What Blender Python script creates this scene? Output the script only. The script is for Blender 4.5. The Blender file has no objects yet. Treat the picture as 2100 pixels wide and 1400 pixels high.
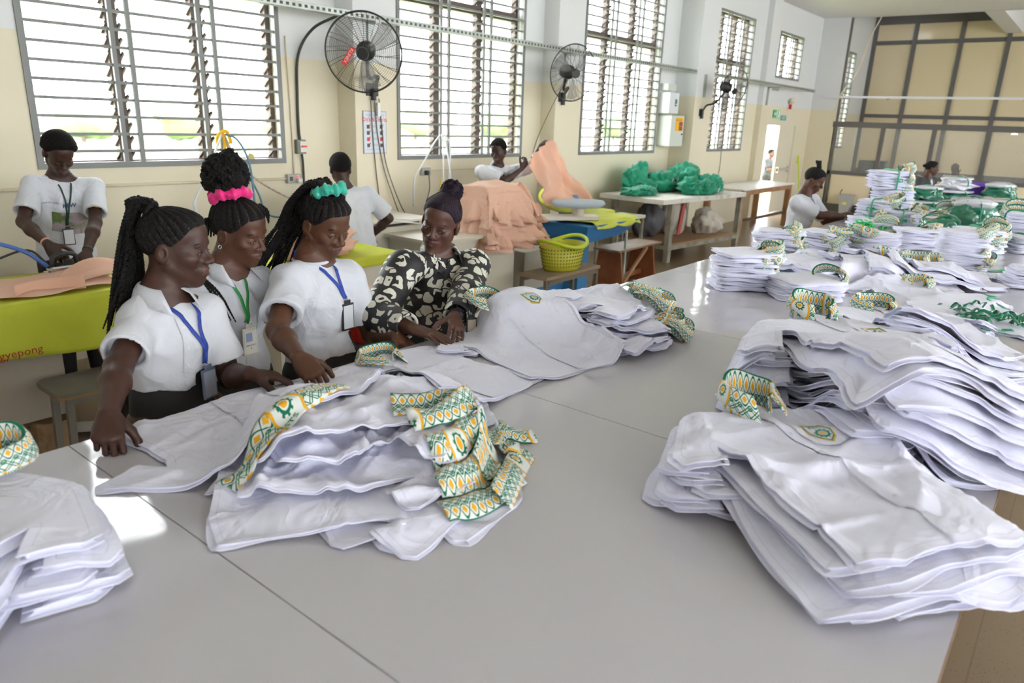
import bpy, bmesh, math, random
import numpy as np
from mathutils import Vector, Matrix
from mathutils.geometry import delaunay_2d_cdt
random.seed(7); RNG = np.random.default_rng(7)
SC = bpy.context.scene
COL = SC.collection
# ------------------------------------------------------------------ camera
cam_d = bpy.data.cameras.new('camera'); cam = bpy.data.objects.new('camera', cam_d); COL.objects.link(cam)
cam_d.sensor_width = 36.0; cam_d.lens = 25.264; cam_d.clip_start = 0.05; cam_d.clip_end = 400
CR = ((0.62674, 0.20976, -0.75046), (-0.77845, 0.21067, -0.59124), (0.03408, 0.95476, 0.29532))
cam.matrix_world = Matrix(((CR[0][0], CR[0][1], CR[0][2], 0.0), (CR[1][0], CR[1][1], CR[1][2], 0.0), (CR[2][0], CR[2][1], CR[2][2], 1.95), (0, 0, 0, 1)))
cam_d.dof.use_dof = True; cam_d.dof.focus_distance = 3.2; cam_d.dof.aperture_fstop = 3.2
SC.camera = cam
# ------------------------------------------------------------------ sky, light, exposure
W = bpy.data.worlds.new('overcast_sky'); SC.world = W; W.use_nodes = True
bg = W.node_tree.nodes['Background']; bg.inputs[0].default_value = (0.93, 0.97, 1.0, 1); bg.inputs[1].default_value = 11.0
SC.view_settings.view_transform = 'Standard'; SC.view_settings.look = 'None'
SC.view_settings.exposure = 0.55; SC.view_settings.gamma = 1.0; SC.view_settings.use_curve_mapping = False
SC.cycles.max_bounces = 6; SC.cycles.diffuse_bounces = 4; SC.cycles.glossy_bounces = 3; SC.cycles.transparent_max_bounces = 8
SC.cycles.use_adaptive_sampling = True; SC.cycles.adaptive_threshold = 0.06
SC.cycles.use_denoising = True
SC.cycles.caustics_reflective = False; SC.cycles.caustics_refractive = False
SC.cycles.sample_clamp_indirect = 6.0
# ------------------------------------------------------------------ helpers: materials
MATS = {}
def nd(nt, t, **kw):
    n = nt.nodes.new(t)
    for k, v in kw.items():
        if k.startswith('i_'): n.inputs[int(k[2:])].default_value = v
        else: setattr(n, k, v)
    return n
def c4(c): return (c[0], c[1], c[2], 1.0)
def M(name, col, rough=0.5, metal=0.0, spec=0.5, bump=None, var=None, coat=0.0, sheen=0.0, trans=0.0, alpha=1.0, emit=None, sss=0.0, coords='Object'):
    """principled material; bump=(scale,strength[,detail]); var=(colour2,scale,lo,hi)"""
    if name in MATS: return MATS[name]
    m = bpy.data.materials.new(name); m.use_nodes = True; nt = m.node_tree; b = nt.nodes['Principled BSDF']
    b.inputs['Base Color'].default_value = c4(col); b.inputs['Roughness'].default_value = rough
    b.inputs['Metallic'].default_value = metal; b.inputs['Specular IOR Level'].default_value = spec
    b.inputs['Coat Weight'].default_value = coat; b.inputs['Coat Roughness'].default_value = 0.08
    b.inputs['Sheen Weight'].default_value = sheen
    b.inputs['Transmission Weight'].default_value = trans; b.inputs['Alpha'].default_value = alpha
    if sss: b.inputs['Subsurface Weight'].default_value = sss; b.inputs['Subsurface Radius'].default_value = (0.01, 0.006, 0.005)
    if emit: b.inputs['Emission Color'].default_value = c4(emit[0]); b.inputs['Emission Strength'].default_value = emit[1]
    tc = nd(nt, 'ShaderNodeTexCoord')
    if var:
        n = nd(nt, 'ShaderNodeTexNoise'); n.inputs['Scale'].default_value = var[1]; n.inputs['Detail'].default_value = 4
        r = nd(nt, 'ShaderNodeMapRange'); r.inputs[1].default_value = var[2]; r.inputs[2].default_value = var[3]
        mx = nd(nt, 'ShaderNodeMix', data_type='RGBA'); mx.inputs[6].default_value = c4(col); mx.inputs[7].default_value = c4(var[0])
        nt.links.new(tc.outputs[coords], n.inputs['Vector']); nt.links.new(n.outputs['Fac'], r.inputs[0])
        nt.links.new(r.outputs[0], mx.inputs[0]); nt.links.new(mx.outputs[2], b.inputs['Base Color'])
    if bump:
        n = nd(nt, 'ShaderNodeTexNoise'); n.inputs['Scale'].default_value = bump[0]; n.inputs['Detail'].default_value = bump[2] if len(bump) > 2 else 3
        bp = nd(nt, 'ShaderNodeBump'); bp.inputs['Strength'].default_value = bump[1]; bp.inputs['Distance'].default_value = 0.02
        nt.links.new(tc.outputs[coords], n.inputs['Vector']); nt.links.new(n.outputs['Fac'], bp.inputs['Height']); nt.links.new(bp.outputs[0], b.inputs['Normal'])
    MATS[name] = m; return m
# ------------------------------------------------------------------ helpers: meshes
class MB:
    """collects vertices and faces; build() links them as one mesh object"""
    def __init__(s): s.v = []; s.f = []; s.uv = None
    def add(s, vs, fs):
        o = len(s.v); s.v += [tuple(map(float, p)) for p in vs]; s.f += [tuple(int(i) + o for i in f) for f in fs]; return s
    def box(s, x0, x1, y0, y1, z0, z1):
        return s.add([(x0,y0,z0),(x1,y0,z0),(x1,y1,z0),(x0,y1,z0),(x0,y0,z1),(x1,y0,z1),(x1,y1,z1),(x0,y1,z1)],
                     [(0,3,2,1),(4,5,6,7),(0,1,5,4),(1,2,6,5),(2,3,7,6),(3,0,4,7)])
    def obox(s, c, ax, ay, az, hx, hy, hz):
        c, ax, ay, az = (Vector(q) for q in (c, ax, ay, az)); o = []
        for dz in (-1, 1):
            for dx, dy in ((-1,-1),(1,-1),(1,1),(-1,1)): o.append(c + ax*hx*dx + ay*hy*dy + az*hz*dz)
        return s.add(o, [(0,3,2,1),(4,5,6,7),(0,1,5,4),(1,2,6,5),(2,3,7,6),(3,0,4,7)])
    def bar(s, a, b, w, h=None, up=(0,0,1)):
        a, b = Vector(a), Vector(b); d = (b - a); L = d.length; d.normalize(); up = Vector(up)
        if abs(d.dot(up)) > .98: up = Vector((1,0,0))
        sx = d.cross(up).normalized(); sz = sx.cross(d)
        return s.obox((a+b)/2, d, sx, sz, L/2, w/2, (h or w)/2)
    def tube(s, pts, r, n=8, cap=True, closed=False):
        pts = [Vector(p) for p in pts]; k = len(pts); rs = r if hasattr(r, '__len__') else [r]*k
        vs = []; fs = []; prev = None
        for i, p in enumerate(pts):
            if closed: t = pts[(i+1) % k] - pts[i-1]
            else: t = pts[min(i+1, k-1)] - pts[max(i-1, 0)]
            t = t.normalized() if t.length > 1e-9 else Vector((0,0,1))
            if prev is None:
                u = t.cross(Vector((0,0,1)))
                if u.length < .1: u = t.cross(Vector((1,0,0)))
                u.normalize()
            else:
                u = prev - t*prev.dot(t)
                u = u.normalized() if u.length > 1e-6 else t.cross(Vector((1,0,0))).normalized()
            prev = u; w = t.cross(u)
            for j in range(n):
                a = 2*math.pi*j/n; vs.append(p + (u*math.cos(a) + w*math.sin(a))*rs[i])
        m = k if closed else k-1
        for i in range(m):
            i2 = (i+1) % k
            for j in range(n): fs.append((i*n+j, i*n+(j+1)%n, i2*n+(j+1)%n, i2*n+j))
        if cap and not closed:
            fs.append(tuple(range(n-1, -1, -1))); fs.append(tuple((k-1)*n+j for j in range(n)))
        return s.add(vs, fs)
    def cyl(s, a, b, r, n=16, r2=None): return s.tube([a, b], [r, r if r2 is None else r2], n)
    def lathe(s, prof, c=(0,0,0), n=32, sx=1.0, sy=1.0, closed=False):
        vs = []; fs = []; k = len(prof)
        for r, z in prof:
            for j in range(n):
                a = 2*math.pi*j/n; vs.append((c[0]+r*math.cos(a)*sx, c[1]+r*math.sin(a)*sy, c[2]+z))
        for i in range(k if closed else k-1):
            i2 = (i+1) % k
            for j in range(n): fs.append((i*n+j, i*n+(j+1)%n, i2*n+(j+1)%n, i2*n+j))
        return s.add(vs, fs)
    def grid(s, P):
        """P: array [n,m,3]"""
        n, m = P.shape[:2]; vs = P.reshape(-1, 3)
        fs = [(i*m+j, i*m+j+1, (i+1)*m+j+1, (i+1)*m+j) for i in range(n-1) for j in range(m-1)]
        return s.add(vs, fs)
    def prism(s, poly, z0, z1):
        k = len(poly); vs = [(p[0],p[1],z0) for p in poly] + [(p[0],p[1],z1) for p in poly]
        fs = [tuple(range(k-1,-1,-1)), tuple(range(k, 2*k))] + [(i,(i+1)%k,(i+1)%k+k,i+k) for i in range(k)]
        return s.add(vs, fs)
    def xf(s, mat, start=0):
        for i in range(start, len(s.v)): s.v[i] = tuple(mat @ Vector(s.v[i]))
        return s
    def build(s, name, mat, parent=None, smooth=False, bevel=0.0, uv=None):
        me = bpy.data.meshes.new(name); me.from_pydata(s.v, [], s.f)
        return link_mesh(name, me, mat, parent, smooth, bevel, uv)
def link_mesh(name, me, mat, parent=None, smooth=False, bevel=0.0, uv=None):
    if mat is not None:
        for q in (mat if isinstance(mat, (list, tuple)) else [mat]): me.materials.append(q)
    if smooth: me.polygons.foreach_set('use_smooth', [True]*len(me.polygons))
    if uv is not None:
        l = me.uv_layers.new(name='UVMap'); li = np.empty(len(me.loops), np.int32); me.loops.foreach_get('vertex_index', li)
        l.data.foreach_set('uv', np.asarray(uv, np.float32)[li].ravel())
    me.update()
    o = bpy.data.objects.new(name, me); COL.objects.link(o)
    if parent is not None: o.parent = parent
    if bevel:
        b = o.modifiers.new('bevel', 'BEVEL'); b.width = bevel; b.segments = 2; b.limit_method = 'ANGLE'
    return o
def np_mesh(name, V, F, mat, parent=None, smooth=True, uv=None):
    """fast mesh from numpy arrays, F = [k,3] or [k,4]"""
    me = bpy.data.meshes.new(name); V = np.ascontiguousarray(V, np.float32); F = np.ascontiguousarray(F, np.int32)
    me.vertices.add(len(V)); me.vertices.foreach_set('co', V.ravel()); k = F.shape[1]
    me.loops.add(F.size); me.loops.foreach_set('vertex_index', F.ravel())
    me.polygons.add(len(F)); me.polygons.foreach_set('loop_start', np.arange(0, F.size, k, dtype=np.int32))
    me.update(calc_edges=True)
    return link_mesh(name, me, mat, parent, smooth, 0, uv)
def tag(o, label=None, cat=None, group=None, kind=None):
    if label: o['label'] = label
    if cat: o['category'] = cat
    if group: o['group'] = group
    if kind: o['kind'] = kind
    return o
def thing(name, label, cat, loc=(0,0,0), rz=0.0, group=None):
    o = bpy.data.objects.new(name, None); COL.objects.link(o); o.location = loc; o.rotation_euler = (0,0,rz); o.empty_display_size = .1
    return tag(o, label, cat, group)
def struct(name, mb, mat, parent=None, **kw):
    o = mb.build(name, mat, parent, **kw)
    if parent is None: o['kind'] = 'structure'
    return o
def dup(o, parent=None):
    c = o.copy(); COL.objects.link(c); c.parent = parent
    for ch in o.children: dup(ch, c)
    return c
def catmull(pts, n=8):
    P = [np.array(p, float) for p in pts]; P = [2*P[0]-P[1]] + P + [2*P[-1]-P[-2]]; out = []
    for i in range(1, len(P)-2):
        for k in range(n):
            t = k/n; a, b, c, d = P[i-1], P[i], P[i+1], P[i+2]
            out.append(.5*((2*b) + (-a+c)*t + (2*a-5*b+4*c-d)*t*t + (-a+3*b-3*c+d)*t**3))
    out.append(P[-2]); return out
def text_mesh(txt, size=1.0, bold=False):
    """2D vertices and triangles of a text, left-bottom at 0,0; returns V[n,2], F"""
    cu = bpy.data.curves.new('lettering', 'FONT'); cu.body = txt; cu.size = size; cu.resolution_u = 2
    if bold: cu.offset = 0.015*size
    o = bpy.data.objects.new('lettering', cu); COL.objects.link(o)
    dg = bpy.context.evaluated_depsgraph_get(); me = bpy.data.meshes.new_from_object(o.evaluated_get(dg))
    me.calc_loop_triangles()
    V = np.array([v.co[:2] for v in me.vertices]).reshape(-1, 2); F = [tuple(t.vertices) for t in me.loop_triangles]
    bpy.data.objects.remove(o); bpy.data.curves.remove(cu); bpy.data.meshes.remove(me)
    if len(V): V = V - V.min(0)
    return V, F
def flat_text(txt, size, origin, ux, uy, mat, name='lettering', parent=None, bold=False, centre=True):
    V, F = text_mesh(txt, size, bold); ux, uy = np.array(ux, float), np.array(uy, float); o = np.array(origin, float)
    if centre: V = V - V.max(0)/2
    return MB().add([o + ux*p[0] + uy*p[1] for p in V], F).build(name, mat, parent)
# ------------------------------------------------------------------ materials of the setting
def wall_mat():
    m = bpy.data.materials.new('two_tone_wall_paint'); m.use_nodes = True; nt = m.node_tree; b = nt.nodes['Principled BSDF']
    g = nd(nt, 'ShaderNodeNewGeometry'); sp = nd(nt, 'ShaderNodeSeparateXYZ'); nt.links.new(g.outputs['Position'], sp.inputs[0])
    gt = nd(nt, 'ShaderNodeMath', operation='GREATER_THAN'); gt.inputs[1].default_value = 2.425; nt.links.new(sp.outputs[2], gt.inputs[0])
    n = nd(nt, 'ShaderNodeTexNoise'); n.inputs['Scale'].default_value = 0.9; n.inputs['Detail'].default_value = 5; nt.links.new(g.outputs['Position'], n.inputs['Vector'])
    r = nd(nt, 'ShaderNodeMapRange'); r.inputs[1].default_value = .4; r.inputs[2].default_value = .8; nt.links.new(n.outputs[0], r.inputs[0])
    a = nd(nt, 'ShaderNodeMix', data_type='RGBA'); a.inputs[6].default_value = (.755,.69,.53,1); a.inputs[7].default_value = (.71,.645,.49,1); nt.links.new(r.outputs[0], a.inputs[0])
    mx = nd(nt, 'ShaderNodeMix', data_type='RGBA'); mx.inputs[7].default_value = (.72,.73,.735,1); nt.links.new(gt.outputs[0], mx.inputs[0]); nt.links.new(a.outputs[2], mx.inputs[6])
    nt.links.new(mx.outputs[2], b.inputs['Base Color']); b.inputs['Roughness'].default_value = .55
    n2 = nd(nt, 'ShaderNodeTexNoise'); n2.inputs['Scale'].default_value = 30; nt.links.new(g.outputs['Position'], n2.inputs['Vector'])
    bp = nd(nt, 'ShaderNodeBump'); bp.inputs['Strength'].default_value = .06; nt.links.new(n2.outputs[0], bp.inputs['Height']); nt.links.new(bp.outputs[0], b.inputs['Normal'])
    return m
def floor_mat():
    m = bpy.data.materials.new('beige_terrazzo'); m.use_nodes = True; nt = m.node_tree; b = nt.nodes['Principled BSDF']
    tc = nd(nt, 'ShaderNodeTexCoord'); n = nd(nt, 'ShaderNodeTexNoise'); n.inputs['Scale'].default_value = .8; n.inputs['Detail'].default_value = 6; nt.links.new(tc.outputs['Object'], n.inputs[0])
    rp = nd(nt, 'ShaderNodeMix', data_type='RGBA'); rp.inputs[6].default_value = (.20,.14,.085,1); rp.inputs[7].default_value = (.29,.215,.14,1); nt.links.new(n.outputs[0], rp.inputs[0])
    v = nd(nt, 'ShaderNodeTexVoronoi'); v.inputs['Scale'].default_value = 55; nt.links.new(tc.outputs['Object'], v.inputs[0])
    lt = nd(nt, 'ShaderNodeMath', operation='LESS_THAN'); lt.inputs[1].default_value = .16; nt.links.new(v.outputs['Distance'], lt.inputs[0])
    mm = nd(nt, 'ShaderNodeMath', operation='MULTIPLY'); mm.inputs[1].default_value = .55; nt.links.new(lt.outputs[0], mm.inputs[0])
    mx = nd(nt, 'ShaderNodeMix', data_type='RGBA'); mx.inputs[7].default_value = (.05,.035,.02,1); nt.links.new(rp.outputs[2], mx.inputs[6]); nt.links.new(mm.outputs[0], mx.inputs[0])
    br = nd(nt, 'ShaderNodeTexBrick', offset=0.0); br.inputs['Scale'].default_value = 1.0; br.inputs['Brick Width'].default_value = 1.2; br.inputs['Row Height'].default_value = 1.2; br.inputs['Mortar Size'].default_value = .004
    br.inputs['Color1'].default_value = (1,1,1,1); br.inputs['Color2'].default_value = (1,1,1,1); br.inputs['Mortar'].default_value = (.80,.78,.75,1); nt.links.new(tc.outputs['Object'], br.inputs[0])
    ml = nd(nt, 'ShaderNodeMix', data_type='RGBA', blend_type='MULTIPLY'); ml.inputs[0].default_value = 1; nt.links.new(mx.outputs[2], ml.inputs[6]); nt.links.new(br.outputs[0], ml.inputs[7])
    nt.links.new(ml.outputs[2], b.inputs['Base Color']); b.inputs['Roughness'].default_value = .28
    return m
WALL = wall_mat(); FLOOR = floor_mat()
WHITE = M('white_emulsion', (.80,.80,.79), .6)
STEEL = M('grey_window_steel', (.20,.205,.20), .45)
BROWN = M('brown_aluminium', (.085,.058,.048), .45)
GLASS = M('louvre_glass', (.92,.97,.95), .12, alpha=.09, spec=.6)
PALE = M('pale_reveal', (.80,.80,.76), .6)
GALV = M('galvanised_steel', (.50,.53,.50), .42, metal=.55, var=((.36,.39,.36), 5, .35, .7))
YW = 6.05
# ------------------------------------------------------------------ floor, ceiling, walls
struct('floor', MB().box(-7, 25, -8, 6.3, -.1, 0), FLOOR)
struct('ceiling', MB().box(-7, 19.46, -8, 6.3, 4.53, 4.7), WHITE)
WINS = [(2.03, 4.12, 1.48, 4.02), (5.54, 7.72, 1.48, 4.02), (9.08, 11.38, 1.48, 4.02), (13.3, 15.18, 1.48, 4.02), (16.66, 18.2, 3.02, 3.97), (21.2, 22.7, 1.48, 4.02)]
DOOR = (16.5, 18.52, 0.0, 2.08)
wl = MB(); x = -7.0
cols = [(a, b, [(c, d)]) for a, b, c, d in WINS if a != 16.66] + [(16.5, 18.52, [(0, 2.08), (3.02, 3.97)])]
for a, b, op in sorted(cols):
    wl.box(x, a, YW, 6.27, 0, 5.2); z = 0
    for c, d in op:
        if c > z: wl.box(a, b, YW, 6.27, z, c)
        z = d
    wl.box(a, b, YW, 6.27, z, 5.2); x = b
wl.box(16.5, 16.66, YW, 6.27, 3.02, 3.97); wl.box(18.2, 18.52, YW, 6.27, 3.02, 3.97)
wl.box(x, 25, YW, 6.27, 0, 5.2)
wall_left = struct('wall_left', wl, WALL)
for i, (a, b, d) in enumerate([(4.76, 5.21, .26), (8.12, 8.7, .24), (11.95, 12.62, .40), (15.8, 16.25, .12)]):
    p = struct('pier', MB().box(a, b, YW-d, YW, 0, 4.53), WALL, wall_left)
# the opposite long wall with its own row of windows, and the wall behind the camera
wr = MB(); x = -7.0
wr.box(-7, 25, -8.2, -8, 0, 1.0).box(-7, 25, -8.2, -8, 4.05, 5.2)
for a in [-6.0 + 3.6*i for i in range(8)]:
    wr.box(x, a, -8.2, -8, 1.0, 4.05); x = a+1.7
wr.box(x, 25, -8.2, -8, 1.0, 4.05)
struct('wall_right', wr, WALL)
struct('wall_behind', MB().box(-7.2, -7, -8.2, 6.27, 0, 5.2), WALL)
# ------------------------------------------------------------------ louvre windows behind burglar bars
def louvre_window(i, x0, x1, z0, z1, bays, bar_dz, transom=None):
    fr = MB(); w = .045; y0, y1 = YW-.015, YW+.035
    fr.box(x0, x0+w, y0, y1, z0, z1).box(x1-w, x1, y0, y1, z0, z1).box(x0+w, x1-w, y0, y1, z0, z0+w).box(x0+w, x1-w, y0, y1, z1-w, z1)
    root = struct('window_%d' % i, fr, STEEL)
    n = int(round((z1-z0)/bar_dz)); bw = (x1-x0)/bays; bm = None
    for k in range(1, n):
        z = z0 + (z1-z0)*k/n
        if bm is None:
            bm = MB().box(x0+w, x1-w, -.011, .011, -.011, .011).build('burglar_bar', STEEL, root); o = bm
        else: o = bm.copy(); COL.objects.link(o); o.parent = root
        o.location = (0, YW+.012, z)
    vm = None
    for k in range(1, bays):
        for s in (-1, 1):
            if vm is None: vm = MB().box(-.017, .017, -.012, .012, z0+w, z1-w).build('upright_bar', STEEL, root); o = vm
            else: o = vm.copy(); COL.objects.link(o); o.parent = root
            o.location = (x0 + bw*k + s*.065, YW-.004, 0)
    yf = YW+.13
    for k in range(bays):
        a, b = x0 + bw*k, x0 + bw*(k+1); g = MB()
        g.box(a, a+.045, yf, yf+.07, z0, z1).box(b-.045, b, yf, yf+.07, z0, z1).box(a+.045, b-.045, yf, yf+.07, z0, z0+.05).box(a+.045, b-.045, yf, yf+.07, z1-.05, z1)
        if transom: g.box(a+.045, b-.045, yf-.02, yf+.07, transom-.05, transom+.05)
        nb = int((z1-z0-.1)/.105); zs = [z0+.09 + j*.105 for j in range(nb)]
        for z in zs:
            for e, s in ((a+.045, 1), (b-.045, -1)): g.obox((e+s*.008, yf+.02, z), (1,0,0), (0,.8,-.6), (0,.6,.8), .008, .055, .012)
        g.build('louvre_frame', BROWN, root)
        bl = None
        for z in zs:
            if transom and abs(z-transom) < .07: continue
            if bl is None: bl = MB().obox((0,0,0), (1,0,0), (0,.8,-.6), (0,.6,.8), (b-a)/2-.055, .06, .0025).build('louvre_pane', GLASS, root); o = bl
            else: o = bl.copy(); COL.objects.link(o); o.parent = root
            o.location = ((a+b)/2, yf+.03, z)
    MB().box(x0+.001, x1-.001, YW+.06, YW+.219, z0-.02, z0+.012).build('sill', PALE, root)
    return root
for i, (a, b, c, d) in enumerate(WINS):
    louvre_window(i+1, a, b, c, d, 2 if i == 4 else 3, .127 if i < 4 else .135, 3.16 if i in (1, 2, 3, 5) else None)
# ------------------------------------------------------------------ far wall, partition, back room
GREYF = M('grey_partition_frame', (.125,.118,.115), .4)
CLEAR = M('partition_glass', (.95,.97,.95), .03, alpha=.10, spec=.7)
BEIGE = M('beige_backing_panel', (.72,.60,.39), .35, coat=.35)
BEIGE2 = M('pale_beige_dado_panel', (.80,.69,.50), .4)
struct('wall_far', MB().box(19.46, 19.72, 5.42, 6.05, 0, 4.9).box(19.46, 19.66, -8, 5.42, 4.53, 5.4), WALL)
XF = 19.5
pf = MB()
pf.box(XF-.06, XF+.05, -8, 5.46, 2.04, 2.17)
part = struct('wall_partition', pf, GREYF)
def pb(n, x0, x1, y0, y1, z0, z1, mat=GREYF): return MB().box(x0, x1, y0, y1, z0, z1).build(n, mat, part)
pb('sill_rail', XF-.04, XF+.04, -8, 5.44, .905, .995); pb('bottom_rail', XF-.04, XF+.04, -8, 5.42, 0, .19)
pb('jamb', XF-.03, XF+.05, 5.38, 5.46, 2.17, 4.53); pb('jamb', XF-.04, XF+.04, 5.36, 5.44, .19, 2.04)
ys = [5.36, 4.31, 3.22, 2.14, 1.06, -.02, -1.1]
for i, y in enumerate(ys[1:]):
    pb('mullion', XF-.04, XF+.04, y-.045, y+.045, .995, 2.04); pb('lower_mullion', XF-.04, XF+.04, y-.045, y+.045, .19, .905)
for a, b in zip(ys[:-1], ys[1:]):
    pb('glass_pane', XF-.004, XF+.004, b+.045, a-.045, .995, 2.04, CLEAR); pb('dado_panel', XF-.015, XF+.015, b+.045, a-.045, .19, .905, BEIGE2)
# the screen closing the back room
XB = 24.2
sc = MB().box(XB-.05, XB+.05, -8, 6.04, 2.36, 2.46)
scr = struct('wall_back', sc, GREYF)
def sb(n, y0, y1, z0, z1, mat=GREYF, d=.05): return MB().box(XB-d, XB+d, y0, y1, z0, z1).build(n, mat, scr)
yb = [5.99, 4.94, 3.78, 2.68, 1.55, .4, -.7, -1.9]
sb('top_rail', -8, 6.04, 4.9, 5.16); sb('transom', -8, 6.04, 4.36, 4.47); sb('low_rail', -8, 6.04, .72, .9)
for y in yb:
    sb('upright', y-.055, y+.055, 0, 5.0, GREYF, .06)
for a, b in zip(yb[:-1], yb[1:]):
    for z0, z1 in ((.9, 2.36), (2.46, 4.36), (4.47, 4.9)): sb('backing_panel', b+.05, a-.05, z0, z1, BEIGE, .01)
    sb('dado_panel', b+.05, a-.05, 0, .72, BEIGE2, .01)
struct('wall_back_return', MB().box(24.27, 24.6, -8, 6.05, 0, 5.2), WALL)
struct('ceiling_back_room', MB().box(19.66, 25, -8, 6.3, 5.15, 5.3), WHITE)
struct('trim_1', MB().box(19.72, 24.14, 2.40, 2.78, 4.56, 5.14), WHITE)
# ------------------------------------------------------------------ door
CREAM = M('cream_door_paint', (.74,.68,.55), .45)
DFRM = M('door_frame_wood', (.62,.44,.28), .5)
d = MB(); d.box(16.5, 16.56, YW-.02, 6.27, 0, 2.08).box(18.46, 18.52, YW-.02, 6.27, 0, 2.08).box(16.5, 18.52, YW-.02, 6.27, 2.02, 2.08)
door = struct('door_1', d, CREAM)
MB().box(17.47, 18.46, YW+.02, YW+.065, .01, 2.02).build('door_leaf', CREAM, door, bevel=.004)
a = math.radians(82)
MB().obox((16.58+.44*math.cos(a), 6.12+.44*math.sin(a), 1.01), (math.cos(a), math.sin(a), 0), (-math.sin(a), math.cos(a), 0), (0,0,1), .44, .02, 1.0).build('open_leaf', CREAM, door)
pbx = MB().box(17.52, 18.36, YW-.05, YW-.01, .98, 1.05).box(17.52, 17.62, YW-.06, YW+.03, .95, 1.08).box(18.28, 18.36, YW-.06, YW+.03, .95, 1.08)
pbx.build('panic_bar', M('panic_bar_metal', (.66,.64,.58), .35, metal=.4), door)
# ------------------------------------------------------------------ outside
GRASS = M('dry_lawn', (.30,.36,.16), .9, var=((.42,.40,.24), .3, .4, .7))
struct('ground_outside', MB().box(-60, 120, 6.3, 120, -.35, -.15), GRASS)
LEAF = M('tree_foliage', (.10,.19,.07), .8, var=((.20,.30,.10), 1.2, .35, .65))
BARK = M('tree_bark', (.13,.09,.06), .9)
def crown(mb, c, r, seed):
    g = np.random.default_rng(seed); bm = bmesh.new(); bmesh.ops.create_icosphere(bm, subdivisions=3, radius=1)
    ph = g.uniform(0, 6.28, (6,)); fr = g.normal(0, 3.2, (6, 3))
    for v in bm.verts:
        p = np.array(v.co); k = 1 + .16*sum(math.sin(float(fr[i]@p) + ph[i]) for i in range(6))/1.7
        v.co = Vector((c[0]+p[0]*r*k*1.15, c[1]+p[1]*r*k, c[2]+p[2]*r*k*.85))
    bm.verts.index_update(); vs = [v.co[:] for v in bm.verts]; fs = [[v.index for v in f.verts] for f in bm.faces]; bm.free(); mb.add(vs, fs)
where = ['first from the left', 'second from the left', 'third from the left', 'fourth from the left', 'fifth from the left', 'sixth from the left', 'seventh from the left', 'eighth from the left', 'ninth from the left']
for i, (x, y, s) in enumerate([(18, 46, 1.15), (24, 47, 1.35), (31, 46, 1.2), (39, 48, 1.4), (48, 50, 1.3), (56, 47, 1.45), (66, 48, 1.3), (78, 47, 1.4), (92, 46, 1.4)]):
    t = thing('tree', 'pale green tree far beyond the louvre windows, ' + where[i] + ' in the row', 'tree', (x, y, -.15), 0, 'trees beyond the windows')
    cr = MB(); crown(cr, (0,0,s*1.05), s, i); crown(cr, (s*.9,.4,s*.8), s*.75, i+40); cr.build('crown', LEAF, t, smooth=True)
    MB().cyl((0,0,0), (0,0,s), .16, 8, .1).build('trunk', BARK, t)
# ------------------------------------------------------------------ cable trunking along the wall
ty = 5.70
t = thing('cable_trunking', 'long galvanised perforated cable trunking running along the window wall', 'cable trunking', (0, 0, 2.82))
MB().box(-7, 18.35, ty-.035, ty+.035, -.03, .03).build('channel', GALV, t, bevel=.004)
sl = MB(); DARK = M('dark_slot', (.08,.085,.08), .7)
xx = 2.4
while xx < 18.2: sl.box(xx, xx+.03, ty-.0365, ty-.034, -.012, .012); xx += .062
tag(sl.build('slots', DARK, t), kind='stuff')
for bx in (4.95, 8.3, 12.25, 16.0):
    yp = YW - {4.95:.26, 8.3:.24, 12.25:.40, 16.0:.12}[bx]
    MB().box(bx-.03, bx+.03, ty-.05, yp, -.05, -.03).box(bx-.03, bx+.03, yp-.03, yp, -.40, -.03).build('bracket', GALV, t)
t2 = thing('cable_trunking', 'thin white trunking across the far glazed partition', 'cable trunking', (19.36, 0, 2.735))
MB().box(-.025, .025, -8, 5.75, -.025, .025).build('channel', M('white_trunking', (.72,.74,.78), .4), t2)
MB().box(-.005, .055, 4.27, 4.33, -.06, .03).box(-.005, .055, 1.6, 1.66, -.06, .03).build('clip', GALV, t2)
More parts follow.
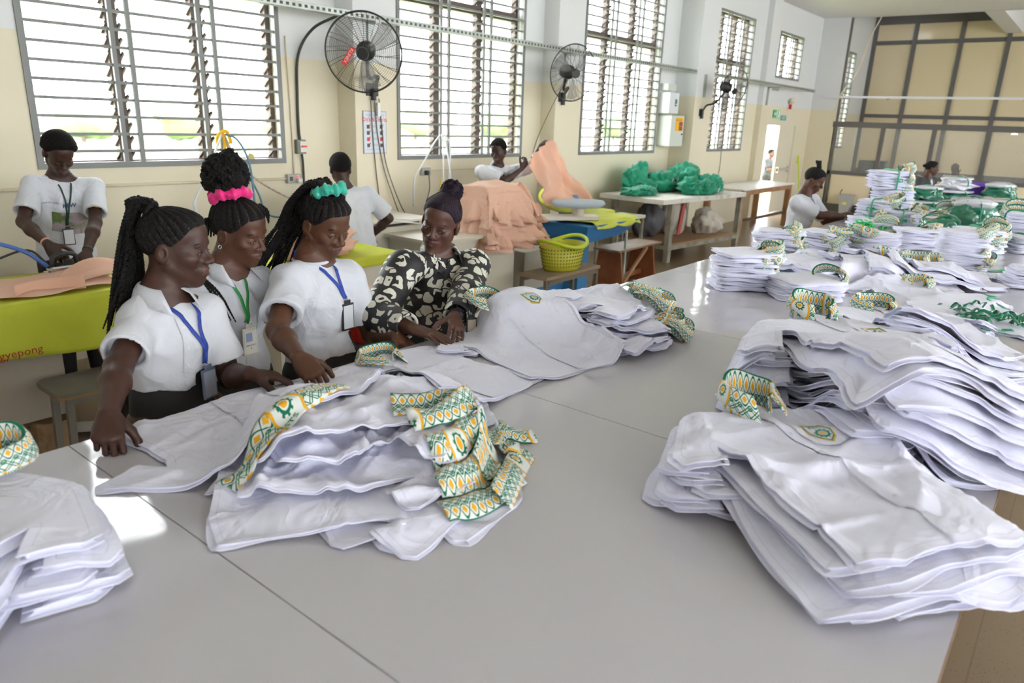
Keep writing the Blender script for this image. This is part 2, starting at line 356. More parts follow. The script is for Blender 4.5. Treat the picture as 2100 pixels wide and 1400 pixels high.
# ------------------------------------------------------------------ wall fans
BLK = M('black_fan_plastic', (.018,.018,.02), .45); WIRE = M('dark_guard_wire', (.06,.055,.05), .4, metal=.6); BLADE = M('smoke_grey_blade', (.30,.30,.31), .3, alpha=.32)
RED = M('red_badge', (.72,.03,.03), .4); WLET = M('white_lettering', (.85,.85,.85), .6)
def wall_fan(label, c, axis, plate, R=.34, badge=True):
    ax = Vector(axis).normalized(); u = ax.cross(Vector((0,0,1))).normalized(); w = u.cross(ax)*-1
    w = ax.cross(u)*-1 if w.z < 0 else w
    c = Vector(c); t = thing('wall_fan', label, 'fan', (0,0,0))
    def P(a, r, d): return c + (u*math.cos(a) + w*math.sin(a))*r + ax*d
    n = 56
    MB().tube([P(2*math.pi*k/n, R, 0) for k in range(n)], .008, 6, closed=True).build('guard_ring', BLK, t, smooth=True)
    for nm, d0, s in (('front_guard', .075, 1), ('rear_guard', -.075, -1)):
        g = MB()
        for k in range(16):
            a = 2*math.pi*k/16 + (.1 if s < 0 else 0)
            g.tube([P(a + .25*(1-q), R*q, d0*math.sqrt(max(0, 1-q*q*.98))) for q in (.2,.4,.6,.8,.93,1)], .0022, 4, cap=False)
        for j, q in enumerate(np.linspace(.24, .97, 15)): g.tube([P(2*math.pi*k/40, R*q, d0*math.sqrt(max(0, 1-q*q*.98))) for k in range(40)], .0011, 3, closed=True)
        tag(g.build(nm, WIRE, t), kind='stuff')
    MB().tube([c+ax*.055, c+ax*.085], [.058,.05], 20).build('hub_cap', BLK, t, smooth=False)
    m = MB().tube([c-ax*.06, c-ax*.075, c-ax*.12, c-ax*.20, c-ax*.235, c-ax*.24], [.05,.082,.088,.080,.055,.001], 20); m.build('motor', BLK, t, smooth=True)
    for k in range(3):
        a0 = k*2.094 + .4; G = np.zeros((7, 5, 3))
        for i in range(7):
            q = .2 + .72*i/6
            for j in range(5):
                s = j/4-.5; aa = a0 + s*(.62 - .1*q)*1.25; G[i,j] = P(aa, R*q, s*.07*(1-.3*q))
        b = MB().grid(G).build('blade', BLADE, t, smooth=True); sm = b.modifiers.new('t', 'SOLIDIFY'); sm.thickness = .004
    pl = Vector(plate); j = c - ax*.17 - Vector((0,0,.10))
    MB().tube(catmull([c-ax*.15, c-ax*.16-Vector((0,0,.06)), j, j-Vector((0,0,.05))*1.0 + (pl-j)*.35, pl+Vector((0,-.10,.12)), pl+Vector((0,-.03,.02))], 5), .017, 8).build('arm', BLK, t, smooth=True)
    MB().box(pl.x-.075, pl.x+.075, pl.y-.016, pl.y, pl.z-.06, pl.z+.06).build('mounting_plate', BLK, t, bevel=.004)
    MB().cyl(pl+Vector((0,-.03,-.10)), pl+Vector((0,-.03,.05)), .026, 12).build('swivel', BLK, t)
    if badge:
        bc = c + ax*.088 - u*.0 - w*.055; bu = (u*.55 - w*.83).normalized(); bv = ax.cross(bu); pts = []
        bc = c + ax*.09 + u*(-.12 if (-u).dot(Vector((-1,1,0))) > 0 else .12) - w*.02
        for k in range(20):
            a = 2*math.pi*k/20; pts.append(bc + bu*.085*max(-1,min(1,1.25*math.cos(a))) + bv*.024*max(-1,min(1,1.25*math.sin(a))))
        MB().add(pts + [p + ax*.004 for p in pts], [tuple(range(19,-1,-1)), tuple(range(20,40))] + [(i,(i+1)%20,20+(i+1)%20,20+i) for i in range(20)]).build('badge', RED, t)
        flat_text('KLINEX', .042, bc+ax*.0048, bu, bv, WLET, 'badge_lettering', t)
    return t
wall_fan('large black wall fan with red badge on the first pier', (4.52, 5.36, 2.47), (-.74,-.62,-.20), (4.97, 5.79, 2.18))
wall_fan('black wall fan turned sideways on the second pier', (7.98, 5.46, 2.53), (-.35,-.93,-.15), (8.25, 5.81, 2.25), badge=False)
wall_fan('black wall fan seen edge on at the third pier', (12.42, 5.22, 2.55), (.86,-.42,-.28), (12.22, 5.65, 2.17), badge=False)
# ------------------------------------------------------------------ things fixed to the window wall
PAPER = M('poster_paper', (.66,.71,.78), .5); PRED = M('poster_red', (.70,.06,.08), .6); PDK = M('poster_dark', (.12,.09,.08), .7); PGY = M('poster_grey_text', (.35,.38,.42), .7); PFR = M('poster_frame', (.33,.37,.42), .5)
t = thing('safety_poster', 'small framed dos and donts poster on the first pier', 'poster', (4.995, 5.788, 1.775))
MB().box(-.15, .15, -.008, 0, -.205, .205).build('frame', PFR, t); MB().box(-.143, .143, -.0095, -.008, -.198, .198).build('sheet', PAPER, t)
flat_text("WORKING SAFELY HERE", .022, (0,-.0105,.165), (1,0,0), (0,0,1), PGY, 'heading', t); flat_text("Do's & Don'ts", .055, (0,-.0105,.125), (1,0,0), (0,0,1), PRED, 'title', t, bold=True)
for i, z in enumerate((.055, -.005, -.065, -.125)):
    for x in (-.085, .085):
        MB().box(x-.022, x+.014, -.0108, -.0095, z-.018, z+.018).build('pictogram', PRED if i == 2 else PDK, t); MB().box(x+.012, x+.024, -.0112, -.0095, z+.012, z+.024).build('mark', PRED if x < 0 else M('poster_green', (.1,.4,.2), .6), t)
    MB().box(-.04, .03, -.0105, -.0095, z+.008, z+.012).box(-.04, .025, -.0105, -.0095, z-.004, z).build('text_lines', PGY, t)['kind'] = 'stuff'
MB().box(-.12, .12, -.0105, -.0095, -.165, -.162).build('rule', PGY, t)
SOCK = M('grey_socket_plate', (.42,.42,.38), .45); CORDB = M('black_cable', (.03,.032,.03), .5); CORDG = M('grey_brown_cord', (.13,.115,.09), .55); CREAMC = M('cream_conduit', (.68,.61,.46), .5)
t = thing('wall_socket', 'grey twin wall socket with red light right of the first window', 'socket', (4.18, 6.05, 1.335))
MB().box(-.075, .075, -.045, 0, -.042, .042).build('plate', SOCK, t, bevel=.004); MB().box(.025, .045, -.05, -.045, .012, .028).build('indicator', M('red_lamp', (.8,.05,.08), .3, emit=((1,.05,.1), 1.5)), t)
MB().box(.01, .06, -.09, -.045, -.035, .005).build('plug', M('white_plug', (.75,.73,.68), .4), t, bevel=.006); MB().box(-.055,-.02,-.047,-.045,-.02,.02).build('outlet', PDK, t)
t = thing('wall_socket', 'grey wall socket with black plug under the second window', 'socket', (5.94, 6.05, 1.345))
MB().box(-.07, .07, -.045, 0, -.042, .042).build('plate', SOCK, t, bevel=.004); MB().box(-.04, .0, -.095, -.045, -.035, .015).build('plug', BLK, t, bevel=.006)
t = thing('breaker_box', 'small open breaker box on the wall beside the first window', 'breaker', (4.275, 6.05, 1.63))
MB().box(-.05, .05, -.05, 0, -.065, .065).build('case', M('breaker_grey', (.20,.20,.17), .5), t, bevel=.004); MB().box(-.02, .045, -.058, -.05, -.05, .05).build('face', M('breaker_face', (.72,.70,.64), .5), t); MB().box(-.01, .045, -.07, -.058, -.004, .012).build('toggles', RED, t)
def cord(name, label, cat, pts, r, mat, n=6): return tag(MB().tube(catmull(pts, n), r, 6).build(name, mat, smooth=True), label, cat)
cord('power_cable', 'thick black cable down the wall from the trunking to the breaker', 'cable', [(4.55,5.74,2.80),(4.42,5.95,2.68),(4.30,6.02,2.45),(4.275,6.03,2.1),(4.27,6.03,1.80),(4.275,6.025,1.69)], .013, CORDB)
cord('power_cable', 'black cable from the breaker box down the wall', 'cable', [(4.285,6.02,1.56),(4.30,6.03,1.45),(4.30,6.03,1.2),(4.30,6.03,.8),(4.30,6.03,.3)], .011, CORDB)
cord('wall_conduit', 'cream conduit along the wall below the first window', 'conduit', [(-2.0,6.035,1.345),(2.5,6.035,1.345),(4.10,6.035,1.335)], .014, CREAMC)
cord('wall_conduit', 'thin cream conduit along the wall below the second window', 'conduit', [(6.02,6.04,1.35),(6.6,6.04,1.35),(7.6,6.04,1.345)], .008, CREAMC)
cord('wall_conduit', 'thin cream conduit rising beside the breaker box', 'conduit', [(4.20,6.04,1.38),(4.20,6.04,1.9),(4.18,6.04,2.6)], .007, CREAMC)
for i, (a, lab) in enumerate([([(4.93,5.76,2.08),(4.96,5.77,1.7),(5.0,5.77,1.3),(5.05,5.76,.9),(5.06,5.7,.3)], 'left'), ([(4.98,5.76,2.08),(5.02,5.77,1.75),(5.10,5.77,1.4),(5.20,5.74,1.1),(5.30,5.7,.75),(5.32,5.7,.2)], 'middle'), ([(5.04,5.765,2.10),(5.08,5.77,1.8),(5.13,5.77,1.45),(5.3,5.72,1.0),(5.45,5.68,.85)], 'right')]):
    cord('fan_cord', 'thin dark cord hanging from the first fan, %s of three' % lab, 'cord', a, .0055, CORDG)
tag(MB().box(5.0, 5.035, 5.735, 5.76, 1.93, 2.06).build('cord_weight', WLET), 'white pull switch hanging on the fan cord above the poster', 'switch')
cord('fan_cord', 'thin cord hanging from the second fan down the wall', 'cord', [(8.1,5.6,2.5),(8.06,5.78,2.2),(8.0,6.0,1.7),(7.93,6.03,1.4)], .005, CORDG)
cord('fan_cord', 'thin dark cord hanging below the fourth window', 'cord', [(14.2,6.04,1.5),(14.22,6.04,1.2),(14.15,6.03,.95)], .006, CORDG)
cord('fan_cord', 'dark cord from the plug under the second window', 'cord', [(5.92,5.95,1.33),(5.93,5.95,1.15),(5.85,5.94,.95),(5.8,5.93,.6)], .006, CORDG)
# steam hoses tied to the bars of window one
t = thing('hose_tie', 'bright yellow cloth strip tied round a bar of the first window', 'cloth tie', (3.455, 6.0, 1.745))
YEL = M('yellow_cloth', (.86,.50,.01), .7)
MB().tube(catmull([(-.05,-.02,-.10),(-.05,-.03,-.03),(-.02,-.04,.01),(.03,-.04,.02),(.06,-.03,-.03),(.075,-.02,-.08)], 5), .016, 6).build('knot', YEL, t, smooth=True)
MB().tube(catmull([(.0,-.04,.0),(.0,-.05,-.10),(-.01,-.05,-.2),(-.05,-.05,-.235),(-.075,-.05,-.18)], 5), [.016,.014,.012,.012,.013]*4+[.01], 6).build('tail', YEL, t, smooth=True)
HOSEW = M('white_hose', (.72,.74,.76), .4); HOSEB = M('blue_hose', (.10,.24,.36), .35); HOSEC = M('cream_braided_hose', (.60,.53,.40), .6, var=((.5,.33,.25), 40, .45, .6))
cord('steam_hose', 'white hose hanging left from the yellow tie', 'hose', [(3.43,5.95,1.74),(3.36,5.93,1.62),(3.22,5.9,1.38),(3.10,5.88,1.2),(3.085,5.86,1.10)], .010, HOSEW)
tag(MB().cyl((3.085,5.86,1.20), (3.105,5.86,.98), .016, 8).build('steam_wand', HOSEW), 'white rod handle at the end of the left white hose', 'steam wand')
cord('steam_hose', 'blue hose arching right from the yellow tie', 'hose', [(3.47,5.95,1.74),(3.56,5.93,1.70),(3.63,5.9,1.55),(3.65,5.88,1.35),(3.64,5.85,1.0)], .010, HOSEB)
cord('steam_hose', 'second blue hose crossing to the twin socket', 'hose', [(3.44,5.95,1.62),(3.52,5.94,1.5),(3.64,5.92,1.38),(3.72,5.9,1.22),(3.76,5.86,1.05),(3.9,5.8,1.02),(4.05,5.8,1.10),(4.2,5.8,1.1)], .009, HOSEB)
cord('steam_hose', 'cream hose slanting right from the yellow tie', 'hose', [(3.46,5.95,1.73),(3.51,5.94,1.6),(3.60,5.92,1.45),(3.75,5.88,1.32),(3.95,5.84,1.20),(4.08,5.82,1.14),(4.12,5.82,1.2),(4.18,5.82,1.22),(4.24,5.82,1.14)], .010, HOSEC)
cord('hanging_rope', 'braided rope hanging from the yellow tie behind the hair bun', 'rope', [(3.47,5.94,1.70),(3.48,5.93,1.5),(3.42,5.92,1.3),(3.40,5.9,1.0)], .010, HOSEC)
cord('hanging_rope', 'second braided rope strand from the yellow tie', 'rope', [(3.475,5.93,1.68),(3.48,5.92,1.5),(3.52,5.91,1.3),(3.55,5.9,1.0)], .010, HOSEC)
tag(MB().prism([(0,0),(.12,0),(.09,.06),(.05,.075)], 0, .012).xf(Matrix.Translation((3.72,6.10,1.50)) @ Matrix.Rotation(math.pi/2, 4, 'X')).build('wood_chip', M('yellow_offcut', (.55,.47,.14), .7)), 'yellow offcut lying on the sill of the first window', 'offcut')
# white hoses at window two
for i, (lab, pts) in enumerate([('upper left white steam hose looping from the second window to the press', [(6.10,5.92,1.76),(6.05,5.85,1.62),(5.9,5.7,1.33),(5.7,5.5,1.08),(5.4,5.3,.96),(5.0,5.15,.98),(4.55,5.05,1.03)]), ('lower white steam hose looping from the second window to the press', [(6.14,5.92,1.74),(6.16,5.9,1.6),(6.02,5.7,1.28),(5.8,5.5,1.0),(5.5,5.3,.88),(5.0,5.1,.94),(4.55,5.05,1.01)]), ('short white hose with rod under the second window', [(6.07,5.92,1.75),(5.95,5.9,1.66),(5.75,5.86,1.46),(5.58,5.82,1.32)]), ('white hose strand hanging straight below the second window', [(6.13,5.92,1.76),(6.20,5.9,1.68),(6.20,5.88,1.5),(6.16,5.86,1.3),(6.16,5.86,1.12)])]):
    cord('steam_hose', lab, 'hose', pts, .009, HOSEW, 8)
cord('steam_wand', 'thin white rod hanging under the second window', 'steam wand', [(5.58,5.82,1.33),(5.56,5.82,1.2),(5.54,5.80,1.0)], .011, HOSEW)
# electrical cabinets
GBOX = M('pale_grey_cabinet', (.62,.65,.60), .4); WBOX = M('white_meter_box', (.74,.77,.80), .35); EDGE = M('olive_box_edge', (.24,.27,.18), .5)
t = thing('electrical_cabinet', 'pale grey electrical cabinet with orange warning sticker between window and pier', 'cabinet', (11.64, 5.80, 1.60))
MB().box(-.20, .25, 0, .248, 0, .50).build('case', GBOX, t, bevel=.008); MB().box(-.21, .26, -.012, .0, -.0, .5).build('door', GBOX, t, bevel=.004); MB().box(-.215,.265,-.014,.248,.50,.512).build('lid_edge', EDGE, t)
st = MB().box(-.05, .22, -.0145, -.0122, .25, .47).build('sticker', M('orange_sticker', (.90,.48,.03), .5), t); flat_text('DANGER', .055, (.06,-.0155,.43), (1,0,0), (0,0,1), M('sticker_brown', (.30,.08,.04), .6), 'sticker_lettering', t)
MB().box(.08, .21, -.0152, -.0146, .26, .40).build('sticker_panel', M('sticker_brown', (.30,.08,.04), .6), t)
flat_text('230/415V', .028, (.145,-.0158,.33), (1,0,0), (0,0,1), M('orange_sticker', (.90,.48,.03), .5), 'sticker_lettering', t); MB().cyl((.2,-.03,.2), (.2,-.012,.2), .012, 10).build('lock', BLK, t)
t = thing('meter_box', 'white meter box above the grey electrical cabinet', 'meter box', (11.58, 5.85, 2.13))
MB().box(-.16, .18, 0, .198, 0, .33).build('case', WBOX, t, bevel=.008); MB().box(.04, .11, -.004, 0, .12, .23).build('window', M('meter_grey', (.12,.14,.16), .3), t); MB().box(.055,.095,-.006,-.004,.14,.16).build('display', WBOX, t)
tag(MB().box(11.42, 11.72, 5.90, 6.05, 2.49, 2.60).build('junction_box', GBOX, bevel=.006), 'small pale junction box on top of the meter box', 'junction box')
# exit signs, door hardware, alarm
EXG = M('exit_green', (.05,.48,.16), .45); EXT = M('teal_sign', (.12,.40,.38), .45)
t = thing('exit_sign', 'green and white running man exit sign above the door', 'sign', (17.02, 6.045, 2.265))
MB().box(-.20, .24, -.012, 0, -.085, .085).build('plate', EXG, t); MB().box(.0, .22, -.014, -.012, -.075, .075).build('door_symbol', WLET, t)
MB().tube([(.07,-.016,.05),(.071,-.016,.05)], .018, 8).build('symbol_head', EXG, t); MB().bar((.075,-.016,.03), (.055,-.016,-.02), .03, .004).bar((.055,-.016,-.02), (.09,-.016,-.06), .016, .004).bar((.055,-.016,-.02), (.015,-.016,-.055), .016, .004).bar((.07,-.016,.02), (.11,-.016,-.005), .012, .004).build('symbol_body', EXG, t)['kind'] = 'stuff'
MB().add([(-.16,-.014,0),(-.09,-.014,.045),(-.09,-.014,.015),(-.03,-.014,.015),(-.03,-.014,-.015),(-.09,-.014,-.015),(-.09,-.014,-.045)], [(0,6,5,4,3,2,1)]).build('arrow', WLET, t)
t = thing('exit_sign', 'small teal exit sign hung lower beside the running man sign', 'sign', (17.52, 6.045, 2.19))
MB().box(-.17, .17, -.012, 0, -.055, .055).build('plate', EXT, t); flat_text('EXIT', .09, (0,-.0135,0), (1,0,0), (0,0,1), WLET, 'sign_lettering', t)
t = thing('fire_alarm', 'cream emergency lamp with red alarm above the door signs', 'alarm', (17.75, 6.05, 2.56))
MB().lathe([(.0,-.05),(.06,-.05),(.085,0),(.06,.06),(0,.07)], (0,-.09,0), 14).build('lamp', M('cream_plastic', (.74,.66,.50), .5), t, smooth=True); MB().box(.05,.10,-.06,0,-.17,-.06).build('sounder', RED, t); MB().box(-.03,.03,-.1,0,-.05,.02).build('bracket', GALV, t)
cord('wall_conduit', 'thin conduit loop above the door', 'conduit', [(17.7,6.04,2.48),(17.7,6.04,2.35)], .008, CREAMC)
t = thing('pipe_bracket', 'grey angle bracket on the wall left of the door', 'bracket', (16.32, 6.045, 2.35)); MB().box(-.03,.03,-.05,0,0,.42).box(-.03,.55,-.05,0,.40,.45).build('angle', GALV, t)
# mop, extinguisher, bins at the far wall
t = thing('mop', 'lime green mop handle leaning beside the door', 'mop', (18.75, 5.93, 0)); LIME = M('lime_plastic', (.55,.66,.02), .4)
MB().cyl((.05,-.12,.25), (0,.03,1.32), .017, 8).build('handle', LIME, t); MB().cyl((0,.03,1.14), (0,.03,1.32), .026, 8).build('grip', LIME, t); MB().lathe([(.02,.26),(.06,.22),(.11,.02),(.02,.0)], (.06,-.13,0), 12).build('mop_head', M('mop_grey', (.4,.38,.35), .9), t)
t = thing('fire_extinguisher', 'red fire extinguisher standing against the wall by the door', 'extinguisher', (18.6, 5.72, 0)); ERED = M('extinguisher_red', (.42,.05,.035), .35)
MB().lathe([(.0,0),(.075,.0),(.08,.03),(.08,.40),(.06,.46),(.025,.49),(.0,.5)], (0,0,0), 18).build('cylinder', ERED, t, smooth=True); MB().box(-.02,.02,-.05,.03,.5,.56).build('valve', BLK, t); MB().tube(catmull([(0,-.03,.53),(-.13,-.02,.5),(-.16,0,.3),(-.12,0,.1)], 5), .012, 6).build('hose', BLK, t, smooth=True)
t = thing('waste_bin', 'grey waste bin with yellow sticker by the partition', 'bin', (19.15, 4.78, 0)); BINM = M('bin_grey', (.42,.43,.44), .5)
MB().add([(-.13,-.11,0),(.13,-.11,0),(.13,.11,0),(-.13,.11,0),(-.16,-.14,.44),(.16,-.14,.44),(.16,.14,.44),(-.16,.14,.44)], [(0,3,2,1),(0,1,5,4),(1,2,6,5),(2,3,7,6),(3,0,4,7)]).build('bucket', BINM, t); MB().box(-.17,.17,-.15,.15,.44,.46).build('rim', BINM, t); MB().obox((-.148,0,.28), (.07,0,1), (0,1,0), (1,0,-.07), .05, .05, .002).build('sticker', M('yellow_label', (.75,.70,.15), .5), t)
MB().tube(catmull([(-.0,.15,.42),(.0,.17,.5),(0,.13,.58)], 4), .01, 5).build('handle', BLK, t)
t = thing('waste_bin', 'red plastic basin on the floor beside the grey bin', 'basin', (19.05, 4.15, 0)); MB().lathe([(0,0),(.18,0),(.24,.22),(.255,.225),(.25,.235),(.23,.23),(.17,.02),(0,.02)], (0,0,0), 20).build('bowl', M('pink_red_plastic', (.75,.10,.14), .4), t, smooth=True)
# behind the glass: long desk, monitor, boxes, grinning lamp spot
DESK = M('grey_desk', (.36,.35,.33), .5)
t = thing('office_desk', 'long grey counter behind the partition glass', 'desk', (21.6, 3.2, 0)); MB().box(-.4, .4, -5, 2.2, .80, .86).build('top', DESK, t); MB().box(-.38, -.34, -4.9, 2.1, 0, .80).build('front_panel', DESK, t)
tag(MB().box(21.4, 21.8, 4.55, 5.2, .862, 1.22).build('storage_crate', M('dark_teal_crate', (.06,.08,.09), .4), bevel=.02), 'dark storage crate on the counter behind the partition glass', 'crate')
t = thing('monitor', 'small dark monitor on the counter behind the glass', 'monitor', (21.5, 3.45, .862)); MB().box(-.02, .02, -.06, .06, .08, .36).build('screen', BLK, t); MB().box(-.08,.08,-.07,.07,0,.012).build('foot', BLK, t); MB().box(-.012,.012,-.02,.02,.012,.1).build('stem', BLK, t)
t = thing('dispenser', 'white dispenser with red top at the right end behind the glass', 'dispenser', (21.5, .98, .862)); MB().box(-.14,.14,-.12,.12,0,.42).build('case', WBOX, t, bevel=.01); MB().box(-.15,.15,-.14,.14,.42,.50).build('cap', RED, t, bevel=.01)
tag(MB().lathe([(0,.03),(.05,.02),(.07,0),(.0,0)], (19.75, 1.70, 2.0), 14).build('spot_lamp', M('lamp_glow', (.9,.9,.85), .4, emit=((1,1,.95), 3.0)), smooth=True), 'small round lamp glowing behind the partition glass', 'lamp')
# pale tube strung before the partition
cord('hanging_cable', 'pale slack cable hanging before the glazed partition', 'cable', [(19.3,4.72,4.5),(19.3,4.9,4.0),(19.3,5.05,3.3),(19.32,5.35,2.8),(19.32,5.42,2.4)], .012, M('cream_cable', (.74,.65,.48), .5))
# ------------------------------------------------------------------ ironing table at the left
LIMEC = M('lime_ironing_cloth', (.52,.56,.045), .85, var=((.44,.47,.03), 3, .4, .7), bump=(14, .12, 4)); CABM = M('warm_grey_cabinet', (.40,.35,.28), .5)
t = thing('ironing_table', 'low steel cabinet table under the lime green ironing cloth at the left', 'table', (0,0,0))
MB().box(-.6, 1.46, 4.42, 5.0, .22, .90).build('cabinet', CABM, t, bevel=.006); MB().box(-.6, 1.86, 4.34, 5.05, .90, .918).build('top', CABM, t)
for a, b in ((-.5,4.45), (.98,4.45), (-.5,4.9), (1.36,4.9)): MB().box(a, a+.07, b, b+.07, 0, .22).build('foot', M('brown_block', (.22,.13,.07), .8), t)
MB().box(1.0, 1.02, 4.416, 4.42, .26, .86).build('door_gap', M('dark_gap', (.12,.10,.08), .8), t)
G = []
yy = np.concatenate([np.linspace(5.06, 4.32, 16), np.full(12, 4.31)]); zz = np.concatenate([np.full(16, .923), np.linspace(.90, .63, 12)])
xx = np.linspace(-.6, 1.90, 40); P_ = np.zeros((40, 28, 3))
for i, x in enumerate(xx):
    for j in range(28):
        hang = max(0, j-15)/12; P_[i,j] = (x, yy[j] - hang*(.02+.012*math.sin(x*9)), zz[j] - hang*.02*math.sin(x*4+1) + (hang and .0))
t = thing('ironing_cloth', 'lime green ironing cloth hanging over the front of the left table', 'cloth', (0,0,0))
o = np_mesh('drape', P_.reshape(-1,3), np.array([(i*28+j, (i+1)*28+j, (i+1)*28+j+1, i*28+j+1) for i in range(39) for j in range(27)]), LIMEC, t); o.modifiers.new('t', 'SOLIDIFY').thickness = .006
Q_ = np.zeros((14, 8, 3))
for i in range(14):
    for j in range(8):
        h = j/7; Q_[i,j] = (1.90 + .02*math.sin(h*1.5) + .02*h*math.sin(i*.8), 5.06 - .75*i/13, .922 - .33*h)
o = np_mesh('side_drape', Q_.reshape(-1,3), np.array([(i*8+j, (i+1)*8+j, (i+1)*8+j+1, i*8+j+1) for i in range(13) for j in range(7)]), LIMEC, t); o.modifiers.new('t', 'SOLIDIFY').thickness = .006
flat_text('Mr Agyepong', .062, (1.155, 4.270, .672), (.995,0,.02), (-.02,-.03,.99), M('red_marker', (.35,.03,.015), .7), 'handwriting', t)
# steam iron with hose, clipboard
CHR = M('chrome', (.62,.62,.62), .18, metal=.9); t = thing('steam_iron', 'chrome steam iron in the hand of the man in the printed tee', 'iron', (1.70, 4.86, .955), .15)
MB().prism([(-.11,-.055),(.04,-.055),(.10,-.035),(.13,0),(.10,.035),(.04,.055),(-.11,.055)], 0, .014).build('soleplate', CHR, t, bevel=.003)
MB().prism([(-.10,-.045),(.04,-.045),(.09,-.028),(.115,0),(.09,.028),(.04,.045),(-.10,.045)], .014, .05).build('body', CHR, t, bevel=.012); MB().tube(catmull([(-.08,0,.05),(-.07,0,.10),(0,0,.115),(.06,0,.10),(.07,0,.05)], 5), .014, 8).build('handle', BLK, t, smooth=True)
MB().cyl((.02,0,.05), (.02,0,.075), .03, 12).build('dial', BLK, t)
cord('steam_hose', 'blue hose running left from the steam iron', 'hose', [(1.60,4.86,1.0),(1.50,4.90,1.10),(1.33,4.93,1.17),(1.1,4.95,1.19),(.7,4.97,1.16)], .013, M('bright_blue_hose', (.05,.13,.42), .4))
cord('power_cable', 'black flex of the steam iron lying on the ironing cloth', 'cable', [(1.61,4.88,1.01),(1.55,4.98,1.09),(1.40,5.02,1.05),(1.2,5.0,.97),(.8,4.99,.945)], .007, CORDB)
tag(MB().box(.55, 1.12, 4.72, 4.92, .93, .938).build('clipboard', M('beige_board', (.62,.50,.40), .6), bevel=.003), 'thin beige board lying on the ironing cloth at the picture edge', 'board')
# grey stool, block, foot mat
GST = M('worn_grey_paint', (.17,.165,.14), .4, var=((.22,.20,.16), 8, .4, .7)); WOODE = M('chipped_wood_edge', (.34,.20,.09), .8)
t = thing('work_bench', 'worn grey topped bench behind the first woman', 'bench', (-.04,.17,0))
MB().prism([(1.36,3.86),(2.30,3.86),(2.34,3.90),(2.34,4.16),(2.30,4.20),(1.36,4.20),(1.32,4.16),(1.32,3.90)], .455, .475).build('seat', GST, t); MB().prism([(1.365,3.865),(2.295,3.865),(2.335,3.90),(2.335,4.155),(2.295,4.195),(1.365,4.195),(1.325,4.155),(1.325,3.90)], .44, .455).build('seat_edge', WOODE, t)
for x in (1.39, 2.25):
    for y in (3.92, 4.13): MB().bar((x,y,.44), (x+(-.02 if x < 2 else .02),y,0), .035).build('leg', GST, t)
MB().box(1.40, 2.26, 3.91, 3.93, .39, .44).build('rail', GST, t); MB().box(1.40, 2.26, 4.13, 4.15, .39, .44).build('rail', GST, t)
tag(MB().lathe([(0,0),(.10,0),(.11,.02),(.11,.19),(.10,.21),(0,.21)], (1.36,4.44,0), 14).build('wood_block', M('log_wood', (.33,.22,.12), .8, var=((.2,.12,.06), 8, .4, .6))), 'round wooden block propping the cabinet behind the grey bench', 'block')
t = thing('foot_pedal', 'black ridged foot pedal mat on the floor behind the bench', 'pedal', (1.82, 4.48, 0), .1); MB().box(-.2,.24,-.14,.14,0,.03).build('plate', BLK, t, bevel=.004)
for k in range(9): MB().box(-.19,.23,-.125+.03*k,-.112+.03*k,.03,.04).build('ridge', BLK, t)
tag(MB().obox((1.64,4.55,.035), (.8,-.6,0), (.6,.8,0), (0,0,1), .2, .035, .02).build('pedal_arm', M('cream_metal', (.70,.66,.56), .4)), 'cream metal pedal arm beside the black foot mat', 'pedal')
t = thing('laundry_basket', 'bright orange red plastic basket behind the first woman', 'basket', (1.90, 4.5, .42)); ORED = M('orange_red_plastic', (.86,.10,.01), .35)
MB().lathe([(0,0),(.18,0),(.24,.2),(.255,.205),(.25,.215),(.23,.21),(.17,.015),(0,.015)], (0,0,0), 24).build('tub', ORED, t, smooth=True)
tag(MB().box(1.74,2.08,4.33,4.67,0,.42).build('low_stand', BLK, bevel=.02), 'black stand carrying the orange red basket', 'stand')
# ------------------------------------------------------------------ cloth heaps, press tables and benches in the middle ground
def translucent(name, col, fac=.35, rough=.8):
    m = M(name, col, rough, spec=.15, sheen=.1, bump=(16, .15, 4)); nt = m.node_tree; b = nt.nodes['Principled BSDF']; out = nt.nodes['Material Output']
    t = nd(nt, 'ShaderNodeBsdfTranslucent'); t.inputs[0].default_value = c4(col); mx = nd(nt, 'ShaderNodeMixShader'); mx.inputs[0].default_value = fac
    nt.links.new(b.outputs[0], mx.inputs[1]); nt.links.new(t.outputs[0], mx.inputs[2]); nt.links.new(mx.outputs[0], out.inputs[0]); return m
PEACH = translucent('peach_cotton', (.88,.575,.43), .25)
def lump(name, c, r, seed, mat, parent=None, amp=.22, fr=3.0, sub=4, flat=.0, ridge=.5, rz=0.0):
    """crumpled bundle: displaced ball, flat where it rests"""
    g = np.random.default_rng(seed); bm = bmesh.new(); bmesh.ops.create_icosphere(bm, subdivisions=sub, radius=1); P = np.array([v.co[:] for v in bm.verts]); F = np.array([[v.index for v in f.verts] for f in bm.faces]); bm.free()
    d = np.zeros(len(P))
    for i in range(7):
        k = g.normal(0, fr*(1+.35*i), 3); s = np.sin(P@k + g.uniform(0, 6.28)); d += (ridge*(1-2*np.abs(s)) + (1-ridge)*s)*amp/(1+.45*i)
    P = P*(1+d*.6)[:,None]*np.array(r); ca, sa = math.cos(rz), math.sin(rz); P = np.stack([P[:,0]*ca-P[:,1]*sa, P[:,0]*sa+P[:,1]*ca, P[:,2]], 1)
    P[:,2] = np.maximum(P[:,2], -r[2]*.72) + r[2]*.72; return np_mesh(name, P + np.array(c), F, mat, parent, True)
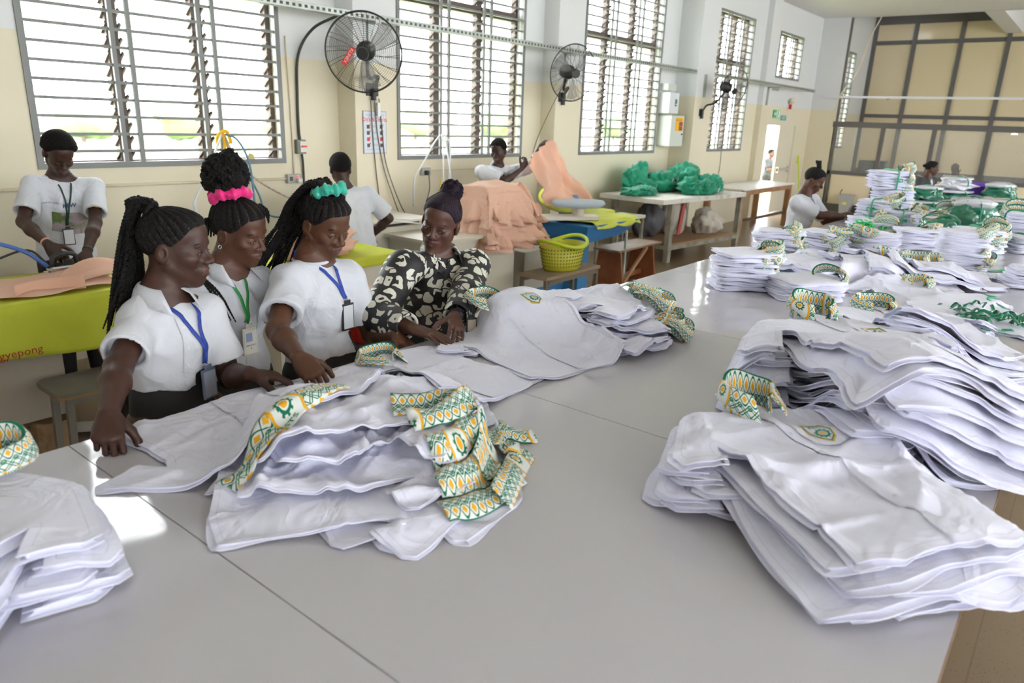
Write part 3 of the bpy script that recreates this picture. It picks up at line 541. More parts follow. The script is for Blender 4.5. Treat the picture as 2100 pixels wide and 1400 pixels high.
def sheet(name, fn, nu, nv, mat, parent=None, th=.003):
    P = np.array([[fn(i/(nu-1), j/(nv-1)) for j in range(nv)] for i in range(nu)]); F = np.array([(i*nv+j, (i+1)*nv+j, (i+1)*nv+j+1, i*nv+j+1) for i in range(nu-1) for j in range(nv-1)])
    o = np_mesh(name, P.reshape(-1,3), F, mat, parent, True); o.modifiers.new('t', 'SOLIDIFY').thickness = th; return o
# peach shirt under the iron
r_ = thing('peach_shirt', 'peach shirt being pressed under the chrome iron', 'shirt', (0,0,0))
rg = np.random.default_rng(5); pk = rg.normal(0, 9, (5, 2)); pp = rg.uniform(0, 6, 5)
def f1(u, v):
    x = .80 + 1.0*u; y = 4.40 + .50*v + .03*math.sin(u*7); z = .932 + .012*sum(abs(math.sin(pk[i]@np.array([u, v*.6])+pp[i])) for i in range(5))*.55
    return (x, y, z + .05*max(0, u-.72)*4*math.sin(v*2.6))
sheet('body', f1, 46, 26, PEACH, r_)
def f2(u, v): return (1.28 + .34*u, 4.42 + .05*math.sin(u*4) + .012*v, .945 + .06*v + .025*u*u*v)
sheet('collar', f2, 16, 5, PEACH, r_)
def f3(u, v): return (1.58 + .34*u, 4.50 + .22*v - .04*u, .95 + .10*math.sin(u*2.4)*(.4+.6*v) + .015*math.sin(v*9))
sheet('sleeve', f3, 16, 12, PEACH, r_)
# cabinet and hanging peach pile
CRM = M('cream_cabinet_enamel', (.60,.56,.46), .4)
t = thing('press_cabinet', 'cream cabinet carrying the tall peach shirt pile', 'cabinet', (0,0,0)); MB().box(4.55, 5.70, 4.50, 5.10, .03, .86).build('case', CRM, t, bevel=.008); MB().box(4.5, 5.75, 4.45, 5.15, .86, .89).build('top', CRM, t); MB().box(4.6, 5.65, 4.55, 5.05, 0, .03).build('plinth', BLK, t)
def hang_pile(n, cx, cy, hw, hd, ztop, label, top_label, group, seed, dome=.30, hang=(.16,.30)):
    for k in range(n):
        g = np.random.default_rng(seed+k); q = k/(n-1); gw, gd = hw*(1-.30*q), hd*(1-.30*q); zt = ztop + dome*q; L = g.uniform(*hang) + .10*q; ph = g.uniform(0, 6.28, 4); kk = g.uniform(9, 15); out = .012 + .004*(n-k)
        ox, oy = g.uniform(-.03,.03), g.uniform(-.03,.03)
        def fn(u, v, gw=gw, gd=gd, zt=zt, L=L, ph=ph, kk=kk, q=q, ox=ox, oy=oy):
            s = (u-.5)*2*(gw+L); tt = (v-.5)*2*(gd+L); ex = max(0, abs(s)-gw); ey = max(0, abs(tt)-gd); e = max(ex, ey)
            r = min(1, e/L); th = math.atan2(tt, s)
            x = math.copysign(min(abs(s), gw), s); y = math.copysign(min(abs(tt), gd), tt); w = r*(.030+.030*r)*math.sin(kk*th+ph[0]+2*math.sin(th*2+ph[1])) + .10*r*(.4+.6*r)
            nx, ny = (math.copysign(1, s) if ex >= ey*.5 else 0), (math.copysign(1, tt) if ey >= ex*.5 else 0); nl = math.hypot(nx, ny) or 1
            rr = min(1, math.hypot(s/gw, tt/gd)) if e == 0 else 1
            z = zt - e*.92 + .05*(1-rr)*q + .012*math.sin(s*22+ph[2])*math.sin(tt*17+ph[3])
            return (cx+ox+x+nx/nl*w*(1 if e else 0), cy+oy+y+ny/nl*w*(1 if e else 0), z)
        root = thing('peach_shirt', top_label if k == n-1 else label % ORDW[k], 'shirt', (0,0,0), 0, group); sheet('body', fn, 44, 34, PEACH, root)
    return root
ORDW = ['lowest', 'second', 'third', 'fourth', 'fifth', 'sixth', 'seventh', 'eighth', 'ninth', 'tenth', 'eleventh']
top = hang_pile(9, 5.62, 4.72, .44, .27, .90, 'peach shirt in the tall hanging pile on the cream cabinet, %s layer', 'topmost peach shirt of the tall hanging pile with a small blue mark', 'peach shirts in the tall pile', 60, dome=.42)
def fs(u, v): return (5.74 + .36*u + .02*math.sin(v*7), 4.50 - .03*u + .10*v, 1.36 - .30*u - .16*v + .02*math.sin(u*9+v*5))
sheet('sleeve', fs, 14, 12, PEACH, top)
# far peach heap behind the women
for k, (x, y, sx, z) in enumerate([(3.30,4.55,.34,.90), (3.36,4.60,.30,.99)]):
    tag(lump('peach_heap', (x, y, z), (sx, .26, .13), 80+k, PEACH, None, .28, 2.4), ['lower', 'upper'][k] + ' heap of peach fabric behind the woman with the teal scrunchie', 'fabric heap', 'peach heaps behind the women')
t = thing('press_table', 'lime padded pressing table behind the teal scrunchie woman', 'table', (0,0,0)); MB().box(2.75, 3.95, 4.25, 4.95, .82, .905).build('pad', LIMEC, t, bevel=.02); MB().box(2.8, 3.9, 4.3, 4.9, 0, .82).build('case', CRM, t)
t = thing('laundry_basket', 'red plastic basket standing beside the woman in the patterned blouse', 'basket', (3.30, 3.92, .40)); SR_ = M('scarlet_plastic', (.80,.05,.03), .35)
MB().lathe([(0,0),(.17,0),(.235,.30),(.25,.305),(.245,.32),(.225,.315),(.165,.015),(0,.015)], (0,0,0), 28).build('tub', SR_, t, smooth=True)
sl = MB(); HOLE = M('basket_hole', (.30,.015,.01), .6)
for j in range(4):
    for k in range(28):
        a = 6.283*k/28; r = .185+.014*j+.003; z = .06+.055*j; sl.obox((r*math.cos(a), r*math.sin(a), z), (-math.sin(a), math.cos(a), 0), (.2*math.cos(a), .2*math.sin(a), .98), (math.cos(a), math.sin(a), -.2), .009, .016, .003)
tag(sl.build('slots', HOLE, t), kind='stuff'); tag(MB().box(3.08, 3.5, 3.7, 4.14, 0, .40).build('low_stand', BLK, bevel=.02), 'dark stand under the red plastic basket', 'stand')
tag(lump('peach_heap', (3.30,3.92,.66), (.15,.15,.07), 95, PEACH, None, .3, 2.5, 3), 'peach cloth filling the red plastic basket', 'fabric heap')
# press machine with control panel
t = thing('press_machine', 'cream press machine with grey control panel behind the women', 'machine', (4.74, 5.12, 0)); MB().box(-.40, .30, 0, .55, 0, .94).build('case', CRM, t, bevel=.01); MB().box(-.45, .36, -.05, .58, .975, 1.0).build('lid', M('cream_lid', (.70,.66,.56), .4), t, bevel=.006); MB().box(-.35,.25,.03,.5,.94,.975).build('neck', BLK, t)
pn = MB().box(.04, .26, -.008, 0, .60, .84).build('control_panel', M('panel_grey', (.10,.12,.12), .4), t)
MB().cyl((.13,-.02,.70), (.13,-.008,.70), .022, 12).build('green_button', M('green_lamp', (.02,.5,.25), .3, emit=((.05,.9,.5), .8)), t); MB().cyl((.215,-.02,.70), (.215,-.008,.70), .022, 12).build('red_button', M('red_lamp2', (.7,.02,.05), .3, emit=((1,.05,.1), .8)), t); MB().box(-.02, .27, -.004, 0, .06, .52).build('door', CRM, t, bevel=.004)
t = thing('sleeve_board', 'pale press board with lime cover right of the machine', 'press board', (5.62, 5.20, 0)); MB().box(-.35, .45, -.15, .25, .80, .86).build('board', M('pale_mint_board', (.66,.72,.66), .5), t, bevel=.02); MB().box(-.25, .40, -.12, .22, .86, .885).build('cover', LIMEC, t, bevel=.01); MB().box(0,.2,0,.1,0,.8).build('post', CRM, t)
# blue vacuum tables
BLU = M('blue_enamel', (.025,.17,.42), .35); LBLU = M('light_blue_enamel', (.06,.25,.52), .3); LIMEP = M('lime_pad', (.62,.66,.10), .85, bump=(12, .2, 4))
t = thing('vacuum_table', 'blue vacuum ironing table with lime pad', 'table', (0,0,0))
MB().add([(6.62,4.22,.86),(7.75,4.22,.86),(7.75,5.0,.86),(6.62,5.0,.86),(6.66,4.28,.66),(7.45,4.28,.70),(7.45,4.9,.70),(6.66,4.9,.66)], [(0,1,2,3),(7,6,5,4),(0,4,5,1),(1,5,6,2),(2,6,7,3),(3,7,4,0)]).build('tank', BLU, t)
def pad(u, v): x = 6.78 + .98*u; y = 4.19 + .62*v; e = max(0, .12-v)/.12; return (x + .01*math.sin(v*20), y + .02*math.sin(u*15), .895 - e*.07*(1+.15*math.sin(u*13)) + .006*math.sin(u*17+v*9))
sheet('pad', pad, 26, 20, LIMEP, t, .012); MB().box(6.9, 7.1, 4.5, 4.7, 0, .68).build('pedestal', LBLU, t)
for x, y in ((7.6,4.3), (7.6,4.85)): MB().cyl((x,y,0), (x,y,.72), .018, 8).build('leg', GALV, t)
t = thing('iron_rest', 'beige board with a striped sleeve form on the blue table', 'press board', (0,0,0)); BG_ = M('beige_form', (.60,.53,.43), .6)
MB().add([(6.35,4.72,.90),(6.95,4.30,.90),(7.10,4.45,.90),(6.5,4.95,.90),(6.35,4.72,.94),(6.95,4.30,.94),(7.10,4.45,.94),(6.5,4.95,.94)], [(3,2,1,0),(4,5,6,7),(0,1,5,4),(1,2,6,5),(2,3,7,6),(3,0,4,7)]).build('board', M('pale_beige_board', (.66,.61,.53), .5), t)
MB().cyl((6.86,4.52,.94), (6.86,4.52,1.03), .07, 12).build('post', BG_, t); MB().lathe([(0,-.045),(.8,-.045),(1,0),(.9,.04),(0,.055)], (0,0,0), 24).xf(Matrix.Translation((6.85,4.52,1.07)) @ Matrix.Rotation(-.75, 4, 'Z') @ Matrix.Diagonal((.32,.10,1,1))).build('sleeve_form', M('striped_grey_form', (.46,.52,.58), .7), t, smooth=True)
t = thing('press_buck', 'round blue press buck ringed with lime cloth', 'press', (7.55, 5.15, 0)); MB().cyl((0,0,0), (0,0,.95), .10, 14).build('column', LBLU, t); MB().lathe([(0,0),(.12,0),(.27,.07),(.29,.12),(.27,.16),(0,.17)], (0,0,.93), 26, 1.1, .8).build('dish', LBLU, t, smooth=True); MB().tube([(.36*math.cos(a), .22*math.sin(a)+.06, 1.02+.10*math.sin(a)+.04*math.cos(a)) for a in np.linspace(0, 6.283, 40)[:-1]], .04, 8, closed=True).build('lime_ring', LIMEP, t, smooth=True); MB().box(.0,.62,-.35,.1,.80,.88).build('lime_apron', LIMEP, t, bevel=.03)
t = thing('machine_base', 'cream machine base on blue runners under the stool with the basket', 'machine', (6.62, 4.75, 0)); MB().box(-.42, .30, 0, .4, .12, .56).build('case', CRM, t, bevel=.01); MB().box(-.46, .34, -.05, -.0, .05, .12).build('runner', LBLU, t); MB().box(-.46,.34,.35,.40,.05,.12).build('runner', LBLU, t)
for x in (-.42, .28):
    for y in (-.03, .37): MB().cyl((x,y-.02,.03), (x,y+.02,.03), .03, 10).build('castor', BLK, t)
# stool with lime basket
OLV = M('olive_brown_steel', (.20,.165,.12), .45)
t = thing('stool', 'square brown steel stool carrying the lime basket', 'stool', (0,0,0)); MB().box(5.62, 6.60, 4.02, 4.38, .44, .475).build('seat', M('brown_seat', (.32,.24,.17), .5), t, bevel=.006)
for x in (5.64, 6.56):
    for y in (4.04, 4.34): MB().box(x, x+.035, y, y+.035, 0, .44).build('leg', OLV, t)
MB().box(5.66,6.58,4.04,4.06,.39,.44).build('rail', OLV, t); MB().box(5.66,6.58,4.35,4.37,.39,.44).build('rail', OLV, t)
t = thing('laundry_basket', 'lime yellow perforated basket on the brown stool', 'basket', (6.12, 4.20, .476)); LB = M('lime_basket_plastic', (.62,.60,.06), .35, alpha=.93); LR = M('lime_basket_rim', (.50,.62,.02), .3)
MB().lathe([(0,0),(.20,0),(.215,.02),(.265,.27),(.258,.27),(.208,.022),(.0,.008)], (0,0,0), 36, 1.1, .8).build('tub', LB, t, smooth=True)
MB().tube([(.285*1.06*math.cos(a), .285*.8*math.sin(a), .285 + .035*math.cos(2*a)) for a in np.linspace(0, 6.283, 41)[:-1]], .02, 8, closed=True).build('rim', LR, t, smooth=True)
sl = MB(); LH = M('lime_hole', (.20,.20,.03), .6)
for j in range(6):
    for k in range(44):
        a = 6.283*k/44; r = .219+.0075*j+.004; z = .055+.035*j; sl.obox((r*1.1*math.cos(a), r*.8*math.sin(a), z), (-math.sin(a)*1.1, math.cos(a)*.8, 0), (.2*math.cos(a), .2*math.sin(a), .98), (math.cos(a), math.sin(a), -.2), .006, .007, .003)
tag(sl.build('perforations', LH, t), kind='stuff')
# wooden bench
TEAK = M('red_brown_board', (.34,.12,.045), .45, var=((.25,.08,.03), 5, .35, .65)); TOPW = M('worn_brown_top', (.30,.19,.13), .35, var=((.45,.36,.30), 3, .5, .75))
t = thing('wooden_bench', 'red brown plank bench with diagonal brace right of the lime basket', 'bench', (0,0,0)); MB().box(7.36, 8.42, 4.24, 4.60, .485, .51).build('seat', TOPW, t, bevel=.003)
for x in (7.44, 8.24): MB().add([(x,4.27,.485),(x+.03,4.27,.485),(x+.03,4.57,.485),(x,4.57,.485),(x,4.20,0),(x+.03,4.20,0),(x+.03,4.64,0),(x,4.64,0)], [(0,1,2,3),(7,6,5,4),(0,4,5,1),(1,5,6,2),(2,6,7,3),(3,7,4,0)]).build('leg', TEAK, t)
MB().bar((7.47,4.25,.06), (8.05,4.25,.48), .03, .04).build('brace', M('pale_brace', (.42,.24,.14), .6), t); MB().box(7.47,8.24,4.40,4.43,.10,.16).build('stretcher', TEAK, t)
# big table with green bundles
DUSTY = M('chalky_white_top', (.74,.72,.66), .6, var=((.55,.50,.42), 6, .55, .7)); LEGP = M('worn_grey_leg', (.34,.33,.27), .6, var=((.20,.16,.12), 6, .45, .7)); BOARD = M('brown_board', (.36,.22,.12), .6)
ang = -.10; t = thing('fabric_table', 'large chalky white table heaped with green bundles', 'table', (9.62, 4.72, 0), ang)
MB().box(-.25, 2.2, 0, 1.14, .86, .93).build('top', DUSTY, t, bevel=.006)
for x in (.03, 2.09):
    for y in (.03, 1.03): MB().box(x, x+.08, y, y+.08, 0, .86).build('leg', LEGP, t)
MB().box(.11, 2.09, .05, 1.1, .24, .265).build('shelf', BOARD, t); MB().box(.11,2.09,.03,.06,.18,.24).build('shelf_rail', LEGP, t); MB().box(.04,.07,.11,1.03,.18,.24).build('shelf_rail', LEGP, t)
mt = Matrix.Translation((9.62,4.72,0)) @ Matrix.Rotation(ang, 4, 'Z')
GRN = M('emerald_cotton', (.004,.30,.165), .7, sheen=.2, var=((.003,.20,.11), 5, .4, .7), bump=(12, .3, 4)); CLEARP = M('clear_plastic_wrap', (.8,.85,.82), .15, alpha=.35, spec=.7)
gl = [((-.02,.62),(.20,.13,.06),'leftmost low'), ((.20,.55),(.22,.15,.07),'low flat'), ((.62,.88),(.20,.17,.10),'round'), ((.55,.98),(.26,.12,.20),'tall peaked'), ((.98,.80),(.24,.19,.15),'large squat'), ((1.30,.92),(.16,.16,.10),'small rear'), ((1.05,.30),(.20,.15,.12),'blue tied front'), ((1.30,.20),(.18,.15,.10),'white tagged front'), ((1.46,.58),(.24,.18,.17),'topmost middle'), ((1.62,.30),(.20,.16,.14),'dark front'), ((1.78,.88),(.28,.17,.20),'large rear right'), ((2.08,.45),(.14,.12,.08),'small right end')]
for k, ((x, y), r, w) in enumerate(gl):
    p = mt @ Vector((x*1.0-.12, y, .93)); tag(lump('fabric_bundle', p, tuple(q*1.28 for q in r), 120+k, GRN, None, .30, 2.6, 4, ridge=.65), w + ' green cotton bundle on the chalky white table', 'bundle', 'green bundles on the white table')
tag(lump('fabric_bundle', mt @ Vector((.58,.98,1.20)), (.12,.09,.12), 140, GRN, None, .3, 2.6, 3), 'small green bundle crowning the peaked heap by the wall', 'bundle', 'green bundles on the white table')
tag(lump('wrapped_bundle', mt @ Vector((1.86,.50,.93)), (.20,.13,.12), 141, M('foil_wrapped_green', (.30,.52,.42), .2, coat=.8), None, .3, 3, 4), 'glossy plastic wrapped pale green bundle on the chalky white table', 'bundle')
p = mt @ Vector((1.16,.22,1.02)); tag(MB().tube([p + Vector((0,.13*math.cos(a),.11*math.sin(a))) for a in np.linspace(0,6.283,20)[:-1]], .012, 6, closed=True).build('cord_tie', M('blue_twine', (.10,.30,.62), .6)), 'blue twine round the front green bundle', 'twine')
for k, (x, y, z) in enumerate([(1.22,.09,1.03), (1.34,.04,1.0), (.88,.60,1.12), (1.02,.60,1.10)]):
    p = mt @ Vector((x, y, z)); tag(MB().obox(p, (.9,.1,.3), (.1,-.2,.95), (0,-1,-.2), .03, .03, .002).build('paper_tag', WLET), ['first','second','third','fourth'][k] + ' small white paper tag on the green bundles, counted from the right front', 'tag', 'paper tags on green bundles')
SACK = M('woven_white_sack', (.66,.62,.55), .7, bump=(30, .2, 2)); SACKR = M('red_sack_stripe', (.55,.12,.10), .7)
p = mt @ Vector((1.15,.70,.266)); o = tag(lump('sack', p, (.26,.20,.36), 150, SACK, None, .12, 2.2, 4), 'upright white woven sack with red stripe on the shelf under the white table', 'sack')
MB().obox(p+Vector((-.10,-.20,.27)), (1,-.2,0), (.25,0,.95), (0,1,0), .035, .27, .012).build('stripe', SACKR, o)
p = mt @ Vector((1.72,.40,.266)); tag(lump('sack', p, (.36,.24,.20), 151, SACK, None, .28, 2.4, 4), 'slumped crumpled white sack on the shelf under the white table', 'sack')
p = mt @ Vector((1.55,.35,.40)); tag(lump('sack', p, (.22,.17,.17), 152, SACK, None, .28, 2.8, 4), 'smaller crumpled sack on top of the slumped one', 'sack')
p = mt @ Vector((.55,.75,.266)); tag(lump('sack', p, (.35,.2,.30), 153, M('dark_grey_sack', (.10,.10,.11), .6), None, .2, 2.2, 4), 'dark grey sack at the back of the shelf under the white table', 'sack')
p = mt @ Vector((1.50,.92,.266)); tag(MB().box(p.x-.14,p.x+.14,p.y-.1,p.y+.1,p.z,p.z+.50).build('carton', M('brown_carton', (.42,.24,.10), .7), bevel=.006), 'tall brown carton on the shelf under the white table', 'carton')
t = thing('side_stool', 'narrow white topped stand between the blue press and the white table', 'stand', (8.9, 5.0, 0)); MB().box(-.30,.45,0,.4,.66,.70).build('top', DUSTY, t)
for x in (-.28,.41):
    for y in (.02,.34): MB().box(x,x+.035,y,y+.035,0,.66).build('leg', LEGP, t)
# brown table by the door
OAK = M('orange_brown_wood', (.42,.22,.10), .5, var=((.30,.15,.07), 4, .4, .65)); t = thing('brown_table', 'white topped brown wooden table near the door', 'table', (0,0,0)); MB().box(12.9, 15.65, 4.95, 5.78, .855, .875).build('top', M('white_formica', (.76,.75,.73), .3), t); MB().box(12.95, 15.6, 5.0, 5.03, .76, .855).build('apron', OAK, t); MB().box(15.57,15.6,5.03,5.7,.76,.855).build('apron', OAK, t)
for x, y in ((15.5,5.0),(12.98,5.0),(15.5,5.65),(12.98,5.65)): MB().box(x,x+.1,y,y+.1,0,.76).build('leg', OAK, t)
MB().box(13.08,15.5,5.04,5.08,.26,.31).build('stretcher', M('dark_wood', (.10,.06,.04), .6), t)
# ------------------------------------------------------------------ node expressions
class X:
    """tiny arithmetic on shader sockets"""
    nt = None
    def __init__(s, v): s.v = v
    @staticmethod
    def op(o, *a):
        n = X.nt.nodes.new('ShaderNodeMath'); n.operation = o
        for i, q in enumerate(a):
            q = q.v if isinstance(q, X) else q
            if isinstance(q, (int, float)): n.inputs[i].default_value = q
            else: X.nt.links.new(q, n.inputs[i])
        return X(n.outputs[0])
    def __add__(s, o): return X.op('ADD', s, o)
    __radd__ = __add__
    def __sub__(s, o): return X.op('SUBTRACT', s, o)
    def __rsub__(s, o): return X.op('SUBTRACT', o, s)
    def __mul__(s, o): return X.op('MULTIPLY', s, o)
    __rmul__ = __mul__
    def __truediv__(s, o): return X.op('DIVIDE', s, o)
    def __lt__(s, o): return X.op('LESS_THAN', s, o)
    def __gt__(s, o): return X.op('GREATER_THAN', s, o)
    def abs(s): return X.op('ABSOLUTE', s)
    def sin(s): return X.op('SINE', s)
    def sqrt(s): return X.op('SQRT', s)
    def mod(s, m): return X.op('FLOORED_MODULO', s, m)
    def max(s, o): return X.op('MAXIMUM', s, o)
    def min(s, o): return X.op('MINIMUM', s, o)
def mixc(nt, fac, a, b):
    m = nt.nodes.new('ShaderNodeMix'); m.data_type = 'RGBA'
    for i, q in ((0, fac), (6, a), (7, b)):
        q = q.v if isinstance(q, X) else q
        if isinstance(q, tuple): m.inputs[i].default_value = c4(q)
        elif isinstance(q, (int, float)): m.inputs[i].default_value = q
        else: nt.links.new(q, m.inputs[i])
    return m.outputs[2]
def collar_mat():
    m = bpy.data.materials.new('wax_print_collar'); m.use_nodes = True; nt = m.node_tree; X.nt = nt; b = nt.nodes['Principled BSDF']
    tc = nd(nt, 'ShaderNodeTexCoord'); sp = nd(nt, 'ShaderNodeSeparateXYZ'); nt.links.new(tc.outputs['UV'], sp.inputs[0])
    u, v = X(sp.outputs[0]), X(sp.outputs[1])
    U = u.mod(5.2); x = U - 4.5; y = v - .62
    r = (x*x + y*y).sqrt(); ang = X.op('ARCTAN2', y, x)
    P_ = .42; du = ((u + P_*.5).mod(P_) - P_*.5).abs(); dv = (v - .70).abs(); cs = X.op('COSINE', u*(3.14159/P_)).abs()
    dia = (du/.115 + dv/.150) < 1.0
    wave = (dv - cs*.225).abs() < .034
    knot = ((((u*(3.14159/P_) + (v-.28)*8.2).sin().abs() - .42).abs() < .17).max(((u*(3.14159/P_) - (v-.28)*8.2).sin().abs() - .42).abs() < .17)) * (v < .46) * (v > .10)
    d2 = ((u.mod(P_) - P_*.5).abs()/.12 + v/.11) < 1.0
    curl = ((((u.mod(P_) - P_*.5)*(u.mod(P_) - P_*.5) + (v-.43)*(v-.43)).sqrt() - .075).abs() < .022)
    top = v > .965
    green = wave.max(knot).max(curl)
    dia = dia.max(d2)
    # emblem field
    inb = x.abs() + (v-.5)*(v-.5)*.5
    emb = inb < .66; brd = (inb > .53) * (inb < .64); brd2 = (inb > .645)
    teeth = (ang*10.0).sin() > 0.15
    gear = ((r > .20) * (r < .275)).max((r < .335)*(r > .2)*teeth)
    disc = (r < .145)
    WH, GR, YE = (.76,.80,.76), (.006,.16,.085), (.83,.42,.015)
    c = mixc(nt, green, WH, GR); c = mixc(nt, dia, c, YE); c = mixc(nt, top, c, GR)
    e = mixc(nt, gear.max(brd2), WH, GR); e = mixc(nt, disc.max(brd), e, YE)
    c = mixc(nt, emb, c, e)
    nt.links.new(c, b.inputs['Base Color']); b.inputs['Roughness'].default_value = .75; b.inputs['Specular IOR Level'].default_value = .25
    return m
COLLAR = collar_mat()
def cotton(name, col, shade, rough=.8, bump=.10):
    m = M(name, col, rough, spec=.2, sheen=.15, var=(shade, 7.0, .42, .75), bump=(26.0, bump, 4))
    nt = m.node_tree; b = nt.nodes['Principled BSDF']; g = nd(nt, 'ShaderNodeNewGeometry'); old = b.inputs['Normal'].links[0].from_socket
    n = nd(nt, 'ShaderNodeTexNoise'); n.inputs['Scale'].default_value = 8.0; n.inputs['Detail'].default_value = 2.5; n.inputs['Distortion'].default_value = 1.2; nt.links.new(g.outputs[0], n.inputs['Vector'])
    at = nd(nt, 'ShaderNodeAttribute', attribute_name='edge_distance'); ln = nd(nt, 'ShaderNodeMath', operation='COMPARE'); ln.inputs[1].default_value = .019; ln.inputs[2].default_value = .0009; nt.links.new(at.outputs['Fac'], ln.inputs[0]); bc_ = b.inputs['Base Color'].links[0].from_socket; X.nt = nt; nt.links.new(mixc(nt, X(ln.outputs[0])*.35, bc_, (.42,.42,.55)), b.inputs['Base Color'])
    X.nt = nt; rid = 1.0 - (X(n.outputs[0])*2.0 - 1.0).abs()*2.2
    bp = nd(nt, 'ShaderNodeBump'); bp.inputs['Strength'].default_value = .28; bp.inputs['Distance'].default_value = .012; nt.links.new(rid.v, bp.inputs['Height']); nt.links.new(old, bp.inputs['Normal']); nt.links.new(bp.outputs[0], b.inputs['Normal'])
    return m
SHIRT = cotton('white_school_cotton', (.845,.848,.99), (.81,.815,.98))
GREENT = M('green_print', (.01,.20,.11), .7); GOLD = M('gold_embroidery', (.66,.44,.04), .6); WHT = M('white_patch', (.80,.81,.86), .75)
BUTTON = M('pearl_button', (.78,.78,.82), .25)
# ------------------------------------------------------------------ the long cutting table
TZ = 1.075
def top_mat():
    m = M('glossy_white_laminate', (.565,.545,.58), .07, spec=.62)
    nt = m.node_tree; b = nt.nodes['Principled BSDF']; g = nd(nt, 'ShaderNodeNewGeometry')
    n = nd(nt, 'ShaderNodeTexNoise'); n.inputs['Scale'].default_value = 1.3; n.inputs['Detail'].default_value = 6; n.inputs['Distortion'].default_value = .6; nt.links.new(g.outputs[0], n.inputs['Vector'])
    r = nd(nt, 'ShaderNodeMapRange'); r.inputs[1].default_value = .60; r.inputs[2].default_value = .74; nt.links.new(n.outputs[0], r.inputs[0])
    n3 = nd(nt, 'ShaderNodeTexNoise'); n3.inputs['Scale'].default_value = 26; n3.inputs['Detail'].default_value = 2; nt.links.new(g.outputs[0], n3.inputs['Vector'])
    r3 = nd(nt, 'ShaderNodeMapRange'); r3.inputs[1].default_value = .755; r3.inputs[2].default_value = .78; nt.links.new(n3.outputs[0], r3.inputs[0])
    X.nt = nt
    c = mixc(nt, X(r.outputs[0])*.28, (.565,.545,.58), (.50,.40,.31)); c = mixc(nt, X(r3.outputs[0])*.6, c, (.25,.22,.2))
    nt.links.new(c, b.inputs['Base Color'])
    n2 = nd(nt, 'ShaderNodeTexNoise'); n2.inputs['Scale'].default_value = 5.0; n2.inputs['Detail'].default_value = 2.0; nt.links.new(g.outputs[0], n2.inputs['Vector'])
    bp = nd(nt, 'ShaderNodeBump'); bp.inputs['Strength'].default_value = .035; bp.inputs['Distance'].default_value = .05; nt.links.new(n2.outputs[0], bp.inputs['Height']); nt.links.new(bp.outputs[0], b.inputs['Normal'])
    return m
LAM = top_mat(); PLYE = M('raw_board_edge', (.30,.185,.10), .7, var=((.2,.12,.06), 20, .4, .6)); TSTEEL = M('table_leg_steel', (.13,.13,.13), .5)
tbl = thing('cutting_table', 'long glossy white cutting table covered with piles of white shirts', 'table', (0,0,0))
xs = [-1.67 + 1.1555*i for i in range(14)]
TX1 = xs[-1]
for a, b_ in zip(xs[:-1], xs[1:]):
    MB().box(a+.0015, b_-.0015, .037, 2.003, TZ-.004, TZ).build('top_sheet', LAM, tbl)
    MB().box(a+.0005, b_-.0005, .035, 2.005, TZ-.03, TZ-.0045).build('board', PLYE, tbl)
MB().box(xs[0]+.1, TX1-.1, .10, .15, TZ-.11, TZ-.0301).build('long_rail', TSTEEL, tbl); MB().box(xs[0]+.1, TX1-.1, 1.85, 1.90, TZ-.11, TZ-.0301).build('long_rail', TSTEEL, tbl)
lg = None
for x in xs[::2]:
    for y in (.10, 1.85):
        xx = min(max(x, xs[0]+.1), TX1-.16)
        MB().box(xx, xx+.05, y, y+.05, 0, TZ-.11).build('leg', TSTEEL, tbl)
    MB().box(xx, xx+.05, .15, 1.85, .18, .22).build('cross_rail', TSTEEL, tbl)
# ------------------------------------------------------------------ draping
GX0, GY0, GS = -.6, -.5, .01
HF = np.full((1450, 290), TZ, np.float64); HF[:, :int((.035-GY0)/GS)] = TZ-.06; HF[:, int((2.003-GY0)/GS):] = TZ-.06
def hsample(H, x, y):
    fx = np.clip((x-GX0)/GS, 0, H.shape[0]-1.001); fy = np.clip((y-GY0)/GS, 0, H.shape[1]-1.001)
    i, j = fx.astype(int), fy.astype(int); a, b = fx-i, fy-j
    return H[i,j]*(1-a)*(1-b) + H[i+1,j]*a*(1-b) + H[i,j+1]*(1-a)*b + H[i+1,j+1]*a*b
def smooth_h(H, i0, i1, j0, j1, rad=2, dil=1):
    S = H[i0:i1, j0:j1].copy()
    for _ in range(dil):
        P = np.pad(S, 1, mode='edge'); S = np.max([P[a:a+S.shape[0], b:b+S.shape[1]] for a in range(3) for b in range(3)], axis=0)
    for _ in range(2):
        for ax in (0, 1):
            P = np.pad(S, [(rad, rad) if k == ax else (0, 0) for k in range(2)], mode='edge'); c = np.cumsum(P, axis=ax)
            c = np.concatenate([np.zeros_like(np.take(c, [0], ax)), c], axis=ax); w = 2*rad+1; n = S.shape[ax]
            S = (np.take(c, range(w, w+n), ax) - np.take(c, range(0, n), ax))/w
    return S
def in_poly(P, poly):
    x, y = P[:,0], P[:,1]; ins = np.zeros(len(P), bool); k = len(poly)
    for i in range(k):
        x0, y0 = poly[i]; x1, y1 = poly[(i+1) % k]
        c = ((y0 > y) != (y1 > y)) & (x < (x1-x0)*(y-y0)/(y1-y0+1e-12)+x0); ins ^= c
    return ins
def outline(pts, step):
    out = []
    for i in range(len(pts)):
        a, b = np.array(pts[i]), np.array(pts[(i+1) % len(pts)]); n = max(1, int(round(np.linalg.norm(b-a)/step)))
        for k in range(n): out.append(a + (b-a)*k/n)
    return np.array(out)
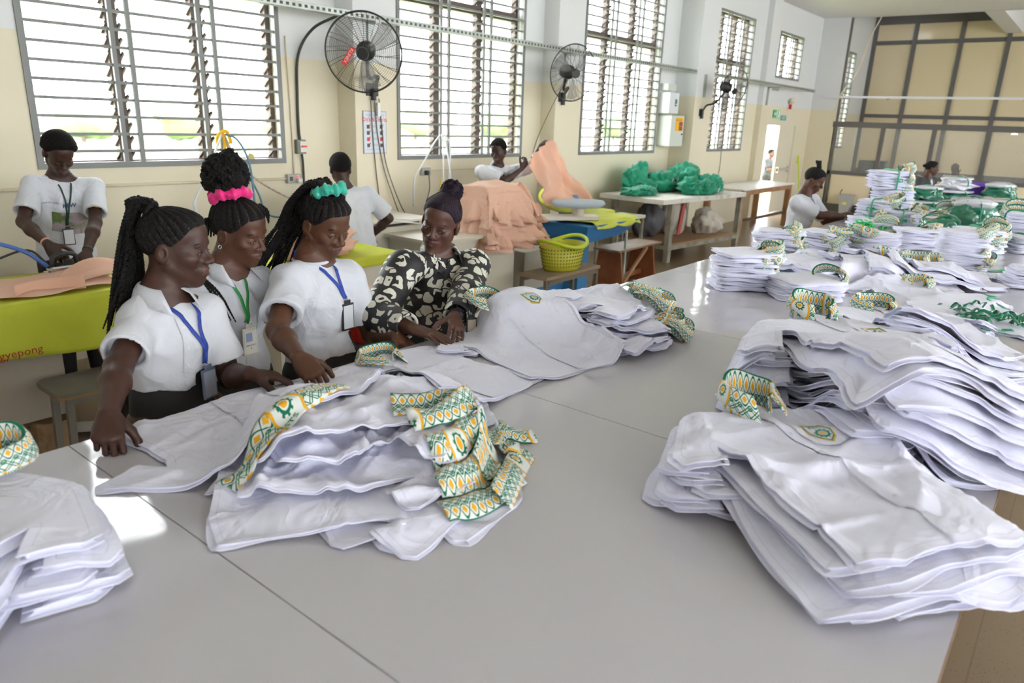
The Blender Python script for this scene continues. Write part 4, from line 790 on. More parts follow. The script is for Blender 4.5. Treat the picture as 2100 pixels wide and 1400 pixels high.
class Template:
    def __init__(s, pts, step):
        B = outline(pts, step); lo, hi = B.min(0), B.max(0)
        gx, gy = np.meshgrid(np.arange(lo[0], hi[0], step), np.arange(lo[1], hi[1], step), indexing='ij')
        G = np.stack([gx.ravel(), gy.ravel()], 1) + RNG.normal(0, step*.12, (gx.size, 2))
        G = G[in_poly(G, B)]
        d = np.sqrt(((G[:,None]-B[None])**2).sum(2)).min(1); G = G[d > step*.55]
        P = np.concatenate([B, G]); k = len(B)
        r = delaunay_2d_cdt([Vector(p) for p in P], [(i,(i+1)%k) for i in range(k)], [list(range(k))], 1, 1e-7)
        s.P = np.array([v[:] for v in r[0]]); T = np.array([f for f in r[2] if len(f) == 3])
        c = s.P[T].mean(1); s.T = T[in_poly(c, B)]
        a, b, c = s.P[s.T[:,0]], s.P[s.T[:,1]], s.P[s.T[:,2]]
        fl = ((b-a)[:,0]*(c-a)[:,1] - (b-a)[:,1]*(c-a)[:,0]) < 0; s.T[fl] = s.T[fl][:, ::-1]
        s.nb = k
        s.d = np.sqrt(((s.P[:,None]-B[None])**2).sum(2)).min(1)
        E = np.concatenate([s.T[:,[0,1]], s.T[:,[1,2]], s.T[:,[2,0]]]); s.E = E
        s.deg = np.bincount(E.ravel(), minlength=len(s.P)).astype(float)
        w = [(.5,.5,0),(0,.5,.5),(.5,0,.5),(1/3,1/3,1/3),(.7,.15,.15),(.15,.7,.15),(.15,.15,.7)]; s.W = np.array(w)
SHIRT_PTS = [(-.065,0),(-.02,-.012),(.02,-.012),(.065,0),(.215,-.035),(.245,-.06),(.385,-.235),(.375,-.27),(.285,-.325),(.25,-.24),(.235,-.30),(.245,-.55),(.255,-.71),(.15,-.735),(0,-.725),(-.15,-.735),(-.255,-.71),(-.245,-.55),(-.235,-.30),(-.25,-.24),(-.285,-.325),(-.375,-.27),(-.385,-.235),(-.245,-.06),(-.215,-.035)]
TF = Template(SHIRT_PTS, .0098); TC = Template(SHIRT_PTS, .024)
def folds(P, n, amp, rng, span=(.10,.42), sig=(.0055,.024)):
    """sum of random ridges, some soft, some creased"""
    w = np.zeros(len(P)); lo, hi = P.min(0), P.max(0)
    for _ in range(n):
        a = rng.uniform(lo, hi); th = rng.uniform(0, math.pi); L = rng.uniform(*span); d = np.array([math.cos(th), math.sin(th)]); nrm = np.array([-d[1], d[0]])
        q = P - a; t = q@d; s = q@nrm + rng.uniform(-1.4,1.4)*t*t; sg = rng.uniform(*sig); k = rng.uniform()
        pr = np.exp(-(s/sg)**2) if k < .5 else np.exp(-np.abs(s)/sg*np.where(s > 0, 1.0, .35))
        w += rng.uniform(.35,1)*amp*pr*np.exp(-(t/L*1.6)**2)
    return w
def drape(tp, M2, th, rng, nf=8, amp=.010, edge=.006, base=0.0, relax=6, warp=.012, rad=2, tone=None):
    """lay template tp through 2x3 matrix M2 on the height field; returns top vertices and updates the field"""
    P = tp.P.copy()
    for _ in range(3):
        k = rng.normal(0, 5, (2, 2)); ph = rng.uniform(0, 6.28, 2)
        P = P + warp*np.stack([np.sin(P@k[0]+ph[0]), np.sin(P@k[1]+ph[1])], 1)*.6
    xy = P@M2[:, :2].T + M2[:, 2]
    i0, j0 = (np.floor((xy.min(0)-[GX0,GY0])/GS).astype(int)-6).clip(0); i1, j1 = (np.ceil((xy.max(0)-[GX0,GY0])/GS).astype(int)+7)
    i1, j1 = min(i1, HF.shape[0]), min(j1, HF.shape[1])
    S = HF.copy() if False else None
    Sub = smooth_h(HF, i0, i1, j0, j1, rad)
    fx = np.clip((xy[:,0]-GX0)/GS-i0, 0, Sub.shape[0]-1.001); fy = np.clip((xy[:,1]-GY0)/GS-j0, 0, Sub.shape[1]-1.001); i, j = fx.astype(int), fy.astype(int); a, b = fx-i, fy-j
    zs = Sub[i,j]*(1-a)*(1-b)+Sub[i+1,j]*a*(1-b)+Sub[i,j+1]*(1-a)*b+Sub[i+1,j+1]*a*b
    zr = hsample(HF, xy[:,0], xy[:,1])
    w = folds(tp.P, nf, amp, rng)
    if edge:
        arc = tp.P@rng.normal(0, 14, 2)+rng.uniform(0, 6); w += edge*np.exp(-(tp.d/.035)**2)*(.5+.5*np.sin(arc*1.3+np.sin(arc*.7)*1.5))
    z = np.maximum(zs, zr) + th + base
    for _ in range(relax):
        acc = np.zeros_like(z); np.add.at(acc, tp.E[:,0], z[tp.E[:,1]]); np.add.at(acc, tp.E[:,1], z[tp.E[:,0]])
        z = .5*z + .5*acc/tp.deg; z = np.maximum(z, zr+th*.8)
    z = z + w
    acc = np.zeros_like(z); np.add.at(acc, tp.E[:,0], z[tp.E[:,1]]); np.add.at(acc, tp.E[:,1], z[tp.E[:,0]]); z = .7*z + .3*acc/tp.deg
    V = np.concatenate([xy, z[:,None]], 1)
    Q = np.concatenate([V] + [np.einsum('k,tkc->tc', wv, V[tp.T]) for wv in tp.W])
    ii = np.clip(((Q[:,0]-GX0)/GS+.5).astype(int), 0, HF.shape[0]-1); jj = np.clip(((Q[:,1]-GY0)/GS+.5).astype(int), 0, HF.shape[1]-1)
    np.maximum.at(HF, (ii, jj), Q[:,2])
    return V
def shell(tp, V, th, name, mat, parent, seed=0):
    """two thin sheets, one above the other, open to a shadow gap round the rim"""
    n, k = len(V), tp.nb; rng = np.random.default_rng(seed)
    B = V[:k]; c = np.roll(B, 1, 0) - np.roll(B, -1, 0); nr = np.stack([c[:,1], -c[:,0]], 1); nr /= np.linalg.norm(nr, axis=1)[:,None]+1e-9
    c0 = V[:, :2].mean(0); s = np.sign((nr*(c0 - B[:, :2])).sum(1).sum()) or 1; nr = nr*s
    def ring(ins, dz):
        q = B.copy(); q[:, :2] += nr*(ins if np.ndim(ins) == 0 else np.asarray(ins)[:,None]); q[:,2] += dz; return q
    ph = rng.uniform(0, 6.28, 3); t = np.arange(k)/k*6.283; wob = .007*np.sin(t*5+ph[0]) + .005*np.sin(t*11+ph[1]) - .004
    t1 = .0022
    rings = [B.copy(), ring(0, -t1), ring(0, -t1), ring(.016, -t1-.001), ring(.016, -th+t1), ring(wob, -th+t1), ring(wob, -th+t1), ring(wob, -th)]
    VV = np.concatenate([V] + rings); i = np.arange(k); j = (i+1) % k; Fs = [tp.T]
    for a_, b_ in ((0,1),(2,3),(3,4),(4,5),(6,7)):
        oa, ob = n+a_*k, n+b_*k; Fs += [np.stack([oa+i, ob+i, ob+j], 1), np.stack([oa+i, ob+j, oa+j], 1)]
    o = np_mesh(name, VV, np.concatenate(Fs), mat, parent, True); at = o.data.attributes.new('edge_distance', 'FLOAT', 'POINT'); at.data.foreach_set('value', np.concatenate([tp.d, np.zeros(len(VV)-n)]).astype(np.float32)); return o
def mat2(cx, cy, dirx, diry, sx=1.0, sy=1.0, flip=1):
    """shirt placed with its collar at cx,cy and its body running towards dir"""
    L = math.hypot(dirx, diry); dx, dy = dirx/L, diry/L
    # template -y -> dir ; template x -> right of dir
    return np.array([[-dy*sx*flip, -dx*sy, cx], [dx*sx*flip, -dy*sy, cy]])
from mathutils.bvhtree import BVHTree
class Surf:
    def __init__(s, tp, V): s.t = BVHTree.FromPolygons([tuple(p) for p in V], [tuple(int(i) for i in f) for f in tp.T]); s.V = V
    def z(s, x, y):
        h = s.t.ray_cast(Vector((x, y, 5)), Vector((0,0,-1)))
        return h[0].z if h[0] is not None else float(hsample(HF, np.array([x]), np.array([y]))[0])
def drape_patch(name, surf, M2, poly, mat, parent, off=.002, step=.012):
    tp = Template(poly, step); xy = tp.P@M2[:, :2].T + M2[:, 2]
    V = np.array([(x, y, surf.z(x, y)+off) for x, y in xy])
    if np.linalg.det(M2[:, :2]) < 0: T = tp.T[:, ::-1]
    else: T = tp.T
    return np_mesh(name, V, T, mat, parent, True)
def drape_decal(name, surf, M2, V2, F, mat, parent, off=.0035):
    xy = np.asarray(V2)@M2[:, :2].T + M2[:, 2]; V = [(x, y, surf.z(x, y)+off) for x, y in xy]
    fl = np.linalg.det(M2[:, :2]) < 0
    return MB().add(V, [tuple(f)[::-1] if fl else tuple(f) for f in F]).build(name, mat, parent)
def ring2(poly_out, poly_in):
    k = len(poly_out); return np.array(list(poly_out)+list(poly_in)), [(i,(i+1)%k,(i+1)%k+k,i+k) for i in range(k)]
def gear2(c, r, teeth=10):
    o = []; i_ = []
    for k in range(teeth*4):
        a = 2*math.pi*k/(teeth*4); rr = r*(1.22 if k % 4 in (0, 1) else 1.0); o.append((c[0]+rr*math.cos(a), c[1]+rr*math.sin(a))); i_.append((c[0]+.72*r*math.cos(a), c[1]+.72*r*math.sin(a)))
    return ring2(o, i_)
def disc2(c, r, n=14): return np.array([(c[0]+r*math.cos(2*math.pi*k/n), c[1]+r*math.sin(2*math.pi*k/n)) for k in range(n)]), [tuple(range(n))]
def place2(V, c, ang, s=1.0):
    ca, sa = math.cos(ang), math.sin(ang); V = np.asarray(V)*s; return np.stack([V[:,0]*ca - V[:,1]*sa + c[0], V[:,0]*sa + V[:,1]*ca + c[1]], 1)
def crest(surf, M2, c, ang, s, parent):
    """embroidered shield with gear and letters, in template coordinates"""
    sh = [(-.5,.62),(-.25,.55),(0,.62),(.25,.55),(.5,.62),(.5,.0),(.38,-.42),(0,-.72),(-.38,-.42),(-.5,0)]
    A = place2(sh, c, ang, s); Bq = place2(np.array(sh)*.88, c, ang, s); C_ = place2(np.array(sh)*.80, c, ang, s)
    drape_decal('crest_field', surf, M2, np.array(A), [tuple(range(len(A)))], WHT, parent, .003)
    v, f = ring2(A, Bq); drape_decal('crest_border', surf, M2, v, f, GOLD, parent, .0045)
    v, f = ring2(Bq, C_); drape_decal('crest_line', surf, M2, v, f, GREENT, parent, .0045)
    v, f = gear2((0,-.14), .24); drape_decal('crest_gear', surf, M2, place2(v, c, ang, s), f, GREENT, parent, .0046)
    v, f = disc2((0,-.14), .10); drape_decal('crest_hub', surf, M2, place2(v, c, ang, s), f, GOLD, parent, .0046)
    v, f = text_mesh('KSTS', .26); v = v - v.max(0)/2 + [0, .32]; drape_decal('crest_letters', surf, M2, place2(v, c, ang, s), f, GREENT, parent, .0046)
def strip_uv(n, m, length, h, u0): return [(u0 + length*i/(n-1)/h, j/(m-1)) for i in range(n) for j in range(m)]
def ring_collar(name, c, dirv, parent, tilt=0.0, a=.068, b=.058, hb=.075, hf=.045, u0=0.0, seed=0, flare=.022, gap=22, squash=1.0, lean=0.0):
    """standing shirt collar, folded over; c = neck centre, dirv = towards the hem"""
    rng = np.random.default_rng(seed); dx, dy = np.array(dirv)/np.linalg.norm(dirv); F_ = np.array([dx,dy,0]); S_ = np.array([-dy,dx,0.]); Zv = np.array([0,0,1.])
    n = 44; prof = []; V = []; uv = []
    al = 2*(math.pi - math.radians(gap))*.065
    for i in range(n):
        t = -1 + 2*i/(n-1); th = t*(math.pi - math.radians(gap)); back = .5+.5*math.cos(th); front = 1-back
        h = hf + (hb-hf)*back**.8; h *= 1 + .06*math.sin(th*3+seed)
        rad = S_*math.sin(th) - F_*math.cos(th); p0 = np.array(c) + S_*math.sin(th)*a - F_*math.cos(th)*b*squash
        out = rad
        pt = max(0, abs(t)-.72)/.28       # collar points drop forward
        top = p0 + Zv*h - out*(.004) + F_*lean*h
        fold = top + out*.008 + Zv*.002
        fl = flare*(1+.9*pt)
        bot = p0 + out*fl + F_*(lean*h*.3 + .022*pt) + Zv*(h*.30*(1-pt) + .003 + .012*math.sin(th*2+seed*1.7))
        row = [p0 - Zv*.004, p0*.5+top*.5, top, fold, fold*.62+bot*.38 + out*.003, bot]
        us = u0 + t*.5*al/.045
        V += row; uv += [(us, .15), (us, .6), (us, .97), (us, .97), (us, .55), (us, .02)]
    m = 6; V = np.array(V)
    if tilt: # tip the whole collar towards / away from the hem
        ca, sa = math.cos(tilt), math.sin(tilt); q = V - np.array(c); f = q@F_; z = q[:,2]; V = V + np.outer(f*(ca-1) + z*sa, F_) + np.outer(-f*sa + z*(ca-1), Zv)*1.0
    F = np.array([(i*m+j, i*m+j+1, (i+1)*m+j+1, (i+1)*m+j) for i in range(n-1) for j in range(m-1)])
    o = np_mesh(name, V, F[:, ::-1], COLLAR, parent, True, uv)
    s = o.modifiers.new('thick', 'SOLIDIFY'); s.thickness = .0022
    return o
def band_collar(name, pts, parent, w=.045, u0=0.0, roll=None, seed=0, z_of=None, vflip=False, lift=.004, bulge=.006):
    """collar band lying on the pile: pts = ground path of its centre line (x,y), draped on the height field"""
    P = np.array(catmull([(p[0], p[1], 0) for p in pts], 8)); n = len(P); T = np.gradient(P, axis=0); T /= np.linalg.norm(T, axis=1)[:,None]+1e-9
    N = np.stack([-T[:,1], T[:,0], 0*T[:,0]], 1); L = np.concatenate([[0], np.cumsum(np.linalg.norm(np.diff(P, axis=0), axis=1))])
    m = 6; V = []; uv = []
    for i in range(n):
        for j in range(m):
            s = (j/(m-1)-.5); q = P[i] + N[i]*s*w; V.append(q); vv = j/(m-1); uv.append((u0 + L[i]/w, 1-vv if vflip else vv))
    V = np.array(V); z = hsample(HF, V[:,0], V[:,1]).reshape(n, m)
    for _ in range(4): z[1:-1] = np.maximum(z[1:-1], .5*z[1:-1] + .25*z[:-2] + .25*z[2:])
    s = np.linspace(-1, 1, m); z = z + lift + bulge*(1-s*s)[None]
    if roll is not None: z = z + (s[None]*.5+.5)*np.asarray(roll if hasattr(roll, '__len__') else [roll]*n)[:,None] if hasattr(roll, '__len__') else z + (s[None]*.5+.5)*roll
    V[:,2] = z.ravel()
    F = np.array([(i*m+j, i*m+j+1, (i+1)*m+j+1, (i+1)*m+j) for i in range(n-1) for j in range(m-1)])
    o = np_mesh(name, V, F[:, ::-1], COLLAR, parent, True, uv); sm = o.modifiers.new('thick', 'SOLIDIFY'); sm.thickness = .003; sm.offset = -1
    ii = np.clip(((V[:,0]-GX0)/GS+.5).astype(int), 0, HF.shape[0]-1); jj = np.clip(((V[:,1]-GY0)/GS+.5).astype(int), 0, HF.shape[1]-1); np.maximum.at(HF, (ii, jj), V[:,2]+.002)
    return o, V.reshape(n, m, 3)
def lay_shirt(label, cx, cy, dirv, seed, group=None, fine=False, th=.012, nf=8, amp=.010, sx=1.0, sy=1.0, flip=1, placket=False, pocket=None, edge=.006, rad=2, base=0.0, warp=.012, buttons=0, relax=6):
    rng = np.random.default_rng(seed); tp = TF if fine else TC; M2 = mat2(cx, cy, dirv[0], dirv[1], sx, sy, flip)
    V = drape(tp, M2, th, rng, nf, amp, edge, base, relax, warp, rad)
    root = thing('school_shirt', label, 'shirt', (cx, cy, 0), 0, group)
    root.location = (0, 0, 0)
    if flip < 0:
        tp2 = Template.__new__(Template); tp2.__dict__ = dict(tp.__dict__); tp2.T = tp.T[:, ::-1]; tpm = tp2
    else: tpm = tp
    shell(tpm, V, th, 'body', SHIRT, root, seed)
    sf = Surf(tp, V) if (placket or pocket or buttons) else None
    if placket: drape_patch('placket', sf, M2, [(-.016,-.02),(.016,-.02),(.018,-.4),(.016,-.715),(-.016,-.715),(-.018,-.4)], SHIRT, root, .0035, .015)
    for k in range(buttons):
        v, f = disc2((0, -.09-.115*k), .0055, 10); drape_decal('button', sf, M2, v, f, BUTTON, root, .0062)
    if pocket:
        px, py = pocket; s = 1 if px > 0 else -1
        drape_patch('pocket', sf, M2, [(px-.055,py+.06),(px+.055,py+.06),(px+.055,py-.045),(px,py-.068),(px-.055,py-.045)], SHIRT, root, .003, .014)
        crest(sf, M2, (px, py+.005), 0.0, .074, root)
    return root, M2, sf
# ------------------------------------------------------------------ shirts on the table
SR = np.random.default_rng(21)
ORD = ['first', 'second', 'third', 'fourth', 'fifth', 'sixth', 'seventh', 'eighth', 'ninth', 'tenth', 'eleventh', 'twelfth', 'thirteenth', 'fourteenth', 'fifteenth', 'sixteenth']
def stack(n, cx, cy, dirv, th, what, group, top_label, seed, jit=.022, jang=5, pocket=None, nf_top=12, amp_top=.011, sx=1.0, sy=1.0, flip=1, buttons=5, tops=1, **kw):
    a0 = math.atan2(dirv[1], dirv[0]); last = None
    for k in range(n):
        r = np.random.default_rng(seed*100+k); a = a0 + math.radians(r.uniform(-jang, jang)); top = k == n-1
        if top: a = a0
        lab = top_label if top else '%s white shirt from the bottom of the %s' % (ORD[k], what)
        jx, jy = (0, 0) if top else (r.uniform(-jit, jit), r.uniform(-jit, jit))
        last = lay_shirt(lab, cx+jx, cy+jy, (math.cos(a), math.sin(a)), seed*1000+k, group, fine=top or k >= n-tops, th=th, nf=nf_top if top else 4, amp=amp_top if top else .005,
                         sx=sx*(1 if top else r.uniform(.96,1.03)), sy=sy*(1 if top else r.uniform(.95,1.06)), flip=flip, placket=top, pocket=pocket if top else None, buttons=buttons if top else 0, edge=.007, **kw)
    return last
def top_z(x, y): return float(hsample(HF, np.array([x]), np.array([y]))[0])
# left front stack, cut by the picture edge
r_, M2, sf = stack(7, .40, 1.745, (-.78,-.60), .016, 'left front stack', 'shirts in the left front stack', 'topmost white shirt of the stack cut off by the left picture edge', 1)
ring_collar('collar', (.41, 1.75, top_z(.37, 1.715)+.002), (-.78,-.60), r_, seed=1, u0=.3, hb=.07)
# centre pile with its fan of collars
fan = [(1.30,1.12,-.70,.70), (1.22,1.08,-.50,.86), (1.38,1.10,-.80,.58), (1.43,1.18,-.62,.78), (1.27,1.12,-.78,.62), (1.45,1.22,-.55,.83), (1.34,1.15,-.74,.68), (1.44,1.28,-.86,.50), (1.45,1.26,-.80,.55)]
bands = [[(1.02,.98),(1.10,.96),(1.20,.965),(1.30,.99)], [(1.16,.93),(1.24,.97),(1.33,1.02),(1.42,1.06)], [(1.06,1.04),(1.15,1.02),(1.25,1.05),(1.33,1.10)], [(1.20,1.02),(1.27,1.06),(1.33,1.12)],
         [(1.10,1.10),(1.18,1.09),(1.28,1.13)], [(1.36,1.06),(1.44,1.13),(1.52,1.20)], [(1.13,1.20),(1.22,1.17),(1.33,1.16)], [(1.16,1.30),(1.25,1.24),(1.36,1.20)], [(1.36,1.13),(1.45,1.16),(1.53,1.11)]]
D_ROOTS = []
for k, (x, y, dx, dy) in enumerate(fan):
    top = k == len(fan)-1
    r_, M2, sf = lay_shirt('topmost crumpled white shirt of the centre pile, collar on the fan' if top else 'crumpled white shirt in the centre pile, %s layer from the table' % ORD[k], x, y, (dx, dy), 300+k, 'shirts in the centre pile', fine=True, th=.0065, nf=48 if k > 5 else 18, amp=.024 if k > 5 else .007, edge=.014 if k > 5 else .006, warp=.026, sx=.95, sy=.80)
    D_ROOTS.append(r_)
for k, r_ in enumerate(D_ROOTS):
    band_collar('collar', bands[k], r_, w=.058, u0=k*.77, roll=[.012,.03,.018,.026,.01,.02,.03,.02,.012][k], vflip=k % 2 == 0)
# flat shirt in front of the first woman, its collar strip spread open
r_, M2, sf = lay_shirt('white shirt spread flat in front of the first woman, collar strip open with gear emblem', 1.0, 1.47, (.10, 1.0), 350, None, fine=True, th=.009, nf=30, amp=.012, edge=.010, sx=1.12, sy=.72, placket=True, buttons=4, warp=.02)
o, G_ = band_collar('collar', [(.765,1.425),(.86,1.445),(.97,1.475),(1.08,1.50),(1.17,1.53)], r_, w=.078, u0=1.9, lift=.006, bulge=.004)
on_grid_todo = (G_, r_)
# letters on that strip
def on_grid(G, V, F, name, mat, parent, off=.0035):
    n, m = G.shape[:2]; out = []
    for s, t in V:
        fi, fj = np.clip(s*(n-1), 0, n-1.001), np.clip(t*(m-1), 0, m-1.001); i, j = int(fi), int(fj); a, b = fi-i, fj-j
        p = G[i,j]*(1-a)*(1-b)+G[i+1,j]*a*(1-b)+G[i,j+1]*(1-a)*b+G[i+1,j+1]*a*b; out.append((p[0], p[1], p[2]+off))
    MB().add(out, F).build(name, mat, parent)
gn = G_.shape[0]; Lg = float(np.linalg.norm(np.diff(G_[:,2], axis=0), axis=1).sum()); sc_ = ((4.5-1.9)*.078)/Lg
v_, f_ = text_mesh('KSTS', 1.0, True); v_ = v_/v_.max(0); v_ = np.stack([sc_ + (.5-v_[:,0])*.145*-1, .05 + .17*v_[:,1]], 1); on_grid(G_, [(2*sc_-a_, .27-b_) if False else (a_, b_) for a_, b_ in v_], f_, 'collar_letters', GREENT, r_)
# shirt under the woman's hands
r_, M2, sf = lay_shirt('smooth white shirt spread flat under the hands of the print blouse woman', 1.66, 1.955, (.02,-1.0), 360, None, fine=True, th=.008, nf=18, amp=.008, edge=.007, sx=1.05, sy=.82, placket=True, buttons=4)
ring_collar('collar', (1.66, 1.93, top_z(1.66,1.90)), (.1,-1.0), r_, seed=4, u0=.9, hb=.05, hf=.03, a=.075, b=.05)
# upper centre pile
for k in range(6):
    r = np.random.default_rng(400+k); a = math.radians(131 + r.uniform(-12, 12)); x, y = 2.74+r.uniform(-.05,.05)+.02*k, [1.30,1.33,1.37,1.33,1.42,1.50][k]
    r_, M2, sf = lay_shirt('topmost white shirt of the pile beyond the woman in the patterned blouse' if k == 5 else 'white shirt in the pile beyond the print blouse, %s from the table' % ORD[k], x, y, (math.cos(a), math.sin(a)), 410+k, 'shirts in the pile beyond the patterned blouse', fine=True, th=.014, nf=28, amp=.018, edge=.012, warp=.02, sx=.95)
    ring_collar('collar', (x+.015, y, top_z(x-.03, y)-.002), (math.cos(a+r.uniform(-.6,.6)), math.sin(a+r.uniform(-.6,.6))), r_, seed=20+k, u0=k*.9, hb=.07, hf=.045, a=.075, b=.05, tilt=r.uniform(-.9,-.2))
r_, M2, sf = lay_shirt('flat white shirt with crest pocket next to the woman in the patterned blouse', 2.28, 1.965, (-.16,-.63), 430, None, fine=True, th=.008, nf=8, amp=.008, sy=.90, sx=.95, placket=True, pocket=(.11,-.24), buttons=4)
ring_collar('collar', (2.27, 1.95, top_z(2.26,1.92)), (-.2,-.6), r_, seed=6, u0=.2, hb=.05, hf=.03)
# right hand stacks
r_, M2, sf = stack(9, 1.87, .645, (-.53,-.85), .013, 'front right stack', 'shirts in the front right stack', 'topmost white shirt of the front right stack, collar standing and crest on pocket', 5, pocket=(.085,-.225), nf_top=34, amp_top=.018, jit=.03, sx=.94, sy=.95)
ring_collar('collar', (1.865, .630, top_z(1.83,.575)-.014), (-.53,-.85), r_, seed=2, u0=1.35, hb=.10, hf=.05, a=.066, b=.06, flare=.02, tilt=-.15)
r_, M2, sf = stack(14, 2.60, .70, (-.62,-.66), .0165, 'tall stack at the right', 'shirts in the tall right stack', 'topmost white shirt of the tall right stack, collar upright, crest on chest', 6, pocket=(.115,-.20), nf_top=26, amp_top=.016, jit=.03, jang=4, sy=1.08)
ring_collar('collar', (2.655, .72, top_z(2.56,.64)-.012), (-.62,-.66), r_, seed=3, u0=2.35, hb=.085, hf=.05, a=.07, b=.062, flare=.022)
r_, M2, sf = stack(9, 3.42, .66, (-.75,-.55), .015, 'right stack behind the tall one', 'shirts in the right stack behind', 'topmost white shirt of the right stack behind the tall one, collar half folded', 8, nf_top=26, amp_top=.016, jit=.03)
ring_collar('collar', (3.43, .67, top_z(3.36,.62)-.01), (-.75,-.55), r_, seed=5, u0=.6, hb=.06, hf=.04, a=.08, b=.06)
# ------------------------------------------------------------------ people: distance fields turned into surfaces
def V3(*a): return np.array(a, float)
def unit(v): v = np.asarray(v, float); return v/(np.linalg.norm(v)+1e-12)
class Field:
    def __init__(s): s.p = []
    def cone(s, a, b, r1, r2, k=.02, op='u'): s.p.append(('c', np.asarray(a, float), np.asarray(b, float), r1, r2, k, op)); return s
    def ell(s, c, r, k=.02, op='u', R=None): s.p.append(('e', np.asarray(c, float), np.asarray(r, float), R, None, k, op)); return s
    def fn(s, f, k=.02, op='u'): s.p.append(('f', f, None, None, None, k, op)); return s
    def sub(s, lo, hi):
        o = Field()
        for q in s.p:
            if q[0] == 'c':
                r = max(q[3], q[4]) + .05; a = np.minimum(q[1], q[2])-r; b = np.maximum(q[1], q[2])+r
            elif q[0] == 'e': r = q[2].max()+.05; a, b = q[1]-r, q[1]+r
            else: o.p.append(q); continue
            if (a < hi).all() and (b > lo).all(): o.p.append(q)
        return o if o.p else s
    def __call__(s, P):
        d = None
        for t, a, b, r1, r2, k, op in s.p:
            if t == 'c':
                pa = P-a; ba = b-a; h = np.clip(pa@ba/(ba@ba+1e-12), 0, 1); di = np.sqrt(((pa - h[:,None]*ba)**2).sum(1)) - (r1 + (r2-r1)*h)
            elif t == 'e':
                q = P-a
                if r1 is not None: q = q@r1
                k0 = np.sqrt(((q/b)**2).sum(1)); k1 = np.sqrt(((q/(b*b))**2).sum(1)); di = k0*(k0-1)/(k1+1e-9)
            else: di = a(P)
            if d is None: d = di; continue
            if op == 'u':
                if k > 0: h = np.clip(.5+.5*(di-d)/k, 0, 1); d = di*(1-h) + d*h - k*h*(1-h)
                else: d = np.minimum(d, di)
            elif op == 's':
                di = -di
                if k > 0: h = np.clip(.5-.5*(di-d)/k, 0, 1); d = di*(1-h) + d*h + k*h*(1-h)
                else: d = np.maximum(d, di)
            elif op == 'i': d = np.maximum(d, di)
        return d
def surface(f, lo, hi, h):
    """naive surface nets on a block-sparse grid"""
    lo = np.asarray(lo, float); hi = np.asarray(hi, float); B = 4
    if isinstance(f, Field): f = f.sub(lo, hi)
    nb = np.maximum(1, np.ceil((hi-lo)/(h*B)).astype(int)); n = nb*B+1
    ci = np.stack(np.meshgrid(*[np.arange(m+1) for m in nb], indexing='ij'), -1); C = f((lo + ci.reshape(-1,3)*h*B)).reshape(nb+1)
    am = np.abs(C); mn = np.min([am[a:a+nb[0], b:b+nb[1], c:c+nb[2]] for a in (0,1) for b in (0,1) for c in (0,1)], axis=0)
    act = mn < h*B*1.75
    G = np.repeat(np.repeat(np.repeat(C[:-1,:-1,:-1], B, 0), B, 1), B, 2); G = np.pad(G, ((0,1),)*3, mode='edge').astype(np.float32)
    bi = np.argwhere(act)
    if len(bi) == 0: return np.zeros((0,3)), np.zeros((0,4), int)
    off = np.stack(np.meshgrid(*[np.arange(B+1)]*3, indexing='ij'), -1).reshape(-1,3)
    I = (bi[:,None]*B + off[None]).reshape(-1,3); key = (I[:,0]*n[1] + I[:,1])*n[2] + I[:,2]; key = np.unique(key)
    I = np.stack([key//(n[1]*n[2]), (key//n[2]) % n[1], key % n[2]], 1)
    vals = np.concatenate([f(lo + I[s:s+150000]*h) for s in range(0, len(I), 150000)]); G[I[:,0], I[:,1], I[:,2]] = vals
    m = n-1; neg = G < 0
    cnt = sum(neg[a:a+m[0], b:b+m[1], c:c+m[2]].astype(np.int8) for a in (0,1) for b in (0,1) for c in (0,1)); cells = np.argwhere((cnt > 0) & (cnt < 8))
    idx = -np.ones(m, np.int64); idx[tuple(cells.T)] = np.arange(len(cells))
    corners = np.array([(a,b,c) for a in (0,1) for b in (0,1) for c in (0,1)]); acc = np.zeros((len(cells),3)); w = np.zeros(len(cells))
    for a in range(8):
        for b in range(a+1, 8):
            if np.abs(corners[a]-corners[b]).sum() != 1: continue
            A, Bc = cells+corners[a], cells+corners[b]; va = G[tuple(A.T)]; vb = G[tuple(Bc.T)]; x = (va < 0) != (vb < 0); t = va/(va-vb+1e-12); t = np.where(x, t, 0)
            acc += np.where(x[:,None], corners[a] + (corners[b]-corners[a])*t[:,None], 0); w += x
    V = lo + (cells + acc/np.maximum(w,1)[:,None])*h; Q = []
    for ax in range(3):
        e = np.eye(3, dtype=int)[ax]; sl0 = [slice(0, n[i]-1) if i == ax else slice(1, n[i]-1) for i in range(3)]; sl1 = [slice(1, n[i]) if i == ax else slice(1, n[i]-1) for i in range(3)]
        s0, s1 = neg[tuple(sl0)], neg[tuple(sl1)]; ed = np.argwhere(s0 != s1)
        if not len(ed): continue
        base = ed + np.array([0 if i == ax else 1 for i in range(3)]); fl = s0[tuple(ed.T)]; u, v = [(1,2),(2,0),(0,1)][ax]; eu, ev = np.eye(3, dtype=int)[u], np.eye(3, dtype=int)[v]
        q = np.stack([idx[tuple((base-eu-ev).T)], idx[tuple((base-ev).T)], idx[tuple(base.T)], idx[tuple((base-eu).T)]], 1); q[~fl] = q[~fl][:, ::-1]; Q.append(q)
    F = np.concatenate(Q); F = F[(F >= 0).all(1)]; return V, F
def merge(parts):
    Vs, Fs, o = [], [], 0
    for V, F in parts:
        if len(V): Vs.append(V); Fs.append(F+o); o += len(V)
    return np.concatenate(Vs), np.concatenate(Fs)
def to_surface(f, p, d, tmax=.5):
    """march from p along d to the surface of f"""
    P = np.atleast_2d(np.asarray(p, float)).copy(); d = unit(d); t = np.zeros(len(P))
    for _ in range(40): t = np.minimum(t + f(P + t[:,None]*d)*.8, tmax)
    return P + t[:,None]*d
